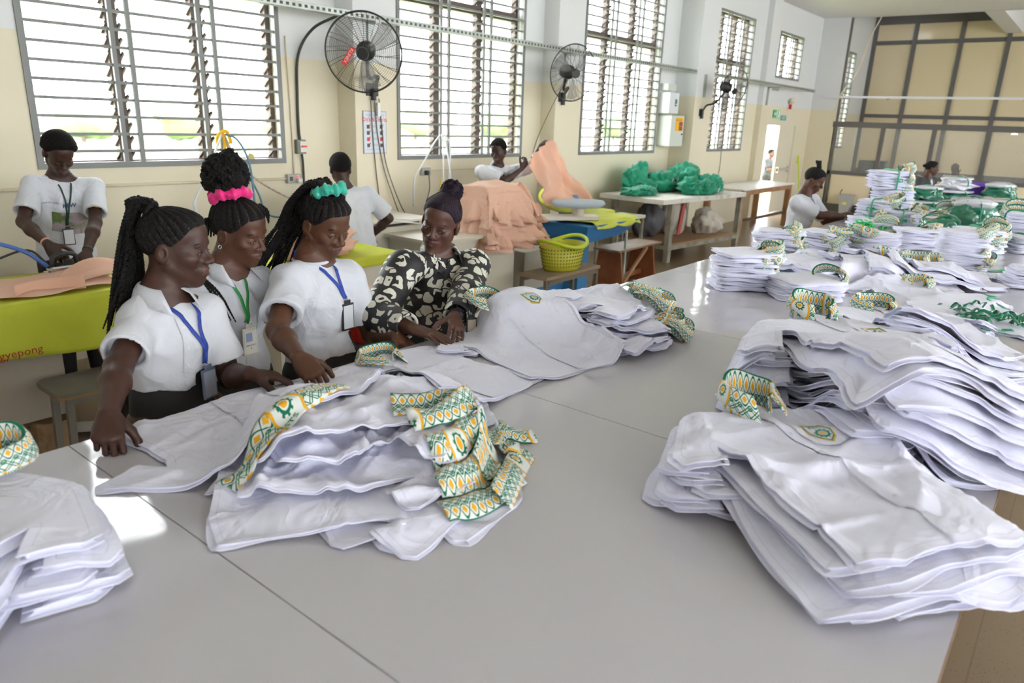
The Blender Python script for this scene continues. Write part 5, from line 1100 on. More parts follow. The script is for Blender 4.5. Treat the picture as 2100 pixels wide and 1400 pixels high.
# ------------------------------------------------------------------ skin, hair
def skin(name, col): return M(name, col, .48, spec=.42, sss=.06, var=(tuple(c*.82 for c in col), 9, .4, .7), bump=(90, .04, 2))
SK = {'a': skin('deep_brown_skin', (.062,.026,.018)), 'b': skin('brown_skin', (.098,.040,.024)), 'c': skin('warm_brown_skin', (.108,.044,.023)), 'd': skin('umber_skin', (.096,.041,.028)), 'e': skin('dark_umber_skin', (.050,.023,.017))}
LIPM = M('lip_brown', (.105,.043,.037), .42); HAIR = M('black_braided_hair', (.009,.008,.008), .62, spec=.18, bump=(240, .5, 2)); HAIRP = M('purple_black_braids', (.016,.008,.018), .58, spec=.22, bump=(240, .4, 2)); AFRO = M('black_short_hair', (.010,.009,.009), .9, spec=.15, bump=(220, .8, 2))
EYEW = M('eye_white', (.36,.32,.29), .3); EYED = M('eye_dark', (.012,.007,.005), .15); SCALP = M('scalp_shade', (.045,.024,.018), .6); NAILM = M('finger_nail', (.42,.22,.17), .35)
class Head:
    """local frame: x to the face, y to the left ear, z up; origin between the ears"""
    def __init__(s, c, face, pitch=0, roll=0, scale=1.03, male=False):
        yaw = math.atan2(face[1], face[0]); s.R = np.array((Matrix.Rotation(yaw, 3, 'Z') @ Matrix.Rotation(math.radians(pitch), 3, 'Y') @ Matrix.Rotation(math.radians(roll), 3, 'X'))); s.c = np.asarray(c, float); s.k = scale; s.male = male
    def w(s, p): return s.c + s.R@(np.asarray(p, float)*s.k)
    def W(s, P): return s.c + (np.asarray(P, float)*s.k)@s.R.T
    def loc(s, P): return ((P-s.c)@s.R)/s.k
    def field(s, f):
        k = s.k; e = lambda c, r, kk=.02, op='u': f.ell(s.w(c), np.array(r)*k, kk, op, s.R); c_ = lambda a, b, r1, r2, kk=.02, op='u': f.cone(s.w(a), s.w(b), r1*k, r2*k, kk, op)
        e((-.014,0,.033), (.094,.073,.082)); e((.024,0,-.035), (.060,.058,.076), .03); e((.036,0,.052), (.052,.056,.05), .03)
        for q in (-1, 1):
            c_((.0,q*.050,-.055), (.060,q*.012,-.098), .017, .015, .035); e((.054,q*.040,-.024), (.026,.022,.020), .028)
        e((.070,0,-.097), (.016,.018,.014), .022); c_((.076,-.030,.020), (.076,.030,.020), .012, .012, .02)
        for q in (-1, 1): e((.094,q*.031,-.003), (.018,.019,.012), .013, 's')
        for q in (-1, 1): e((.0725,q*.0315,-.004), (.0145,.0165,.0135), .004)
        e((.076,0,-.063), (.022,.032,.022), .022)
        c_((.083,0,.010), (.105,0,-.026), .0075, .0105, .014); e((.106,0,-.030), (.0125,.0135,.0105), .008)
        for q in (-1, 1): e((.096,q*.0155,-.034), (.0115,.0095,.0085), .007)
        for q in (-1, 1):
            c_((.0965,q*.004,-.0555), (.083,q*.024,-.0615), .0066, .0035, .004); c_((.095,0,-.0705), (.082,q*.023,-.0640), .0082, .0036, .004)
        c_((.104,-.02,-.0628), (.104,.02,-.0628), .0035, .0035, .003, 's')
        for q in (-1, 1):
            e((-.012,q*.076,-.012), (.021,.009,.032), .008); e((-.006,q*.086,-.010), (.010,.008,.016), .004, 's')
    def bbox(s, neck):
        P = s.W(np.array([(x,y,z) for x in (-.13,.14) for y in (-.10,.10) for z in (-.13,.135)])); P = np.vstack([P, np.asarray(neck)+.085, np.asarray(neck)-.085]); return P.min(0), P.max(0)
    def eyes(s, parent, look=(.9,0,-.3), brow=HAIR, open_=.5):
        for q in (-1, 1):
            bm = bmesh.new(); bmesh.ops.create_uvsphere(bm, u_segments=14, v_segments=8, radius=1); vs = np.array([v.co[:] for v in bm.verts]); fs = [[v.index for v in f_.verts] for f_ in bm.faces]; bm.free()
            c = np.array((.0815,q*.0315,-.0085 + .003*open_)); e = MB().add(s.W(vs*np.array((.0060,.0105,.0016+.0026*open_)) + c), fs).build('eye', EYEW, parent, smooth=True)
            i = c + np.array((.0040, .0035*look[1]*3, -.0008)); MB().add(s.W(vs*np.array((.0030,.0046,.0018+.0030*open_)) + i), fs).build('iris', EYED, e, smooth=True)
            lp = [s.w((.0855,q*(.0315+t*.0155),-.0045+.0052*open_*(1-t*t))) for t in np.linspace(-1, 1, 9)]; MB().tube(lp, .0013*s.k, 4).build('lash_line', HAIR, parent, smooth=True)
            bp = [s.w((.0885-.010*(t+.6)**2*.55,q*(.033+t*.021),.0205+.0055*(1-(t-.15)**2))) for t in np.linspace(-1, 1, 9)]; MB().tube(bp, [.0012,.0022,.0026,.0027,.0027,.0024,.002,.0016,.001], 5).build('eyebrow', brow, parent, smooth=True)
    def cap(s, name, parent, mat, off=.007, rows=0, gather=(-.05,0,.10), amp=.003, tilt=.66, base=.010, h=.0042, noise=0, seed=0, sharp=1.0, scalp=.12):
        """hair covering the skull down to the hairline; rows = ridges running to the gather point"""
        g = unit(gather); u = unit(np.cross(g, (0,1,0))); v = np.cross(g, u)
        f = Field(); f.ell((-.014,0,.033), (.094+off,.073+off,.082+off)); f.ell((.036,0,.052), (.052+off*.8,.056+off*.8,.05+off*.8), .03)
        rng = np.random.default_rng(seed); ks = rng.normal(0, 160, (5,3)); ph = rng.uniform(0, 6.28, 5)
        def full(P):
            d = f(P); q = P - np.array((-.014,0,.033))
            x, z = P[:,0], P[:,2]; line = np.interp(x, [-.11,-.07,-.03,.012,.040,.066,.09], [-.066,-.052,-.012,.004,.030,.066,.078]) + base
            fade = np.clip((z-line)/.028, 0, 1)
            if rows:
                a = np.arctan2(q@v, q@u); d = d - amp*fade*(np.abs(np.cos(a*rows*.5))**sharp - .5)
            if noise: d = d - noise*sum(np.sin(P@ks[i]+ph[i]) for i in range(5))*.4
            d = d + (off*.85+.001)*(1-fade)**1.5; return np.maximum(d, (line - z)*.7)
        P0 = np.array([-.15,-.13,-.12]); P1 = np.array([.13,.13,.17]); Vv, Ff = surface(full, P0, P1, h); o = np_mesh(name, s.W(Vv), Ff, [mat, SCALP], parent, True)
        if rows and scalp:
            q = Vv[Ff].mean(1) - np.array((-.014,0,.033)); a = np.arctan2(q@v, q@u); o.data.polygons.foreach_set('material_index', (np.abs(np.cos(a*rows*.5)) < scalp).astype(np.int32)); o.data.update()
        return o
def braid(mb, path, r=.0065, n=26, pitch=.022, strands=2, sides=5, r_end=.5):
    P = np.array(catmull(path, max(3, n//max(1, len(path)-1)))); L = np.concatenate([[0], np.cumsum(np.linalg.norm(np.diff(P, axis=0), axis=1))]); tot = L[-1]; m = max(8, int(tot/(pitch/5))); s = np.linspace(0, tot, m); Q = np.stack([np.interp(s, L, P[:,i]) for i in range(3)], 1)
    T = np.gradient(Q, axis=0); T /= np.linalg.norm(T, axis=1)[:,None]+1e-9; ref = np.array((.31,.77,.55)); U = np.cross(T, ref); U /= np.linalg.norm(U, axis=1)[:,None]+1e-9; Wv = np.cross(T, U); tap = np.interp(s/tot, [0,.7,1], [1,.9,r_end])
    for k in range(strands):
        a = 6.283*s/pitch + 6.283*k/strands; C = Q + (U*np.cos(a)[:,None] + Wv*np.sin(a)[:,None])*(r*.48*tap)[:,None]; mb.tube(C, list(r*.72*tap), sides)
def scrunchie(name, c, axis, R, r, mat, parent, seed=0, freq=13):
    ax = unit(axis); u = unit(np.cross(ax, (.2,.9,.3))); v = np.cross(ax, u); n, m = 110, 12; P = np.zeros((n+1, m+1, 3)); g = np.random.default_rng(seed); ph = g.uniform(0, 6.28, 4)
    for i in range(n+1):
        a = 2*math.pi*i/n; w = math.sin(freq*a+ph[0]) + .5*math.sin((freq*2+3)*a+ph[1]); rad = u*math.cos(a)+v*math.sin(a)
        for j in range(m+1):
            b = 2*math.pi*j/m; rr = r*(1+.28*w*(1 if math.cos(b) > 0 else .4)+.12*math.sin(3*b+a*7)); P[i,j] = np.asarray(c) + rad*(R + rr*math.cos(b)) + ax*(rr*1.25*math.sin(b) + .25*r*math.sin(freq*.5*a+ph[2]))
    F = np.array([(i*(m+1)+j, i*(m+1)+j+1, (i+1)*(m+1)+j+1, (i+1)*(m+1)+j) for i in range(n) for j in range(m)]); return np_mesh(name, P.reshape(-1,3), F, mat, parent, True)
# ------------------------------------------------------------------ limbs, hands
def ik(a, b, l1, l2, pole):
    a, b = np.asarray(a, float), np.asarray(b, float); d = b-a; D = min(np.linalg.norm(d), (l1+l2)*.998); u = unit(d); x = (l1*l1-l2*l2+D*D)/(2*D); h = math.sqrt(max(0, l1*l1-x*x)); p = np.asarray(pole, float); p = unit(p - u*(p@u)); return a + u*x + p*h
def rot(v, ax, ang): return np.array(Matrix.Rotation(ang, 3, Vector(ax)) @ Vector(v))
def hand_field(f, w, d, n, side, curls, thumb=(.5,.4,.2), scale=1.0, spread=.10, tips=None):
    """w wrist, d towards the fingers, n out of the back of the hand, side=+1 when the thumb lies on cross(d,n)"""
    d = unit(d); n = unit(n - d*(np.asarray(n)@d)); s = np.cross(d, n)*side; k = scale; w = np.asarray(w, float)
    off = (.029,.0095,-.0095,-.0275); L = (.084,.087,.083,.076); FL = ((.040,.025,.020),(.044,.028,.021),(.041,.026,.020),(.032,.021,.018)); rr = (.0088,.0090,.0086,.0076)
    f.ell(w + d*.048*k, np.array((.048,.037,.0145))*k, .012, 'u', np.stack([d, s, n], 1))
    for i in range(4):
        kn = w + (d*L[i] + s*off[i] + n*.003)*k; f.cone(w + s*off[i]*.45*k, kn, .0135*k, .0108*k, .012)
        dd = unit(d + s*spread*(off[i]/.03)); p = kn; ax = unit(np.cross(dd, n)); c = curls[i] if hasattr(curls[0], '__len__') else curls; r0 = rr[i]*k
        for j in range(3):
            dd = rot(dd, ax, -c[j]); q = p + dd*FL[i][j]*k
            f.cone(p, q, r0, r0*.92, .0035); r0 *= .92; p = q
        if tips is not None: tips.append((p, dd))
    b = w + (d*.022 + s*.020)*k; dd = unit(d*.62 + s*.78 - n*thumb[2]); p = b
    for j, (l, r1, r2) in enumerate(((.044,.0155,.0118), (.033,.0115,.0102), (.026,.0102,.0088))):
        q = p + dd*l*k; f.cone(p, q, r1*k, r2*k, .006 if j else .014); p = q; dd = unit(rot(dd, n, -side*0 + 0.0) + d*thumb[0]*(.5) - n*thumb[1]*.35 - s*thumb[0]*.25)
    if tips is not None: tips.append((p, dd))
# ------------------------------------------------------------------ torso
def torso_fn(p0, p1, fwd, T, A, Bf, Bb, bend=0.0, wr=0.0, seed=0, t0=-.05, t1=1.02, wk=26):
    """elliptic body between p0 (pelvis) and p1 (neck base); A half width, Bf/Bb half depth to front/back over T"""
    p0, p1 = np.asarray(p0, float), np.asarray(p1, float); up = p1-p0; H = np.linalg.norm(up); up = up/H; fw = unit(np.asarray(fwd, float) - up*(np.asarray(fwd, float)@up)); lf = np.cross(up, fw); rng = np.random.default_rng(seed); ks = rng.normal(0, 1, (6,3)); ks = ks/np.linalg.norm(ks, axis=1)[:,None]*rng.uniform(.6,1.5,(6,1))*wk; ph = rng.uniform(0, 6.28, 6)
    def f(P):
        q = P-p0; t = q@up/H; x = q@fw + bend*np.sin(np.clip(t,0,1)*math.pi); y = q@lf; a = np.interp(t, T, A); bf = np.interp(t, T, Bf); bb = np.interp(t, T, Bb); b = np.where(x > 0, bf, bb)
        k0 = np.sqrt((x/b)**2 + (y/a)**2); k1 = np.sqrt((x/(b*b))**2 + (y/(a*a))**2)+1e-6; d = k0*(k0-1)/k1; d = np.maximum(d, np.maximum((t0-t)*H, (t-t1)*H))
        if wr: d = d - wr*sum((1-2*np.abs(np.sin(P@ks[i]+ph[i]))) for i in range(6))*.33
        return d*.85
    return f, fw, lf, up, H
def cut_plane(f, p, n):
    n = unit(n); p = np.asarray(p, float); return f.fn(lambda P: (P-p)@n, 0, 'i')
def ribbon(name, pts, width, nrm, mat, parent, th=.0015):
    P = np.array(catmull(pts, 5)); T = np.gradient(P, axis=0); T /= np.linalg.norm(T, axis=1)[:,None]+1e-9; S = np.cross(T, np.asarray(nrm, float)); S /= np.linalg.norm(S, axis=1)[:,None]+1e-9
    n = len(P); V = np.concatenate([P-S*width/2, P+S*width/2]); F = np.array([(i, i+1, n+i+1, n+i) for i in range(n-1)]); o = np_mesh(name, V, F, mat, parent, True); m = o.modifiers.new('t', 'SOLIDIFY'); m.thickness = th; m.offset = 0; return o
def shirt_collar(name, c, up, fwd, parent, mat, a=.062, b=.060, h=.036, fall=.05, gap=34, spread=.05):
    up = unit(up); fw = unit(np.asarray(fwd, float)-up*(np.asarray(fwd, float)@up)); lf = np.cross(up, fw); n = 40; V = []
    for i in range(n):
        t = -1+2*i/(n-1); th = t*(math.pi-math.radians(gap)); rad = lf*math.sin(th) - fw*math.cos(th); p = np.asarray(c) + lf*math.sin(th)*a - fw*math.cos(th)*b; pt = max(0, abs(t)-.62)/.38; hh = h*(1-.45*pt); top = p + up*hh*1.05; dn = (1-pt)*.25
        V += [p - up*.012, top - rad*.003, top + rad*.006, p + rad*(.018+.012*pt) + up*hh*(.35-.25*pt) + fw*.012*pt, p + rad*(.026+.018*pt) + fw*spread*pt - up*fall*(.30+.55*pt)]
    m = 5; F = np.array([(i*m+j, (i+1)*m+j, (i+1)*m+j+1, i*m+j+1) for i in range(n-1) for j in range(m-1)]); o = np_mesh(name, np.array(V), F, mat, parent, True); s = o.modifiers.new('t', 'SOLIDIFY'); s.thickness = .003; return o
def lanyard(parent, shirt, neck, chest, badge, fwd, mat, width=.013, kind='dark', up=(0,0,1), lf=None, side=.055, back=.06, card_rot=0.0, size=(.058,.098)):
    """two ribbon runs from the neck to the badge clip, then the badge; all points pushed to lie on the cloth"""
    fw = unit(fwd); lf = np.cross(unit(up), fw); nk = np.asarray(neck, float); bd = np.asarray(badge, float)
    for q in (-1, 1):
        pts = [nk + lf*q*side*.9 - fw*back*.55 + np.array(up)*.035, nk + lf*q*side*1.02 - fw*.005 + np.array(up)*.018]
        for t in np.linspace(.18, 1, 7): pts.append((nk + lf*q*side*.8*(1-t)**1.1)*(1-t) + (bd + lf*q*.004)*t)
        pts = np.array(pts); far = pts[2:] + fw*.25; pts[2:] = to_surface(shirt, far, -fw, .4) + fw*.006; ribbon('lanyard', list(pts), width, fw, mat, parent)
    c = to_surface(shirt, bd[None]+fw*.25, -fw, .4)[0] + fw*.012; dn = -np.asarray(up, float); dn = unit(dn); lf2 = lf
    MB().tube([c, c+dn*.02], .004, 6).build('clip', CHR, parent)
    sx, sy = size; ctr = c + dn*(.02+sy/2) + fw*.004; n = fw; fr = M('black_badge_frame', (.02,.02,.022), .35); cardw = M('white_badge_card', (.62,.64,.68), .4)
    if kind == 'steel': fr = M('steel_blue_badge', (.16,.20,.30), .3, metal=.3); cardw = M('grey_badge_back', (.34,.37,.45), .4)
    if kind == 'cream': fr = M('cream_badge_frame', (.62,.60,.50), .4); cardw = M('cream_badge_card', (.66,.65,.58), .45)
    if kind == 'brown': cardw = M('brown_badge_card', (.36,.31,.24), .4)
    b = MB().obox(ctr, lf2, n, -dn, sx/2, .004, sy/2).build('badge', fr, parent, bevel=.003)
    MB().obox(ctr + n*.0045, lf2, n, -dn, sx/2-.006, .0006, sy/2-.008).build('badge_card', cardw, b)
    MB().obox(ctr - dn*(sy/2+.006), lf2, n, -dn, .014, .003, .008).build('badge_tab', fr, b)
    if kind == 'cream':
        MB().obox(ctr + n*.0055 + lf2*(-.006) - dn*.018, lf2, n, -dn, .014, .0004, .017).build('badge_photo', M('badge_photo_blue', (.25,.30,.52), .5), b)
        ux, uy = -np.asarray(lf2)*-1, -dn; flat_text('EMMANUELLA', .0075, ctr + n*.0058 + dn*.014, lf2, uy, PDK, 'badge_name', b, bold=True); flat_text('M', .0075, ctr + n*.0058 + dn*.026, lf2, uy, PDK, 'badge_name', b, bold=True)
    return b
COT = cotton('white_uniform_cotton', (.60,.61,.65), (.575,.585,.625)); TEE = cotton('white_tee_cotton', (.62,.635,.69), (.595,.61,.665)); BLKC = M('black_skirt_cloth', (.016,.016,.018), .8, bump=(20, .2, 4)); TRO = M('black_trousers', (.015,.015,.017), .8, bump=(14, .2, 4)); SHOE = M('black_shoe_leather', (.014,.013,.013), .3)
BLUL = M('royal_blue_lanyard', (.015,.05,.34), .6); GRNL = M('green_lanyard', (.02,.27,.05), .6); DGL = M('dark_green_lanyard', (.012,.05,.035), .6); BLKL = M('black_lanyard', (.012,.012,.014), .6); NAVL = M('navy_lanyard', (.03,.05,.20), .6)
FEM = dict(T=[0,.14,.34,.62,.80,.90,1.0], A=[.172,.165,.140,.160,.158,.140,.055], Bf=[.115,.110,.105,.135,.105,.080,.050], Bb=[.130,.115,.085,.095,.095,.085,.055])
MAL = dict(T=[0,.14,.34,.62,.80,.90,1.0], A=[.158,.155,.150,.172,.175,.150,.058], Bf=[.105,.105,.105,.112,.100,.080,.052], Bb=[.115,.105,.095,.105,.100,.090,.058])
def person(label, spec):
    """spec: head(Head), neck, pelvis, fwd, shR, shL, wrR, wrL, hands, dims, cloth settings"""
    S = spec; root = thing('person', label, 'person', (0,0,0)); hd = S['head']; nb = np.asarray(S['neck'], float); pv = np.asarray(S['pelvis'], float); fwd = np.asarray((S['fwd'][0], S['fwd'][1], 0.)); D = S.get('dims', FEM); k = S.get('k', 1.0); loose = S.get('loose', .022)
    f = Field(); hd.field(f); f.cone(hd.w((-.030,0,-.045)), nb + (hd.w((-.03,0,-.1))-nb)*.15, .047*S.get('nk',1), .056*S.get('nk',1), .03)
    tf, fw, lf, up, H = torso_fn(pv, nb, fwd, D['T'], np.array(D['A'])*k-.006, np.array(D['Bf'])*k-.006, np.array(D['Bb'])*k-.006); f.fn(tf, .05)
    f.cone(nb, nb + up*.02, .055, .05, .03); arms = []
    blocks = [(hd.bbox(nb), S.get('hv', .0032))]
    for q, sh, wr, pole, hand in (('R', S['shR'], S['wrR'], S.get('poleR', (-.5,.5,-.6)), S.get('handR')), ('L', S['shL'], S['wrL'], S.get('poleL', (.5,.5,-.6)), S.get('handL'))):
        sh, wr = np.asarray(sh, float), np.asarray(wr, float); l1, l2 = S.get('arm', (.285,.25)); ds = np.linalg.norm(wr-sh)
        if ds > (l1+l2): sc_ = ds/(l1+l2)*1.005; l1 *= sc_; l2 *= sc_
        el = ik(sh, wr, l1, l2, pole); at = S.get('at', 1.0)
        f.cone(nb - up*.05, sh, .055, .052*at, .05); f.cone(sh, el, .049*at, .040*at, .03); f.cone(el, el+(wr-el)*.35, .041*at, .043*at, .015); f.cone(el+(wr-el)*.35, wr, .042*at, .0265*at, .02)
        pts = [sh, el, wr]; tips = []
        if hand:
            hand_field(f, wr, hand['d'], np.asarray(hand['n'], float), hand['side'], hand['curl'], hand.get('thumb', (.5,.4,.2)), hand.get('k', 1.03), hand.get('spread', .1), tips); hp = wr + unit(hand['d'])*.09; pts += [hp+.10, hp-.10]
            lo = np.min([wr, hp], 0)-.125; hi = np.max([wr, hp], 0)+.125
            blocks.append(((lo, hi), S.get('fv', .003)))
        lo = np.min([sh, el, wr], 0)-.06; hi = np.max([sh, el, wr], 0)+.06; blocks.append(((lo, hi), .006)); arms.append((sh, el, wr, tips))
    ft = []
    for q in (-1, 1):
        hip = pv + lf*q*.085 - up*.02; foot = np.array((hip[0]+lf[0]*q*.03, hip[1]+lf[1]*q*.03, .07)) + fw*S.get('step', 0)*q; knee = (hip+foot)/2 + fw*.03
        f.cone(hip, knee, .085, .058, .03); f.cone(knee, foot, .056, .040, .02); ft.append(foot)
    P = np.array([pv+.25, pv-.25] + ft); blocks.append((((P-.12).min(0), (P+.12).max(0)), .016)); P = np.array([pv, nb]); blocks.append((((P-.24).min(0), (P+.24).max(0)), .014))
    parts = [surface(f, b[0], b[1], h) for b, h in blocks if not (S.get('low') and h > .012)]
    V, F = merge(parts); sk = SK[S['skin']]; body = np_mesh('body', V, F, [sk, LIPM], root, True)
    c = hd.loc(V[F].mean(1)); lip = (c[:,0] > .084) & (np.abs(c[:,1]) < .024 - .35*np.maximum(0, .0965-c[:,0])) & (c[:,2] < -.0515) & (c[:,2] > -.0770); body.data.polygons.foreach_set('material_index', lip.astype(np.int32)); body.data.update()
    hd.eyes(root, S.get('look', (1,0,0)), open_=S.get('open', .45))
    # upper garment
    g = Field(); A = np.array(D['A'])*k + loose; tf2, *_ = torso_fn(pv, nb, fwd, D['T'], np.where(np.array(D['T']) > .95, np.array(D['A'])*k+.012, A), np.array(D['Bf'])*k + np.where(np.array(D['T']) > .95, .012, loose), np.array(D['Bb'])*k + np.where(np.array(D['T']) > .95, .012, loose), wr=S.get('wr', .0055)*1.35, seed=S.get('seed', 1), t0=S.get('hem', .18), t1=.985); g.fn(tf2)
    for (sh, el, wr, tips), q in zip(arms, (-1, 1)):
        sl = S.get('sleeve', .62); so = S.get('slr', (.066,.072)); g.cone(nb - up*.050, sh + up*.000, .050, so[0], .05)
        if sl <= 1: end = sh + (el-sh)*sl*1.12; g.cone(sh, end, so[0], so[1], .035)
        else: mid = el; g.cone(sh, mid, so[0], so[1], .035); end = el + (wr-el)*(sl-1)*1.06; g.cone(mid, end, so[1], S.get('cuff', .045), .03)
    base_eval = g.__call__; kw = np.random.default_rng(S.get('seed', 1)+5); ks2 = kw.normal(0, 26, (4,3)); ph2 = kw.uniform(0, 6, 4)
    def shirt_raw(Pp): return base_eval(Pp) - S.get('wr', .0055)*.5*sum(np.sin(Pp@ks2[i]+ph2[i]) for i in range(4))*.5
    cuts = []
    for (sh, el, wr, tips) in arms:
        sl = S.get('sleeve', .62)
        if sl <= 1: e = sh + (el-sh)*sl; n = unit(el-sh); r_in = .055
        else: e = el + (wr-el)*(sl-1); n = unit(wr-el); r_in = S.get('cuff', .045)*.8
        cuts.append((e, n, r_in, S.get('cutr', .12)))
    def shirt(Pp):
        d = shirt_raw(Pp)
        for e, n, ri, cr in cuts:
            q = Pp-e; t = q@n; rad = np.sqrt(np.maximum(((q)**2).sum(1) - t*t, 0)); inside = np.maximum(np.maximum(-t, rad-cr), t-.2)
            d = np.maximum(d, -inside); d = np.maximum(d, -np.maximum(rad-ri, np.abs(t)-.03))
        return d
    Pb = np.array([pv-.26, nb+.10, pv+.26] + [p for a in arms for p in (a[0]-.09, a[0]+.09, a[1]-.1, a[1]+.1)] + ([a[2]+.08 for a in arms]+[a[2]-.08 for a in arms] if S.get('sleeve', .62) > 1 else []))
    neck_cut = S.get('neckcut', .058)
    fin = Field(); fin.fn(shirt); fin.cone(nb + up*.015 - fw*.01, nb + up*.2, neck_cut, neck_cut*1.3, .008, 's')
    if S.get('vneck'): fin.cone(nb + fw*.04 + up*.05, nb + fw*(.17) - up*S['vneck'], .045, .004, .006, 's')
    Vs, Fs = surface(fin, Pb.min(0), Pb.max(0), S.get('cv', .0065)); np_mesh(S.get('gname', 'shirt'), Vs, Fs, S['cloth'], root, True)
    # lower garment
    lo_ = S.get('lower', ('trousers', TRO)); g2 = Field(); T = D['T']
    if lo_[0] == 'skirt':
        tfl, *_ = torso_fn(pv - up*.36, pv + (nb-pv)*S.get('waist', .36), np.array(fwd), [0,.45,.62,.8,1], np.array([.23,.205,.190,.170,.152])*k, np.array([.17,.15,.135,.120,.112])*k, np.array([.17,.16,.145,.12,.10])*k, wr=.004, seed=3, t0=0, t1=1); g2.fn(tfl)
    else:
        tfl, *_ = torso_fn(pv, nb, fwd, T, np.array(D['A'])*k+.008, np.array(D['Bf'])*k+.008, np.array(D['Bb'])*k+.008, wr=.003, seed=4, t0=-.14, t1=.26); g2.fn(tfl)
        for q, foot in zip((-1, 1), ft): hip = pv + lf*q*.085 - up*.02; g2.cone(hip, foot+np.array((0,0,.04)), .098, .070, .03)
    P = np.array([pv+.30, pv-.30, pv-up*.45, pv+(nb-pv)*.4+.2] + [q+.1 for q in ft] + [q-.1 for q in ft])
    if lo_[0] == 'skirt': P = np.array([pv+.30, pv-.30, pv-up*.40+.26, pv-up*.40-.26, pv+(nb-pv)*.4+.2])
    Vt, Ft = surface(g2, P.min(0), P.max(0), .012); np_mesh(lo_[0], Vt, Ft, lo_[1], root, True)
    for foot in ft:
        if S.get('low'): break
        sh_ = Field(); sh_.cone(foot - fw*.05 + np.array((0,0,-.025)), foot + fw*.15 + np.array((0,0,-.035)), .048, .036, .02); sh_.fn(lambda Pp: .004-Pp[:,2], 0, 'i'); Vq, Fq = surface(sh_, foot-.25, foot+.25, .010); np_mesh('shoe', Vq, Fq, SHOE, root, True)
    return dict(root=root, body=f, shirt=fin, arms=arms, fw=fw, lf=lf, up=up, nb=nb, pv=pv, head=hd)
def buttons_down(pr, ts, lat=0.0, mat=None, r=.0055):
    for t in ts:
        p = pr['nb'] + (pr['pv']-pr['nb'])*t + pr['lf']*lat; q = to_surface(pr['shirt'], p[None]+pr['fw']*.3, -pr['fw'], .45)[0]; MB().cyl(q, q+pr['fw']*.004, r, 10).build('button', mat or BUTTON, pr['root'])
def chest_patch(pr, name, poly, t, lat, mat, off=.003, step=.012, ang=0.0):
    """flat patch laid on the chest; poly in metres, +x to the wearer's left, +y up"""
    tp = Template(poly, step); c = pr['nb'] + (pr['pv']-pr['nb'])*t + pr['lf']*lat; ca, sa = math.cos(ang), math.sin(ang); xy = tp.P; P = c + np.outer(xy[:,0]*ca-xy[:,1]*sa, pr['lf']) + np.outer(xy[:,0]*sa+xy[:,1]*ca, pr['up'])
    q = to_surface(pr['shirt'], P+pr['fw']*.3, -pr['fw'], .5) + pr['fw']*off; return np_mesh(name, q, tp.T, mat, pr['root'], True)
def chest_decal(pr, name, V2, F, t, lat, mat, off=.005, parent=None):
    c = pr['nb'] + (pr['pv']-pr['nb'])*t + pr['lf']*lat; V2 = np.asarray(V2); P = c + np.outer(V2[:,0], pr['lf']) + np.outer(V2[:,1], pr['up']); q = to_surface(pr['shirt'], P+pr['fw']*.3, -pr['fw'], .5) + pr['fw']*off; return MB().add(q, F).build(name, mat, parent or pr['root'])
# ------------------------------------------------------------------ the four women at the table
def hair_paths(hd, rng, n, start, mid, end, js=.02, jm=.02, je=.03):
    out = []
    for i in range(n):
        a = rng.normal(0, 1, 3); b = rng.normal(0, 1, 3)
        out.append((a, b))
    return out
def hairmesh(name, mb, mat, parent): o = mb.build(name, mat, parent, smooth=True); return tag(o, kind='stuff')
def bun(mb, c, r, rng, n=16, tr=.011, axis=(0,0,1)):
    for i in range(n):
        ax = unit(rng.normal(0, 1, 3)); u = unit(np.cross(ax, rng.normal(0, 1, 3))); v = np.cross(ax, u); rr = r*rng.uniform(.86, 1.0); st = rng.uniform(0, 6.28); sp = rng.uniform(2.4, 4.2)
        braid(mb, [np.asarray(c) + (u*math.cos(st+t)+v*math.sin(st+t))*rr + ax*rng.uniform(-.2,.2)*r for t in np.linspace(0, sp, 8)], tr, 24, pitch=.030)
PINK = M('hot_pink_satin', (.80,.01,.20), .45, sheen=.3, bump=(30,.1,2)); TEAL = M('teal_satin', (.02,.42,.30), .35, sheen=.3, bump=(30,.1,2))
# --- first woman: ponytail of twists
h1 = Head((1.135, 2.30, 1.515), (.66,-.75), pitch=6, roll=-2, scale=1.04)
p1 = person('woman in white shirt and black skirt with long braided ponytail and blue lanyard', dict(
    head=h1, neck=(1.075,2.315,1.362), pelvis=(1.07,2.31,.93), fwd=(.12,-.99), shR=(1.0,2.30,1.30), shL=(1.205,2.285,1.29), wrR=(.725,1.935,1.158), wrL=(1.19,2.015,1.135),
    poleR=(-.35,.9,-.2), poleL=(.25,.6,-.8), arm=(.245,.225), at=.95, k=.84, skin='a', cloth=COT, loose=.017, wr=.006, seed=11, hem=.31, sleeve=.74, slr=(.056,.070), lower=('skirt', BLKC), waist=.40, neckcut=.060, vneck=.05,
    handR=dict(d=(-.42,-.80,-.42), n=(-.25,-.42,.87), side=-1, curl=((1.05,1.55,.9),(1.15,1.55,.9),(1.2,1.55,.9),(1.25,1.5,.9)), thumb=(.75,.9,.55)),
    handL=dict(d=(.78,-.58,-.20), n=(.15,.10,.98), side=1, curl=(.35,.55,.35), thumb=(.6,.5,.35)), open=.55))
r = p1['root']; rng = np.random.default_rng(1)
g1 = (-.075,0,.098)
h1.cap('cornrows', r, HAIR, .008, 26, g1, .0070, base=0.005, h=.0032)
mb = MB(); R_ = h1.R
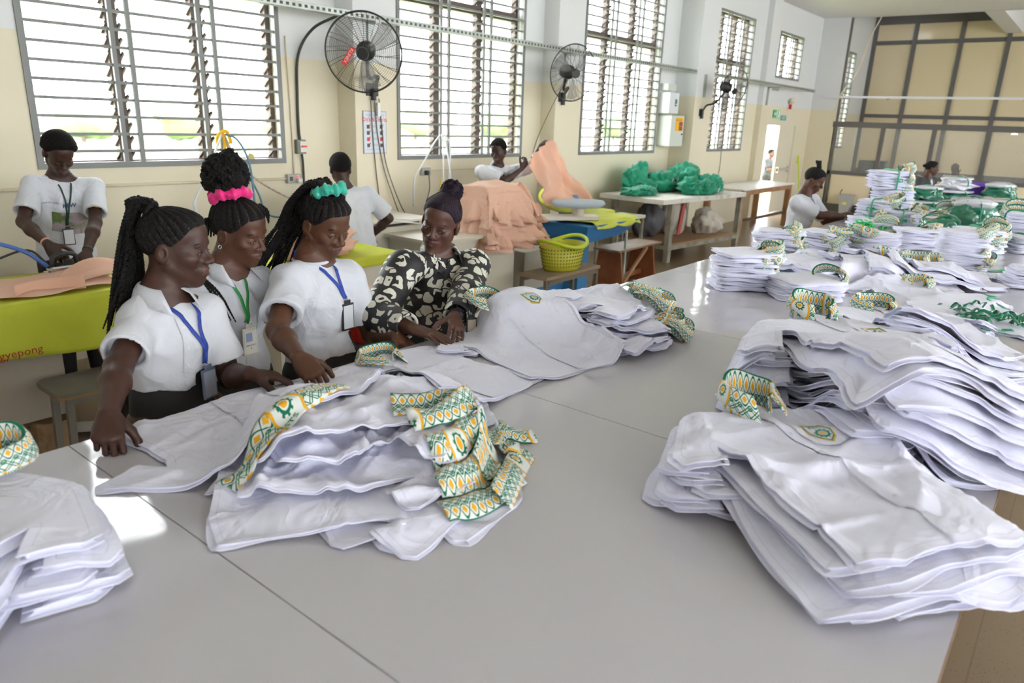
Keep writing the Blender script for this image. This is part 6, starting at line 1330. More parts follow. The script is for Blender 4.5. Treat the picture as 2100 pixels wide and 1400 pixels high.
for i in range(30):
    j = rng.normal(0, .012, 3); k = rng.uniform(-1, 1); q = rng.uniform(0, 1); ln = rng.uniform(.30,.43)
    a = h1.w(np.array(g1)+j*.6+(.02,0,-.01)); b = h1.w(np.array(g1)+(-.035+j[0],k*.025,.028+.012*q)); c = h1.w((-.125-.03*q,k*.04,.045)); d = c + np.array((-.02+.03*k,.015*k,-ln*.42)) + rng.normal(0,.006,3); e = d + np.array((-.035+.03*k,.012*k,-ln*.5))+rng.normal(0,.010,3)
    braid(mb, [a, b, c, d, e], .0066, 30, r_end=.35)
for k in range(3):
    a = h1.w((.0,.07,-.02)); braid(mb, [a, a+np.array((.02,.0,-.06)), a+np.array((.055+.012*k,-.05,-.15)), a+np.array((.085+.018*k,-.075,-.24-.01*k))], .0052, 20, r_end=.4)
hairmesh('ponytail_braids', mb, HAIR, r)
MB().tube([h1.w(np.array(g1)+np.array((-.004,0,.004))+np.array((.024*math.cos(a)*.5,.030*math.sin(a),.026*math.cos(a)))) for a in np.linspace(0,6.283,16)[:-1]], .008, 6, closed=True).build('hair_tie', HAIR, r, smooth=True)
shirt_collar('collar', p1['nb']+p1['up']*.012, p1['up'], (.12,-.99,0), r, COT, .060, .062, .028, .058, 30, .05)
buttons_down(p1, (.22,.36,.50), .0)
chest_patch(p1, 'placket', [(-.016,.0),(.016,.0),(.016,-.26),(-.016,-.26)], .13, .0, COT, .004, .014)
lanyard(r, p1['shirt'], p1['nb'], None, (1.155,2.20,1.135), (.30,-.95,0), BLUL, .013, 'steel', size=(.062,.105), side=.062)
# --- second woman: bun with pink scrunchie
h2 = Head((1.50, 2.53, 1.505), (.36,-.93), pitch=16, roll=4, scale=1.04)
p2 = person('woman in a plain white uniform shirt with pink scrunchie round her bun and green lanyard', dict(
    head=h2, neck=(1.445,2.575,1.355), pelvis=(1.43,2.56,.93), fwd=(.12,-.99), shR=(1.305,2.57,1.295), shL=(1.575,2.55,1.29), wrR=(1.25,2.34,.93), wrL=(1.68,2.30,.95), poleR=(-.6,.6,-.2), poleL=(.7,.5,-.2), k=.92, skin='b', cloth=COT, loose=.022, wr=.006, seed=12, hem=.02, sleeve=.72, slr=(.062,.076),
    neckcut=.062, vneck=.10, handR=dict(d=(0,-.3,-.95), n=(-.95,0,0), side=-1, curl=(.3,.3,.2)), handL=dict(d=(0,-.3,-.95), n=(.95,0,0), side=1, curl=(.3,.3,.2)), fv=.005, open=.5))
r = p2['root']; rng = np.random.default_rng(2)
h2.cap('braided_hair', r, HAIR, .009, 20, (-.035,0,.11), .0075, base=0.000, h=.0036)
bc = h2.w((-.085,.0,.185)); mb = MB(); bun(mb, bc, .078, rng, 26, .0125); bun(mb, h2.w((-.125,.012,.150)), .050, rng, 12, .012); bun(mb, h2.w((-.065,0,.240)), .045, rng, 12, .012); mb2 = MB(); crown(mb2, bc, .068, 3); hairmesh('bun', mb, HAIR, r); mb2.build('bun_core', HAIR, r, smooth=True)
scrunchie('scrunchie', h2.w((-.056,0,.118)), h2.R@np.array((-.50,.12,.85)), .062, .0155, PINK, r, 3, 9)
mb = MB()
for k in range(9):
    y = -.065+.016*k; a = h2.w((-.085,y,.03)); braid(mb, [a, a+h2.R@np.array((-.022,0,-.02)), a+h2.R@np.array((-.022,0,-.075-.02*rng.uniform()))], .006, 14, r_end=.5)
for k in range(3): a = h2.w((.02,.045+.012*k,.10)); braid(mb, [a, h2.w((.055,.062+.006*k,.085)), h2.w((.072,.066,.045))], .006, 14)
hairmesh('loose_braids', mb, HAIR, r)
MB().tube([h2.w((-.014,-.082,-.044)) + np.array((.006*math.cos(a),0,.007*math.sin(a)-.006)) for a in np.linspace(0,6.283,14)[:-1]], .0013, 5, closed=True).build('earring', CHR, r, smooth=True)
shirt_collar('collar', p2['nb']+p2['up']*.010, p2['up'], (.18,-.98,0), r, COT, .064, .066, .030, .062, 40, .06)
buttons_down(p2, (.30,.44,.58)); chest_patch(p2, 'placket', [(-.016,.0),(.016,.0),(.016,-.30),(-.016,-.30)], .24, 0, COT, .004, .014); chest_patch(p2, 'pocket', [(-.05,.06),(.05,.06),(.05,-.05),(0,-.065),(-.05,-.05)], .40, .095, COT, .004, .012)
lanyard(r, p2['shirt'], p2['nb'], None, (1.438,2.44,1.175), (.12,-.99,0), GRNL, .012, 'cream', size=(.066,.108), side=.066)
# --- third woman: long twists with teal scrunchie
h3 = Head((1.775, 2.365, 1.530), (.10,-.97), pitch=24, roll=2, scale=1.04)
p3 = person('woman in a white crew neck tee with teal scrunchie in her long braids', dict(
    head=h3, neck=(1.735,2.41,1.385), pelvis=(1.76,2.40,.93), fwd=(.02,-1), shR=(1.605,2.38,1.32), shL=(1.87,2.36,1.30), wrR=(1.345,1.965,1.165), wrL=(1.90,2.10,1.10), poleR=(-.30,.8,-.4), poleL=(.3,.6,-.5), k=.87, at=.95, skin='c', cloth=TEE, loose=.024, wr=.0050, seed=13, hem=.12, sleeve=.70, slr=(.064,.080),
    neckcut=.066, handR=dict(d=(.02,-.86,-.50), n=(-.35,-.40,.84), side=-1, curl=((.85,.75,.35),(.95,.8,.4),(1.0,.85,.4),(1.05,.9,.4)), thumb=(.85,.9,.5)), handL=dict(d=(.1,-.8,-.45), n=(.3,-.3,.9), side=1, curl=(.3,.4,.3)), open=.12))
r = p3['root']; rng = np.random.default_rng(3)
h3.cap('braided_hair', r, HAIR, .009, 22, (-.01,0,.115), .0075, base=0.000, h=.0036)
mb = MB(); g3 = np.array((-.012,0,.122))
for i in range(38):
    k = rng.uniform(-1, 1); q = rng.uniform(0, 1); ln = rng.uniform(.34,.46); a = h3.w(g3 + (0,k*.03,-.01)); b = h3.w(g3 + (-.055-.02*q,k*.055,.018*q+.002)); c = h3.w((-.118-.018*q,k*.082,.03)); d = h3.w((-.130-.03*q,k*.085,-.07)) + rng.normal(0,.007,3); w_ = np.array((-.05+.05*k,.03,0)); e = d + np.array((-.045,.01,-ln*.33)) + w_*.5 + rng.normal(0,.01,3); z = e + np.array((-.035,.0,-ln*.25)) + w_*.4 + rng.normal(0,.012,3)
    braid(mb, [a, b, c, d, e, z], .0070, 34, r_end=.4)
for i in range(16):
    k = -1+2*i/15; a = h3.w((.058-.05*k*k,k*.066,.075-.012*abs(k))); b = h3.w((.028-.02*k*k,k*.052,.118)); c = h3.w(g3+(.01,k*.02,.004)); braid(mb, [a, b, c], .0062, 18)
hairmesh('long_braids', mb, HAIR, r)
scrunchie('scrunchie', h3.w((-.020,0,.126)), h3.R@np.array((-.62,0,.80)), .052, .0165, TEAL, r, 5, 9)
mb2 = MB(); crown(mb2, h3.w((-.032,0,.118)), .044, 8); mb2.build('hair_gather', HAIR, r, smooth=True)
lanyard(r, p3['shirt'], p3['nb'], None, (1.80,2.26,1.235), (.06,-1,0), BLUL, .012, 'dark', size=(.062,.112), side=.060)
MB().tube([p3['nb'] + p3['up']*.004 + p3['lf']*.074*math.sin(a)*1.0 + p3['fw']*(.070*math.cos(a)+.004) - p3['up']*.012*max(0,math.cos(a)) for a in np.linspace(0,6.283,40)[:-1]], .0075, 6, closed=True).build('neck_rib', TEE, r, smooth=True)
# --- fourth woman: patterned blouse
def leopard():
    m = bpy.data.materials.new('black_cream_blotch_print'); m.use_nodes = True; nt = m.node_tree; X.nt = nt; b = nt.nodes['Principled BSDF']; g = nd(nt, 'ShaderNodeNewGeometry')
    n0 = nd(nt, 'ShaderNodeTexNoise'); n0.inputs['Scale'].default_value = 22; n0.inputs['Detail'].default_value = 1; nt.links.new(g.outputs[0], n0.inputs['Vector'])
    ad = nd(nt, 'ShaderNodeMix', data_type='VECTOR'); sc = nd(nt, 'ShaderNodeVectorMath', operation='SCALE'); sb = nd(nt, 'ShaderNodeVectorMath', operation='SUBTRACT'); sb.inputs[1].default_value = (.5,.5,.5); nt.links.new(n0.outputs['Color'], sb.inputs[0]); nt.links.new(sb.outputs[0], sc.inputs[0]); sc.inputs['Scale'].default_value = .034
    av = nd(nt, 'ShaderNodeVectorMath', operation='ADD'); nt.links.new(g.outputs[0], av.inputs[0]); nt.links.new(sc.outputs[0], av.inputs[1])
    v = nd(nt, 'ShaderNodeTexVoronoi'); v.inputs['Scale'].default_value = 16.0; v.inputs['Randomness'].default_value = .82; nt.links.new(av.outputs[0], v.inputs['Vector'])
    ve = nd(nt, 'ShaderNodeTexVoronoi', feature='DISTANCE_TO_EDGE'); ve.inputs['Scale'].default_value = 16.0; ve.inputs['Randomness'].default_value = .82; nt.links.new(av.outputs[0], ve.inputs['Vector'])
    sp = nd(nt, 'ShaderNodeSeparateColor'); nt.links.new(v.outputs['Color'], sp.inputs[0]); rr = X(sp.outputs[0])
    pd = nd(nt, 'ShaderNodeVectorMath', operation='SUBTRACT'); nt.links.new(av.outputs[0], pd.inputs[0]); nt.links.new(v.outputs['Position'], pd.inputs[1]); ps = nd(nt, 'ShaderNodeSeparateXYZ'); nt.links.new(pd.outputs[0], ps.inputs[0])
    ang = X.op('ARCTAN2', X(ps.outputs[2]), X(ps.outputs[0])); e = X(ve.outputs['Distance']); d = X(v.outputs['Distance'])
    ring = (d > (rr*.08 + .15)) * (d < (rr*.14 + .44)) * (e > .045); gapd = ((ang - rr*6.28).sin() * 1.0) > .72; gap = X.op('SUBTRACT', 1.0, gapd); hole = X.op('SUBTRACT', 1.0, (rr > .86) * 1.0)
    c = mixc(nt, ring*gap, (.012,.012,.014), (.66,.64,.55)); nt.links.new(c, b.inputs['Base Color']); b.inputs['Roughness'].default_value = .6; return m
LEO = leopard()
h4 = Head((2.45, 2.385, 1.475), (-.90,-.44), pitch=12, roll=-14, scale=1.10)
p4 = person('older woman in black and cream print blouse with both hands on the table', dict(
    head=h4, neck=(2.475,2.42,1.325), pelvis=(2.45,2.43,.90), fwd=(-.38,-.92), shR=(2.19,2.37,1.285), shL=(2.60,2.31,1.25), wrR=(1.93,2.035,1.130), wrL=(2.125,1.985,1.150), poleR=(-.6,.5,-.5), poleL=(.7,.2,-.5), skin='d', cloth=LEO, k=.95, loose=.026, wr=.007, seed=14, hem=.05, sleeve=1.88, slr=(.080,.078), cuff=.056, cutr=.09, gname='blouse',
    neckcut=.062, vneck=.05, handR=dict(d=(.22,-.96,-.12), n=(.05,-.10,.98), side=-1, curl=(.12,.18,.12), thumb=(.3,.2,.2), spread=.05), handL=dict(d=(-.62,-.72,-.28), n=(.25,-.45,.85), side=1, curl=(.30,.40,.25), thumb=(.4,.3,.3)), look=(1,.3,0), open=.75))
r = p4['root']; rng = np.random.default_rng(4)
h4.cap('braided_hair', r, HAIRP, .008, 62, (-.075,0,.088), .0036, base=0.011, h=.0031, sharp=.7)
mb = MB()
for i in range(26):
    k = -1+2*i/25; a = h4.w((.062-.055*k*k,k*.069,.090-.040*abs(k)**1.5)); b = h4.w((.010-.02*k*k,k*.074,.112-.035*k*k)); c = h4.w((-.060,k*.045,.105)); braid(mb, [a, b, c], .0046, 18, pitch=.016)
bc = h4.w((-.098,0,.112)); bun(mb, bc, .052, rng, 26, .0075); hairmesh('braids', mb, HAIRP, r); mb2 = MB(); crown(mb2, bc, .044, 5); mb2.build('bun_core', HAIRP, r, smooth=True)
MB().tube([bc + h4.R@np.array((.03+.004*t,-.054+.0*t,.03-.035*t)) + h4.R@np.array((0,0,0)) for t in np.linspace(-.8,.8,7)], .003, 5).build('gold_thread', GOLD, r, smooth=True)
shirt_collar('collar', p4['nb']+p4['up']*.006, p4['up'], (-.38,-.92,0), r, LEO, .072, .072, .034, .075, 38, .06)
lanyard(r, p4['shirt'], p4['nb'], None, (2.335,2.30,1.165), (-.38,-.92,0), BLKL, .009, 'brown', size=(.050,.110), side=.055); buttons_down(p4, (.34,.50), 0.0, BLK, .006)
wl_ = p4['arms'][1]; wd = unit(wl_[2]-wl_[1]); MB().tube([wl_[2]-wd*.035, wl_[2]-wd*.012], .034, 18).build('watch_strap', BLK, r, smooth=True); wn = unit(np.array((.25,-.45,.85))); wc = wl_[2]-wd*.023+wn*.033; MB().tube([wc, wc+wn*.009], .019, 16).build('watch_face', M('watch_glass', (.02,.02,.025), .12), r)
tp_, td = wl_[3][2]; MB().tube([tp_-td*.045+(.0098*math.cos(a))*unit(np.cross(td,(0,0,1)))+(.0098*math.sin(a))*unit(np.cross(td,np.cross(td,(0,0,1)))) for a in np.linspace(0,6.283,14)[:-1]], .0017, 5, closed=True).build('finger_ring', M('silver_ring', (.8,.8,.8), .2, metal=1.0), r, smooth=True)
# ------------------------------------------------------------------ people further back
GREYC = M('charcoal_cardigan', (.045,.048,.052), .85); LOWK = dict(hv=.0055, fv=.005, cv=.011)
h = Head((1.905, 5.28, 1.640), (-.10,-.99), pitch=38, roll=-3, scale=1.06, male=True)
m1 = person('young man in a printed white tee pressing a shirt with the steam iron', dict(head=h, neck=(1.935,5.40,1.485), pelvis=(1.94,5.50,.93), fwd=(-.06,-1), shR=(1.76,5.39,1.435), shL=(2.12,5.35,1.41), wrR=(1.66,4.98,1.115), wrL=(1.845,4.90,1.055), poleR=(-.8,.4,-.4), poleL=(.9,.2,-.3), arm=(.30,.27), at=.95, dims=MAL, skin='e', cloth=TEE, loose=.034, wr=.007, seed=31, hem=.0, sleeve=.74, slr=(.058,.078), neckcut=.068, nk=1.08,
    handR=dict(d=(.30,-.50,-.80), n=(-.55,-.65,.35), side=-1, curl=((.8,1.1,.6),(.9,1.1,.6),(.95,1.1,.6),(1.0,1.1,.6)), thumb=(.8,.7,.4), k=1.1), handL=dict(d=(-.35,-.55,-.75), n=(.2,-.75,.45), side=1, curl=(.5,.6,.4), thumb=(.5,.5,.3), k=1.1), hv=.0042, fv=.0038, cv=.008, open=.1))
r = m1['root']; h.cap('short_hair', r, AFRO, .023, 0, base=0.014, h=.006, noise=.002)
lanyard(r, m1['shirt'], m1['nb'], None, (1.90,5.26,1.17), (-.06,-1,0), DGL, .010, 'dark', size=(.070,.110), side=.062)
chest_patch(m1, 'photo_print', [(-.115,.085),(.125,.06),(.115,-.085),(-.12,-.05)], .50, .01, M('printed_landscape', (.10,.14,.04), .7, var=((.34,.28,.30), 14, .42, .58)), .004, .02)
ringv = [(.040*math.cos(a), .040*math.sin(a)) for a in np.linspace(0,6.283,25)[:-1]]; v, f_ = ring2(ringv, [(p[0]*.86, p[1]*.86) for p in ringv]); chest_decal(m1, 'emblem_ring', v, f_, .30, .105, GOLD)
ringi = [(p[0]*.78, p[1]*.78) for p in ringv]; v, f_ = ring2(ringi, [(p[0]*.92, p[1]*.92) for p in ringi]); NAVY = M('navy_print', (.03,.06,.22), .6); chest_decal(m1, 'emblem_inner_ring', v, f_, .30, .105, NAVY); chest_decal(m1, 'emblem_shield', [(-.016,-.012),(.016,-.012),(.010,-.024),(-.010,-.024)], [(0,3,2,1)], .30, .105, NAVY); chest_decal(m1, 'emblem_tree', [(-.018,.008),(.018,.008),(.012,.018),(-.012,.018),(-.003,.008),(.003,.008),(.003,-.010),(-.003,-.010)], [(0,1,2,3),(4,7,6,5)], .30, .105, NAVY)
v, f_ = text_mesh('KFW', .040, True); chest_decal(m1, 'sponsor_print', v-[.0,.02], f_, .27, -.045, NAVY); v, f_ = text_mesh('Invest for Jobs', .017); chest_decal(m1, 'sponsor_small_print', v-[.13,.008], f_, .25, -.03, NAVY)
MB().tube([m1['nb'] + m1['fw']*(.05+.035*math.cos(a)) + m1['lf']*.055*math.sin(a) - m1['up']*(.04+.05*math.cos(a)) for a in np.linspace(-1.6,1.6,16)], .0022, 5).build('necklace', GOLD, r, smooth=True)
for q in (0, 1):
    a_ = m1['arms'][q]; wd = unit(a_[2]-a_[1]); MB().tube([a_[2]-wd*.03, a_[2]-wd*.018], .031, 16).build('bracelet', M('pink_band', (.75,.35,.28), .5) if q == 0 else BLK, r, smooth=True)
# man lifting the peach cloth
h = Head((6.36, 5.30, 1.610), (-.95,-.30), pitch=16, roll=2, scale=1.08, male=True)
m2 = person('young man in a white tee holding up a peach shirt', dict(head=h, neck=(6.42,5.36,1.445), pelvis=(6.42,5.40,.92), fwd=(-.45,-.89), shR=(6.22,5.42,1.375), shL=(6.62,5.26,1.375), wrR=(6.56,5.12,1.42), wrL=(6.98,5.18,1.665), poleR=(-.3,-.5,-.8), poleL=(.6,.2,-.7), arm=(.28,.26), dims=MAL, skin='e', cloth=TEE, loose=.03, seed=32, hem=.0, sleeve=.8, slr=(.070,.085), handR=dict(d=(.35,-.35,.75), n=(-.2,-.9,-.2), side=-1, curl=(.9,1.0,.6), thumb=(.7,.6,.4), k=1.08), handL=dict(d=(.45,-.35,.35), n=(.1,-.5,.8), side=1, curl=(.9,1.0,.6), thumb=(.7,.6,.4), k=1.08), open=.2, **LOWK))
h.cap('short_hair', m2['root'], AFRO, .010, 0, base=0.000, h=.006, noise=.001)
t = thing('peach_shirt', 'peach shirt stretched up between the hands of the young man', 'shirt', (0,0,0)); A_, B_, C_, D_ = np.array((6.60,5.02,1.50)), np.array((7.03,5.10,1.74)), np.array((7.72,4.92,.93)), np.array((6.72,4.80,1.02))
def held(u, v):
    p = (A_*(1-u)+B_*u)*(1-v) + (D_*(1-u)+C_*u)*v; p = p + np.array((.12,.0,-.02))*math.sin(u*3.14)*v + np.array((0,1,0))*(.055*math.sin(u*9+v*3)*(.2+v) + .05*math.sin(v*8+u*4) + .035*math.sin(u*17-v*6)*v + .02*math.sin(u*23+v*19)) + np.array((0,0,.05))*math.sin(v*3.1)*(u-.3); return p
sheet('cloth', held, 40, 34, PEACH, t)
# man with his back turned
h = Head((4.05, 5.15, 1.490), (.55,.83), pitch=12, roll=0, scale=1.08, male=True)
m3 = person('man in a white tee seen from behind at the press machine', dict(head=h, neck=(4.07,5.12,1.33), pelvis=(4.10,5.02,.85), fwd=(.3,.95), shR=(4.27,5.05,1.265), shL=(3.87,5.17,1.265), wrR=(4.33,5.12,.87), wrL=(3.80,5.4,.92), poleR=(.6,-.5,-.2), poleL=(-.7,-.3,-.2), arm=(.28,.26), dims=MAL, skin='e', cloth=TEE, loose=.03, seed=33, hem=-.12, sleeve=.82, slr=(.070,.088), handR=dict(d=(.2,.5,-.8), n=(.8,-.3,0), side=-1, curl=(.4,.5,.3)), **LOWK)); h.cap('short_hair', m3['root'], AFRO, .014, 0, base=0.000, h=.006, noise=.0012)
# seated woman at the far side of the table
h = Head((7.840,2.300, 1.460), (.10,-.99), pitch=26, roll=0, scale=1.02)
m4 = person('woman in a white tee with small topknot sorting shirts at the far table edge', dict(head=h, neck=(7.780,2.360,1.305), pelvis=(7.740,2.400,.80), fwd=(.12,-.99), shR=(7.580,2.360,1.235), shL=(7.960,2.320,1.235), wrR=(7.940,2.000,1.115), wrL=(8.070,1.980,1.125), poleR=(-.5,.3,-.8), poleL=(.5,.3,-.8), skin='b', cloth=TEE, loose=.026, seed=34, hem=.02, sleeve=.8, slr=(.070,.084), handR=dict(d=(.8,-.5,-.1), n=(0,0,1), side=-1, curl=(.5,.6,.4)), handL=dict(d=(.5,-.8,-.1), n=(0,0,1), side=1, curl=(.5,.6,.4)), open=.15, **LOWK)); r = m4['root']
h.cap('pulled_hair', r, HAIR, .008, 0, base=0.000, h=.005, noise=.0008); mb = MB()
for k in range(7): a = h.w((-.03+.004*k,-.02+.007*k,.112)); braid(mb, [a, a+np.array((-.01,.01,.05+.004*k)), a+np.array((-.05+.008*k,.01,.075)), a+np.array((-.085+.012*k,.0,.055-.01*k))], .009, 14)
hairmesh('topknot', mb, HAIR, r); lanyard(r, m4['shirt'], m4['nb'], None, (7.82,2.24,1.10), (.12,-.99,0), NAVL, .012, 'dark', side=.058)
# woman in the grey cardigan, man behind glass, passer by outside
h = Head((15.2, 2.44, 1.36), (.35,-.93), pitch=4, roll=0, scale=1.05)
m5 = person('woman in a charcoal cardigan standing beyond the packs', dict(head=h, neck=(15.15,2.48,1.20), pelvis=(15.15,2.5,.72), fwd=(-.4,-.9), shR=(14.97,2.55,1.13), shL=(15.33,2.4,1.13), wrR=(14.9,2.35,.75), wrL=(15.3,2.2,.75), skin='b', cloth=GREYC, loose=.02, seed=35, hem=-.02, sleeve=1.8, slr=(.066,.06), cuff=.04, vneck=.14, hv=.008, cv=.014, fv=.008)); h.cap('pulled_hair', m5['root'], HAIR, .008, 0, base=0.000, h=.007); mb2 = MB(); crown(mb2, h.w((-.115,0,.03)), .036, 6); mb2.build('bun', HAIR, m5['root'], smooth=True); chest_patch(m5, 'white_top', [(-.05,.06),(.05,.06),(0,-.12)], .10, 0, TEE, .004, .03)
h = Head((22.4, 3.05, 1.10), (-.85,-.5), pitch=6, roll=8, scale=1.12, male=True)
m6 = person('man with hand at his chin seated behind the partition glass', dict(head=h, neck=(22.45,3.06,.93), pelvis=(22.5,3.08,.45), fwd=(-.85,-.5), shR=(22.36,3.24,.86), shL=(22.5,2.86,.86), wrR=(22.2,3.2,.90), wrL=(22.28,2.96,.98), poleR=(-.3,.3,-.8), poleL=(-.3,-.3,-.9), dims=MAL, skin='e', cloth=M('pale_blue_shirt', (.62,.68,.80), .8), loose=.02, seed=36, hem=.0, sleeve=.9, slr=(.07,.08), handL=dict(d=(.1,.3,.9), n=(-.8,.1,0), side=1, curl=(.9,.9,.6)), hv=.009, cv=.014, fv=.008, low=True, lower=('trousers', TRO))); h.cap('short_hair', m6['root'], M('greying_hair', (.10,.09,.06), .9), .008, 0, base=0.004, h=.008)
h = Head((23.3, 8.25, 1.20), (-.2,-.97), pitch=0, roll=0, scale=1.05)
m7 = person('person in dark clothes standing outside the open door', dict(head=h, neck=(23.3,8.28,1.04), pelvis=(23.3,8.3,.50), fwd=(-.2,-.97), shR=(23.12,8.3,.97), shL=(23.48,8.28,.97), wrR=(23.2,8.0,.72), wrL=(23.4,8.0,.72), skin='d', cloth=GREYC, loose=.02, seed=37, hem=.0, sleeve=.8, hv=.012, cv=.018, fv=.010)); h.cap('short_hair', m7['root'], AFRO, .010, 0, base=0.000, h=.010); m7['root'].location = (0,0,-.0)
# ------------------------------------------------------------------ folded stacks, tied bundles and wrapped packs on the far half of the table
def folded_mesh(seed, L=.30, Wd=.235):
    """soft folded slab with two fold lips round its rim"""
    g = np.random.default_rng(seed); k = 44; ph = g.uniform(0, 6.28, 6); V = []; rings = [(.060,.0215),(.030,.0225),(.010,.0215),(.002,.0180),(.0,.0160),(.004,.0135),(.010,.0122),(.003,.0105),(.0,.0085),(.003,.0050),(.012,.0010)]
    for ins, z in rings:
        for i in range(k):
            a = 2*math.pi*i/k; c, s_ = math.cos(a), math.sin(a); e = 7.0; r = (abs(c)**e + abs(s_)**e)**(-1/e); lip = .006*math.sin(a*3+ph[0]+z*300) + .004*math.sin(a*7+ph[1]-z*500)
            x, y = r*c*(L/2-ins*1.3) + c*lip, r*s_*(Wd/2-ins*1.3) + s_*lip
            V.append((x, y, z + .002*math.sin(x*28+ph[2])*math.sin(y*24+ph[3]) + .0012*math.sin(a*5+ph[4])))
    n = len(rings); V.append((0,0,.0215)); F = [(j*k+i, (j+1)*k+i, (j+1)*k+(i+1)%k, j*k+(i+1)%k) for j in range(n-1) for i in range(k)] + [(n*k, i, (i+1)%k) for i in range(k)]
    me = bpy.data.meshes.new('folded_shirt'); me.from_pydata(V, [], F); me.materials.append(SHIRT); me.polygons.foreach_set('use_smooth', [True]*len(F))
    at = me.attributes.new('edge_distance', 'FLOAT', 'POINT'); at.data.foreach_set('value', [1.0]*len(V)); return me
FOLD = [folded_mesh(i) for i in range(4)]
def collar_mesh(seed):
    o = ring_collar('collar', (0,0,0), (-1,0), None, seed=seed, u0=seed*1.1, hb=.070, hf=.040, a=.095, b=.046, flare=.012, tilt=[0,.5,-.4,.9][seed % 4]); me = o.data; bpy.data.objects.remove(o); return me
COLM = [collar_mesh(i) for i in range(4)]
def folded_shirt(label, x, y, z, rz, seed, group, collar=True, parent=None, sc=1.0, name='folded_shirt'):
    g = np.random.default_rng(seed)
    if parent is None: root = thing(name, label, 'shirt', (x, y, z), rz, group); sx_, sy_ = g.uniform(.92,1.08), g.uniform(.90,1.10)
    b = bpy.data.objects.new('body' if parent is None else 'folded_shirt', FOLD[seed % 4]); COL.objects.link(b); b.scale = (sc, sc, 1.22)
    if parent is None: b.parent = root; b.scale = (sc*sx_, sc*sy_, 1.25)
    else: b.parent = parent; b.location = (x, y, z); b.rotation_euler = (0,0,rz)
    if collar:
        c = bpy.data.objects.new('collar', COLM[(seed*7+1) % 4]); COL.objects.link(c); c.modifiers.new('t', 'SOLIDIFY').thickness = .0025
        if parent is None: c.parent = root; c.location = (.115*sc+g.uniform(-.01,.02), g.uniform(-.03,.03), .014)
        else: c.parent = b; c.location = (.125, g.uniform(-.03,.03), .012)
        c.rotation_euler = (g.uniform(-.3,.3), g.uniform(-.2,.3), g.uniform(-.4,.4))
    return b
NTH = ['first', 'second', 'third', 'fourth', 'fifth', 'sixth', 'seventh', 'eighth', 'ninth', 'tenth', 'eleventh', 'twelfth', 'thirteenth', 'fourteenth', 'fifteenth', 'sixteenth']
def fstack(n, x, y, ang, what, seed, dz=.0265, every=1, sc=1.0, jit=.022):
    for k in range(n):
        g = np.random.default_rng(seed*50+k); lab = ('folded white shirt on top of the %s' % what) if k == n-1 else '%s folded shirt from the bottom of the %s' % (NTH[k], what)
        folded_shirt(lab, x+g.uniform(-jit,jit), y+g.uniform(-jit,jit), TZ+.001+k*dz, math.radians(ang+g.uniform(-13,13)), seed*50+k, 'shirts in the '+what, k % every == 0 or k == n-1, sc=sc)
fstack(8, 3.97, 1.47, -52, 'leftmost folded stack by the table edge', 1, sc=1.12)
fstack(7, 5.20, 1.72, -60, 'folded stack in front of the seated woman', 2, every=1)
fstack(6, 5.66, 1.52, -100, 'folded stack right of the first two', 3, every=2)
fstack(6, 5.85, 1.22, 150, 'low folded stack with collar leftwards', 4, every=3)
fstack(5, 4.02, 1.14, -40, 'low plain folded stack at the front', 5, every=9, dz=.020, sc=1.25)
fstack(14, 5.66, .63, -75, 'tall layered stack by the green ribbon', 6, dz=.0185, every=3)
fstack(6, 6.45, 1.05, -60, 'folded stack behind the upright collars', 7, every=2)
fstack(5, 6.9, 1.45, -120, 'folded stack beside the bright green strings', 8, every=2)
fstack(6, 7.6, 1.15, -50, 'folded stack in front of the wrapped packs', 9, every=2)
fstack(5, 5.35, .20, -70, 'folded stack at the right picture edge', 10, every=2)
# opened shirts heaped in the middle distance
for k, (x, y, dx, dy) in enumerate([(5.05,1.02,-.8,.45), (4.95,1.10,-.85,.4), (5.0,1.06,-.82,.42)]):
    r_, M2, sf = lay_shirt(['lower', 'middle', 'upper'][k] + ' opened white shirt of the domed heap beyond the collar stacks', x, y, (dx, dy), 700+k, 'shirts in the domed heap', fine=True, th=.03, nf=12, amp=.02, edge=.01)
for k, (x, y, dx, dy, hb) in enumerate([(5.02,.98,-.75,-.2,.11), (5.18,.92,-.8,-.3,.12), (5.30,.84,-.8,-.35,.12), (5.44,.78,-.82,-.4,.10), (4.62,.70,-.8,-.25,.07)]):
    r_, M2, sf = lay_shirt(['first', 'second', 'third', 'fourth', 'nearest'][k] + ' opened white shirt with upright printed collar in the middle of the table', x, y, (dx, dy), 720+k, 'opened shirts with upright collars', fine=True, th=.022, nf=14, amp=.022, edge=.012, sy=.8)
    ring_collar('collar', (x, y, top_z(x-.05, y)-.01), (dx, dy), r_, seed=40+k, u0=k*.8, hb=hb, hf=hb*.55, a=.075, b=.05, tilt=-.2)
# flat shirts at the right edge with ribbons
r_, M2, sf = lay_shirt('flat white shirt lying behind the green ribbon heap at the right', 4.35, .62, (-.35,-.85), 740, None, fine=True, th=.012, nf=8, amp=.01)
RIB = M('emerald_ribbon', (.004,.20,.10), .45, sheen=.2); MINT = M('mint_ribbon', (.06,.40,.20), .5)
t = thing('ribbon_heap', 'heap of dark green ribbons on the white shirt at the right', 'ribbons', (0,0,0)); g = np.random.default_rng(9); z0 = top_z(4.05,.3)
for k in range(26):
    a = g.uniform(0, 6.28); p = np.array((4.08+g.normal(0,.10), .30+g.normal(0,.07), z0+.006)); pts = [p]
    for q in range(5): a += g.uniform(-1.3,1.3); p = p + np.array((.045*math.cos(a), .035*math.sin(a), 0)); p = np.array((p[0], p[1], z0+.006+g.uniform(0,.05))); pts.append(p)
    ribbon('ribbon', pts, .016, unit((g.normal(0,.5), g.normal(0,.5), 1)), RIB, t)
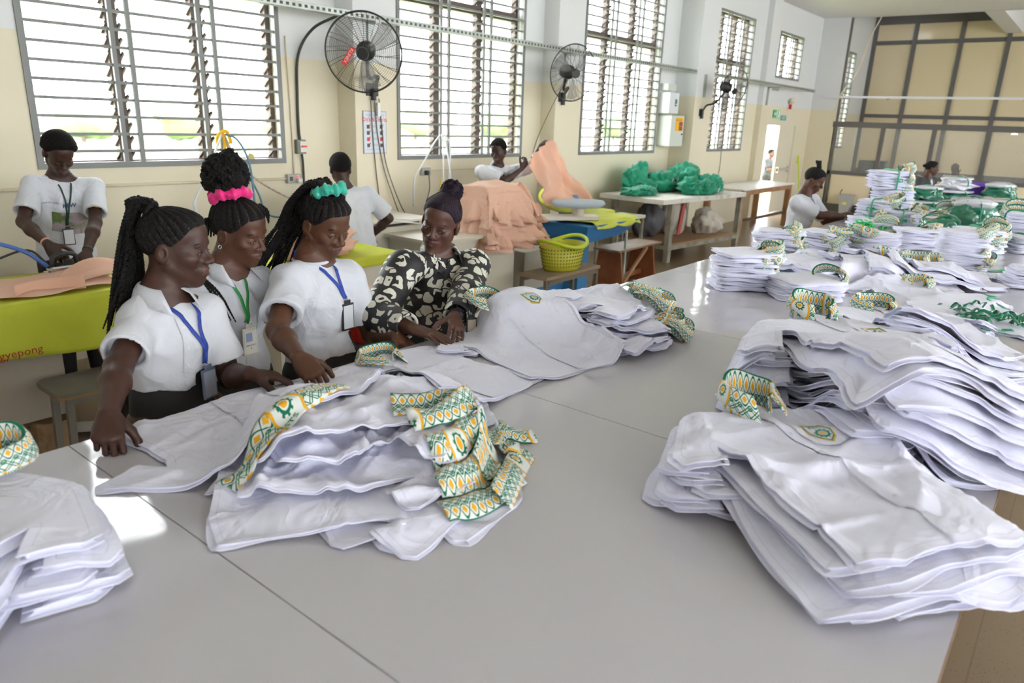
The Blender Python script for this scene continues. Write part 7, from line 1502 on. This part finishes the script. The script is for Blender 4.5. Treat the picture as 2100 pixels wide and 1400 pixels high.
cordm = MB().tube(catmull([(4.6,.38,top_z(4.6,.38)+.006),(4.55,.30,top_z(4.55,.3)+.01),(4.5,.34,top_z(4.5,.34)+.006),(4.48,.24,top_z(4.48,.24)+.006)], 5), .005, 6).build('ribbon_scrap', MINT, smooth=True); tag(cordm, 'small mint ribbon scrap on the flat white shirt', 'ribbon')
o = ribbon('ribbon_scrap', [(5.75,.46,TZ+.004),(5.85,.40,TZ+.006),(6.0,.36,TZ+.004),(6.1,.28,TZ+.006)], .03, (0,0,1), MINT, None); tag(o, 'bright green ribbon lying on the table beside the thin layered stack', 'ribbon')
# bundles tied with ribbon
def bundle(label, x, y, z, ang, seed, n=6, mat=MINT, sc=1.0, tilt=0.0):
    root = thing('shirt_bundle', label, 'bundle', (x, y, z), math.radians(ang), 'tied shirt bundles'); g = np.random.default_rng(seed)
    for k in range(n): folded_shirt('', g.uniform(-.01,.01), g.uniform(-.012,.012), .001+k*.026, math.radians(g.uniform(-5,5)), seed*30+k, None, k % 2 == 0 or k == n-1, root, sc)
    H_ = n*.026+.004; w_ = .125*sc
    pts = [(0,-w_,.004),(0,-w_*1.02,H_*.5),(0,-w_*.9,H_),(0,0,H_+.006),(0,w_*.9,H_),(0,w_*1.02,H_*.5),(0,w_,.004)]
    ribbon('ribbon', pts, .022, (1,0,0), mat, root) if False else MB().tube(catmull(pts, 4), .008, 6).build('ribbon', mat, root, smooth=True)
    MB().tube(catmull([(0,-w_*1.03,H_*.5),(.03,-w_*1.08,H_*.60),(.038,-w_*1.08,H_*.45),(0,-w_*1.05,H_*.5),(-.03,-w_*1.08,H_*.58),(-.035,-w_*1.08,H_*.4)], 4), .006, 5).build('bow', mat, root, smooth=True)
    return root
bundle('tied white shirt bundle topmost on the tower left of the far woman', 8.25, 1.68, TZ+.325, -50, 1, 7, sc=1.25)
bundle('tied white shirt bundle under the topmost one in the tower', 8.30, 1.64, TZ+.137, -42, 2, 7, RIB, sc=1.2)
bundle('tied white shirt bundle at the bottom of the tower', 8.30, 1.66, TZ, -56, 21, 5, RIB, sc=1.2)
bundle('tied white shirt bundle lying left of the tower', 7.65, 1.62, TZ+.10, -100, 3, 6, sc=1.1); bundle('tied white shirt bundle below the one left of the tower', 7.45, 1.66, TZ, -60, 4, 4)
bundle('pale tied white bundle in front of the tower', 7.62, 1.38, TZ+.02, -80, 5, 6)
bundle('tied white bundle with bright green bow near the thin layered stack', 6.72, .66, TZ, -50, 6, 7, sc=1.15); bundle('dark ribbon tied bundle at the right picture edge', 7.35, .42, TZ+.05, 20, 7, 9, RIB, sc=1.2); bundle('lower tied bundle at the right picture edge', 7.0, .36, TZ, -40, 8, 5, RIB)
bundle('small tied bundle behind the bright green strings', 8.6, 1.2, TZ, -30, 9, 5)
t = thing('string_heap', 'tangle of bright green strings among the shirts', 'strings', (0,0,0)); g = np.random.default_rng(19)
for k in range(14):
    p = np.array((6.75+g.normal(0,.06), 1.5+g.normal(0,.05), TZ+.11)); pts = [p + g.normal(0, 1, 3)*np.array((.06,.05,.02)) for _ in range(5)]; MB().tube(catmull(pts, 4), .007, 5).build('string', M('bright_green_string', (.03,.60,.16), .5), t, smooth=True)
# packs in clear plastic
PKG = M('green_garment_in_plastic', (.006,.17,.09), .16, coat=.9, bump=(9,.5,3)); PKW = M('white_garment_in_plastic', (.62,.63,.68), .16, coat=.9, bump=(9,.5,3))
def pack(label, x, y, z, r, ang, seed, mat, two=None):
    root = thing('garment_pack', label, 'pack', (0,0,0), 0, 'plastic wrapped garment packs'); lump('cloth', (x, y, z), r, seed, mat, root, .26, 2.2, 4, ridge=.75, rz=math.radians(ang))
    if two is not None: lump('cloth_top', (x, y, z+r[2]*1.25), (r[0]*.86, r[1]*.86, r[2]*.35), seed+1, two, root, .12, 2.4, 3, rz=math.radians(ang))
    pts = [(0,-r[1]*1.02,r[2]*.6),(0,-r[1]*.85,r[2]*1.5),(0,0,r[2]*1.85),(0,r[1]*.85,r[2]*1.5),(0,r[1]*1.02,r[2]*.6)]; ca, sa = math.cos(math.radians(ang)), math.sin(math.radians(ang))
    MB().tube(catmull([(x+p[0]*ca-p[1]*sa, y+p[0]*sa+p[1]*ca, z+p[2]) for p in pts], 4), .007, 6).build('ribbon', RIB, root, smooth=True)
pk_ = [('wrapped green pack beside the tower, second tier', 9.4,1.50,TZ+.16,(.20,.15,.09),-40,PKG,PKW), ('wrapped green pack beside the tower, lower tier', 9.4,1.50,TZ,(.22,.16,.09),-45,PKG,PKW), ('shiny white topped pack in front of the far woman, upper', 11.4,1.50,TZ+.17,(.25,.2,.10),-40,PKW,PKW), ('shiny green pack in front of the far woman, lower', 11.4,1.50,TZ,(.30,.22,.10),-40,PKG,PKW), ('long clear plastic pack of white garments lying before the purple basin', 9.7,1.05,TZ+.03,(.48,.2,.11),-52,PKW,None), ('green wrapped pack standing on its side in the middle of the far heap', 7.95,.86,TZ+.02,(.22,.14,.17),-60,PKG,PKW), ('large dark green wrapped pack with ribbon in front of the standing pack', 7.0,.98,TZ+.02,(.26,.17,.12),-20,PKG,None), ('flat green wrapped pack at the right of the far heap', 9.4,.72,TZ+.10,(.34,.2,.08),-50,PKG,PKW), ('green wrapped pack under the flat one', 8.9,.70,TZ,(.26,.18,.10),-50,PKG,None), ('green wrapped pack at the far right edge', 8.6,.42,TZ+.04,(.24,.18,.11),-30,PKG,None), ('green wrapped pack behind the far right edge', 9.6,.45,TZ+.02,(.3,.2,.12),-60,PKG,PKW), ('small dark green pack leaning on the purple basin', 11.6,1.02,TZ+.05,(.24,.18,.14),-40,PKG,PKW)]
for k, q in enumerate(pk_): pack(q[0], q[1], q[2], q[3], q[4], q[5], 200+k*3, q[6], q[7])
t = thing('plastic_basin', 'purple plastic basin among the packs at the far end of the table', 'basin', (12.1, 1.32, TZ)); MB().lathe([(0,0),(.26,0),(.36,.20),(.39,.21),(.385,.23),(.345,.215),(.25,.015),(0,.015)], (0,0,0), 32).build('bowl', M('purple_plastic', (.16,.05,.50), .35), t, smooth=True); MB().tube([(.386*math.cos(a), .386*math.sin(a), .22) for a in np.linspace(0,6.283,40)[:-1]], .014, 6, closed=True).build('rim', M('purple_plastic', (.16,.05,.50), .35), t, smooth=True)
# small things near the hands
t = thing('size_card', 'small printed card held down beside the third woman hand', 'card', (1.40, 1.80, TZ+.012), -.5); MB().box(-.05,.05,-.03,.03,0,.003).build('card', M('cream_card', (.70,.60,.45), .6), t); MB().box(-.04,.02,-.02,.015,.0032,.0042).build('print', M('card_print_red', (.55,.25,.2), .6), t)
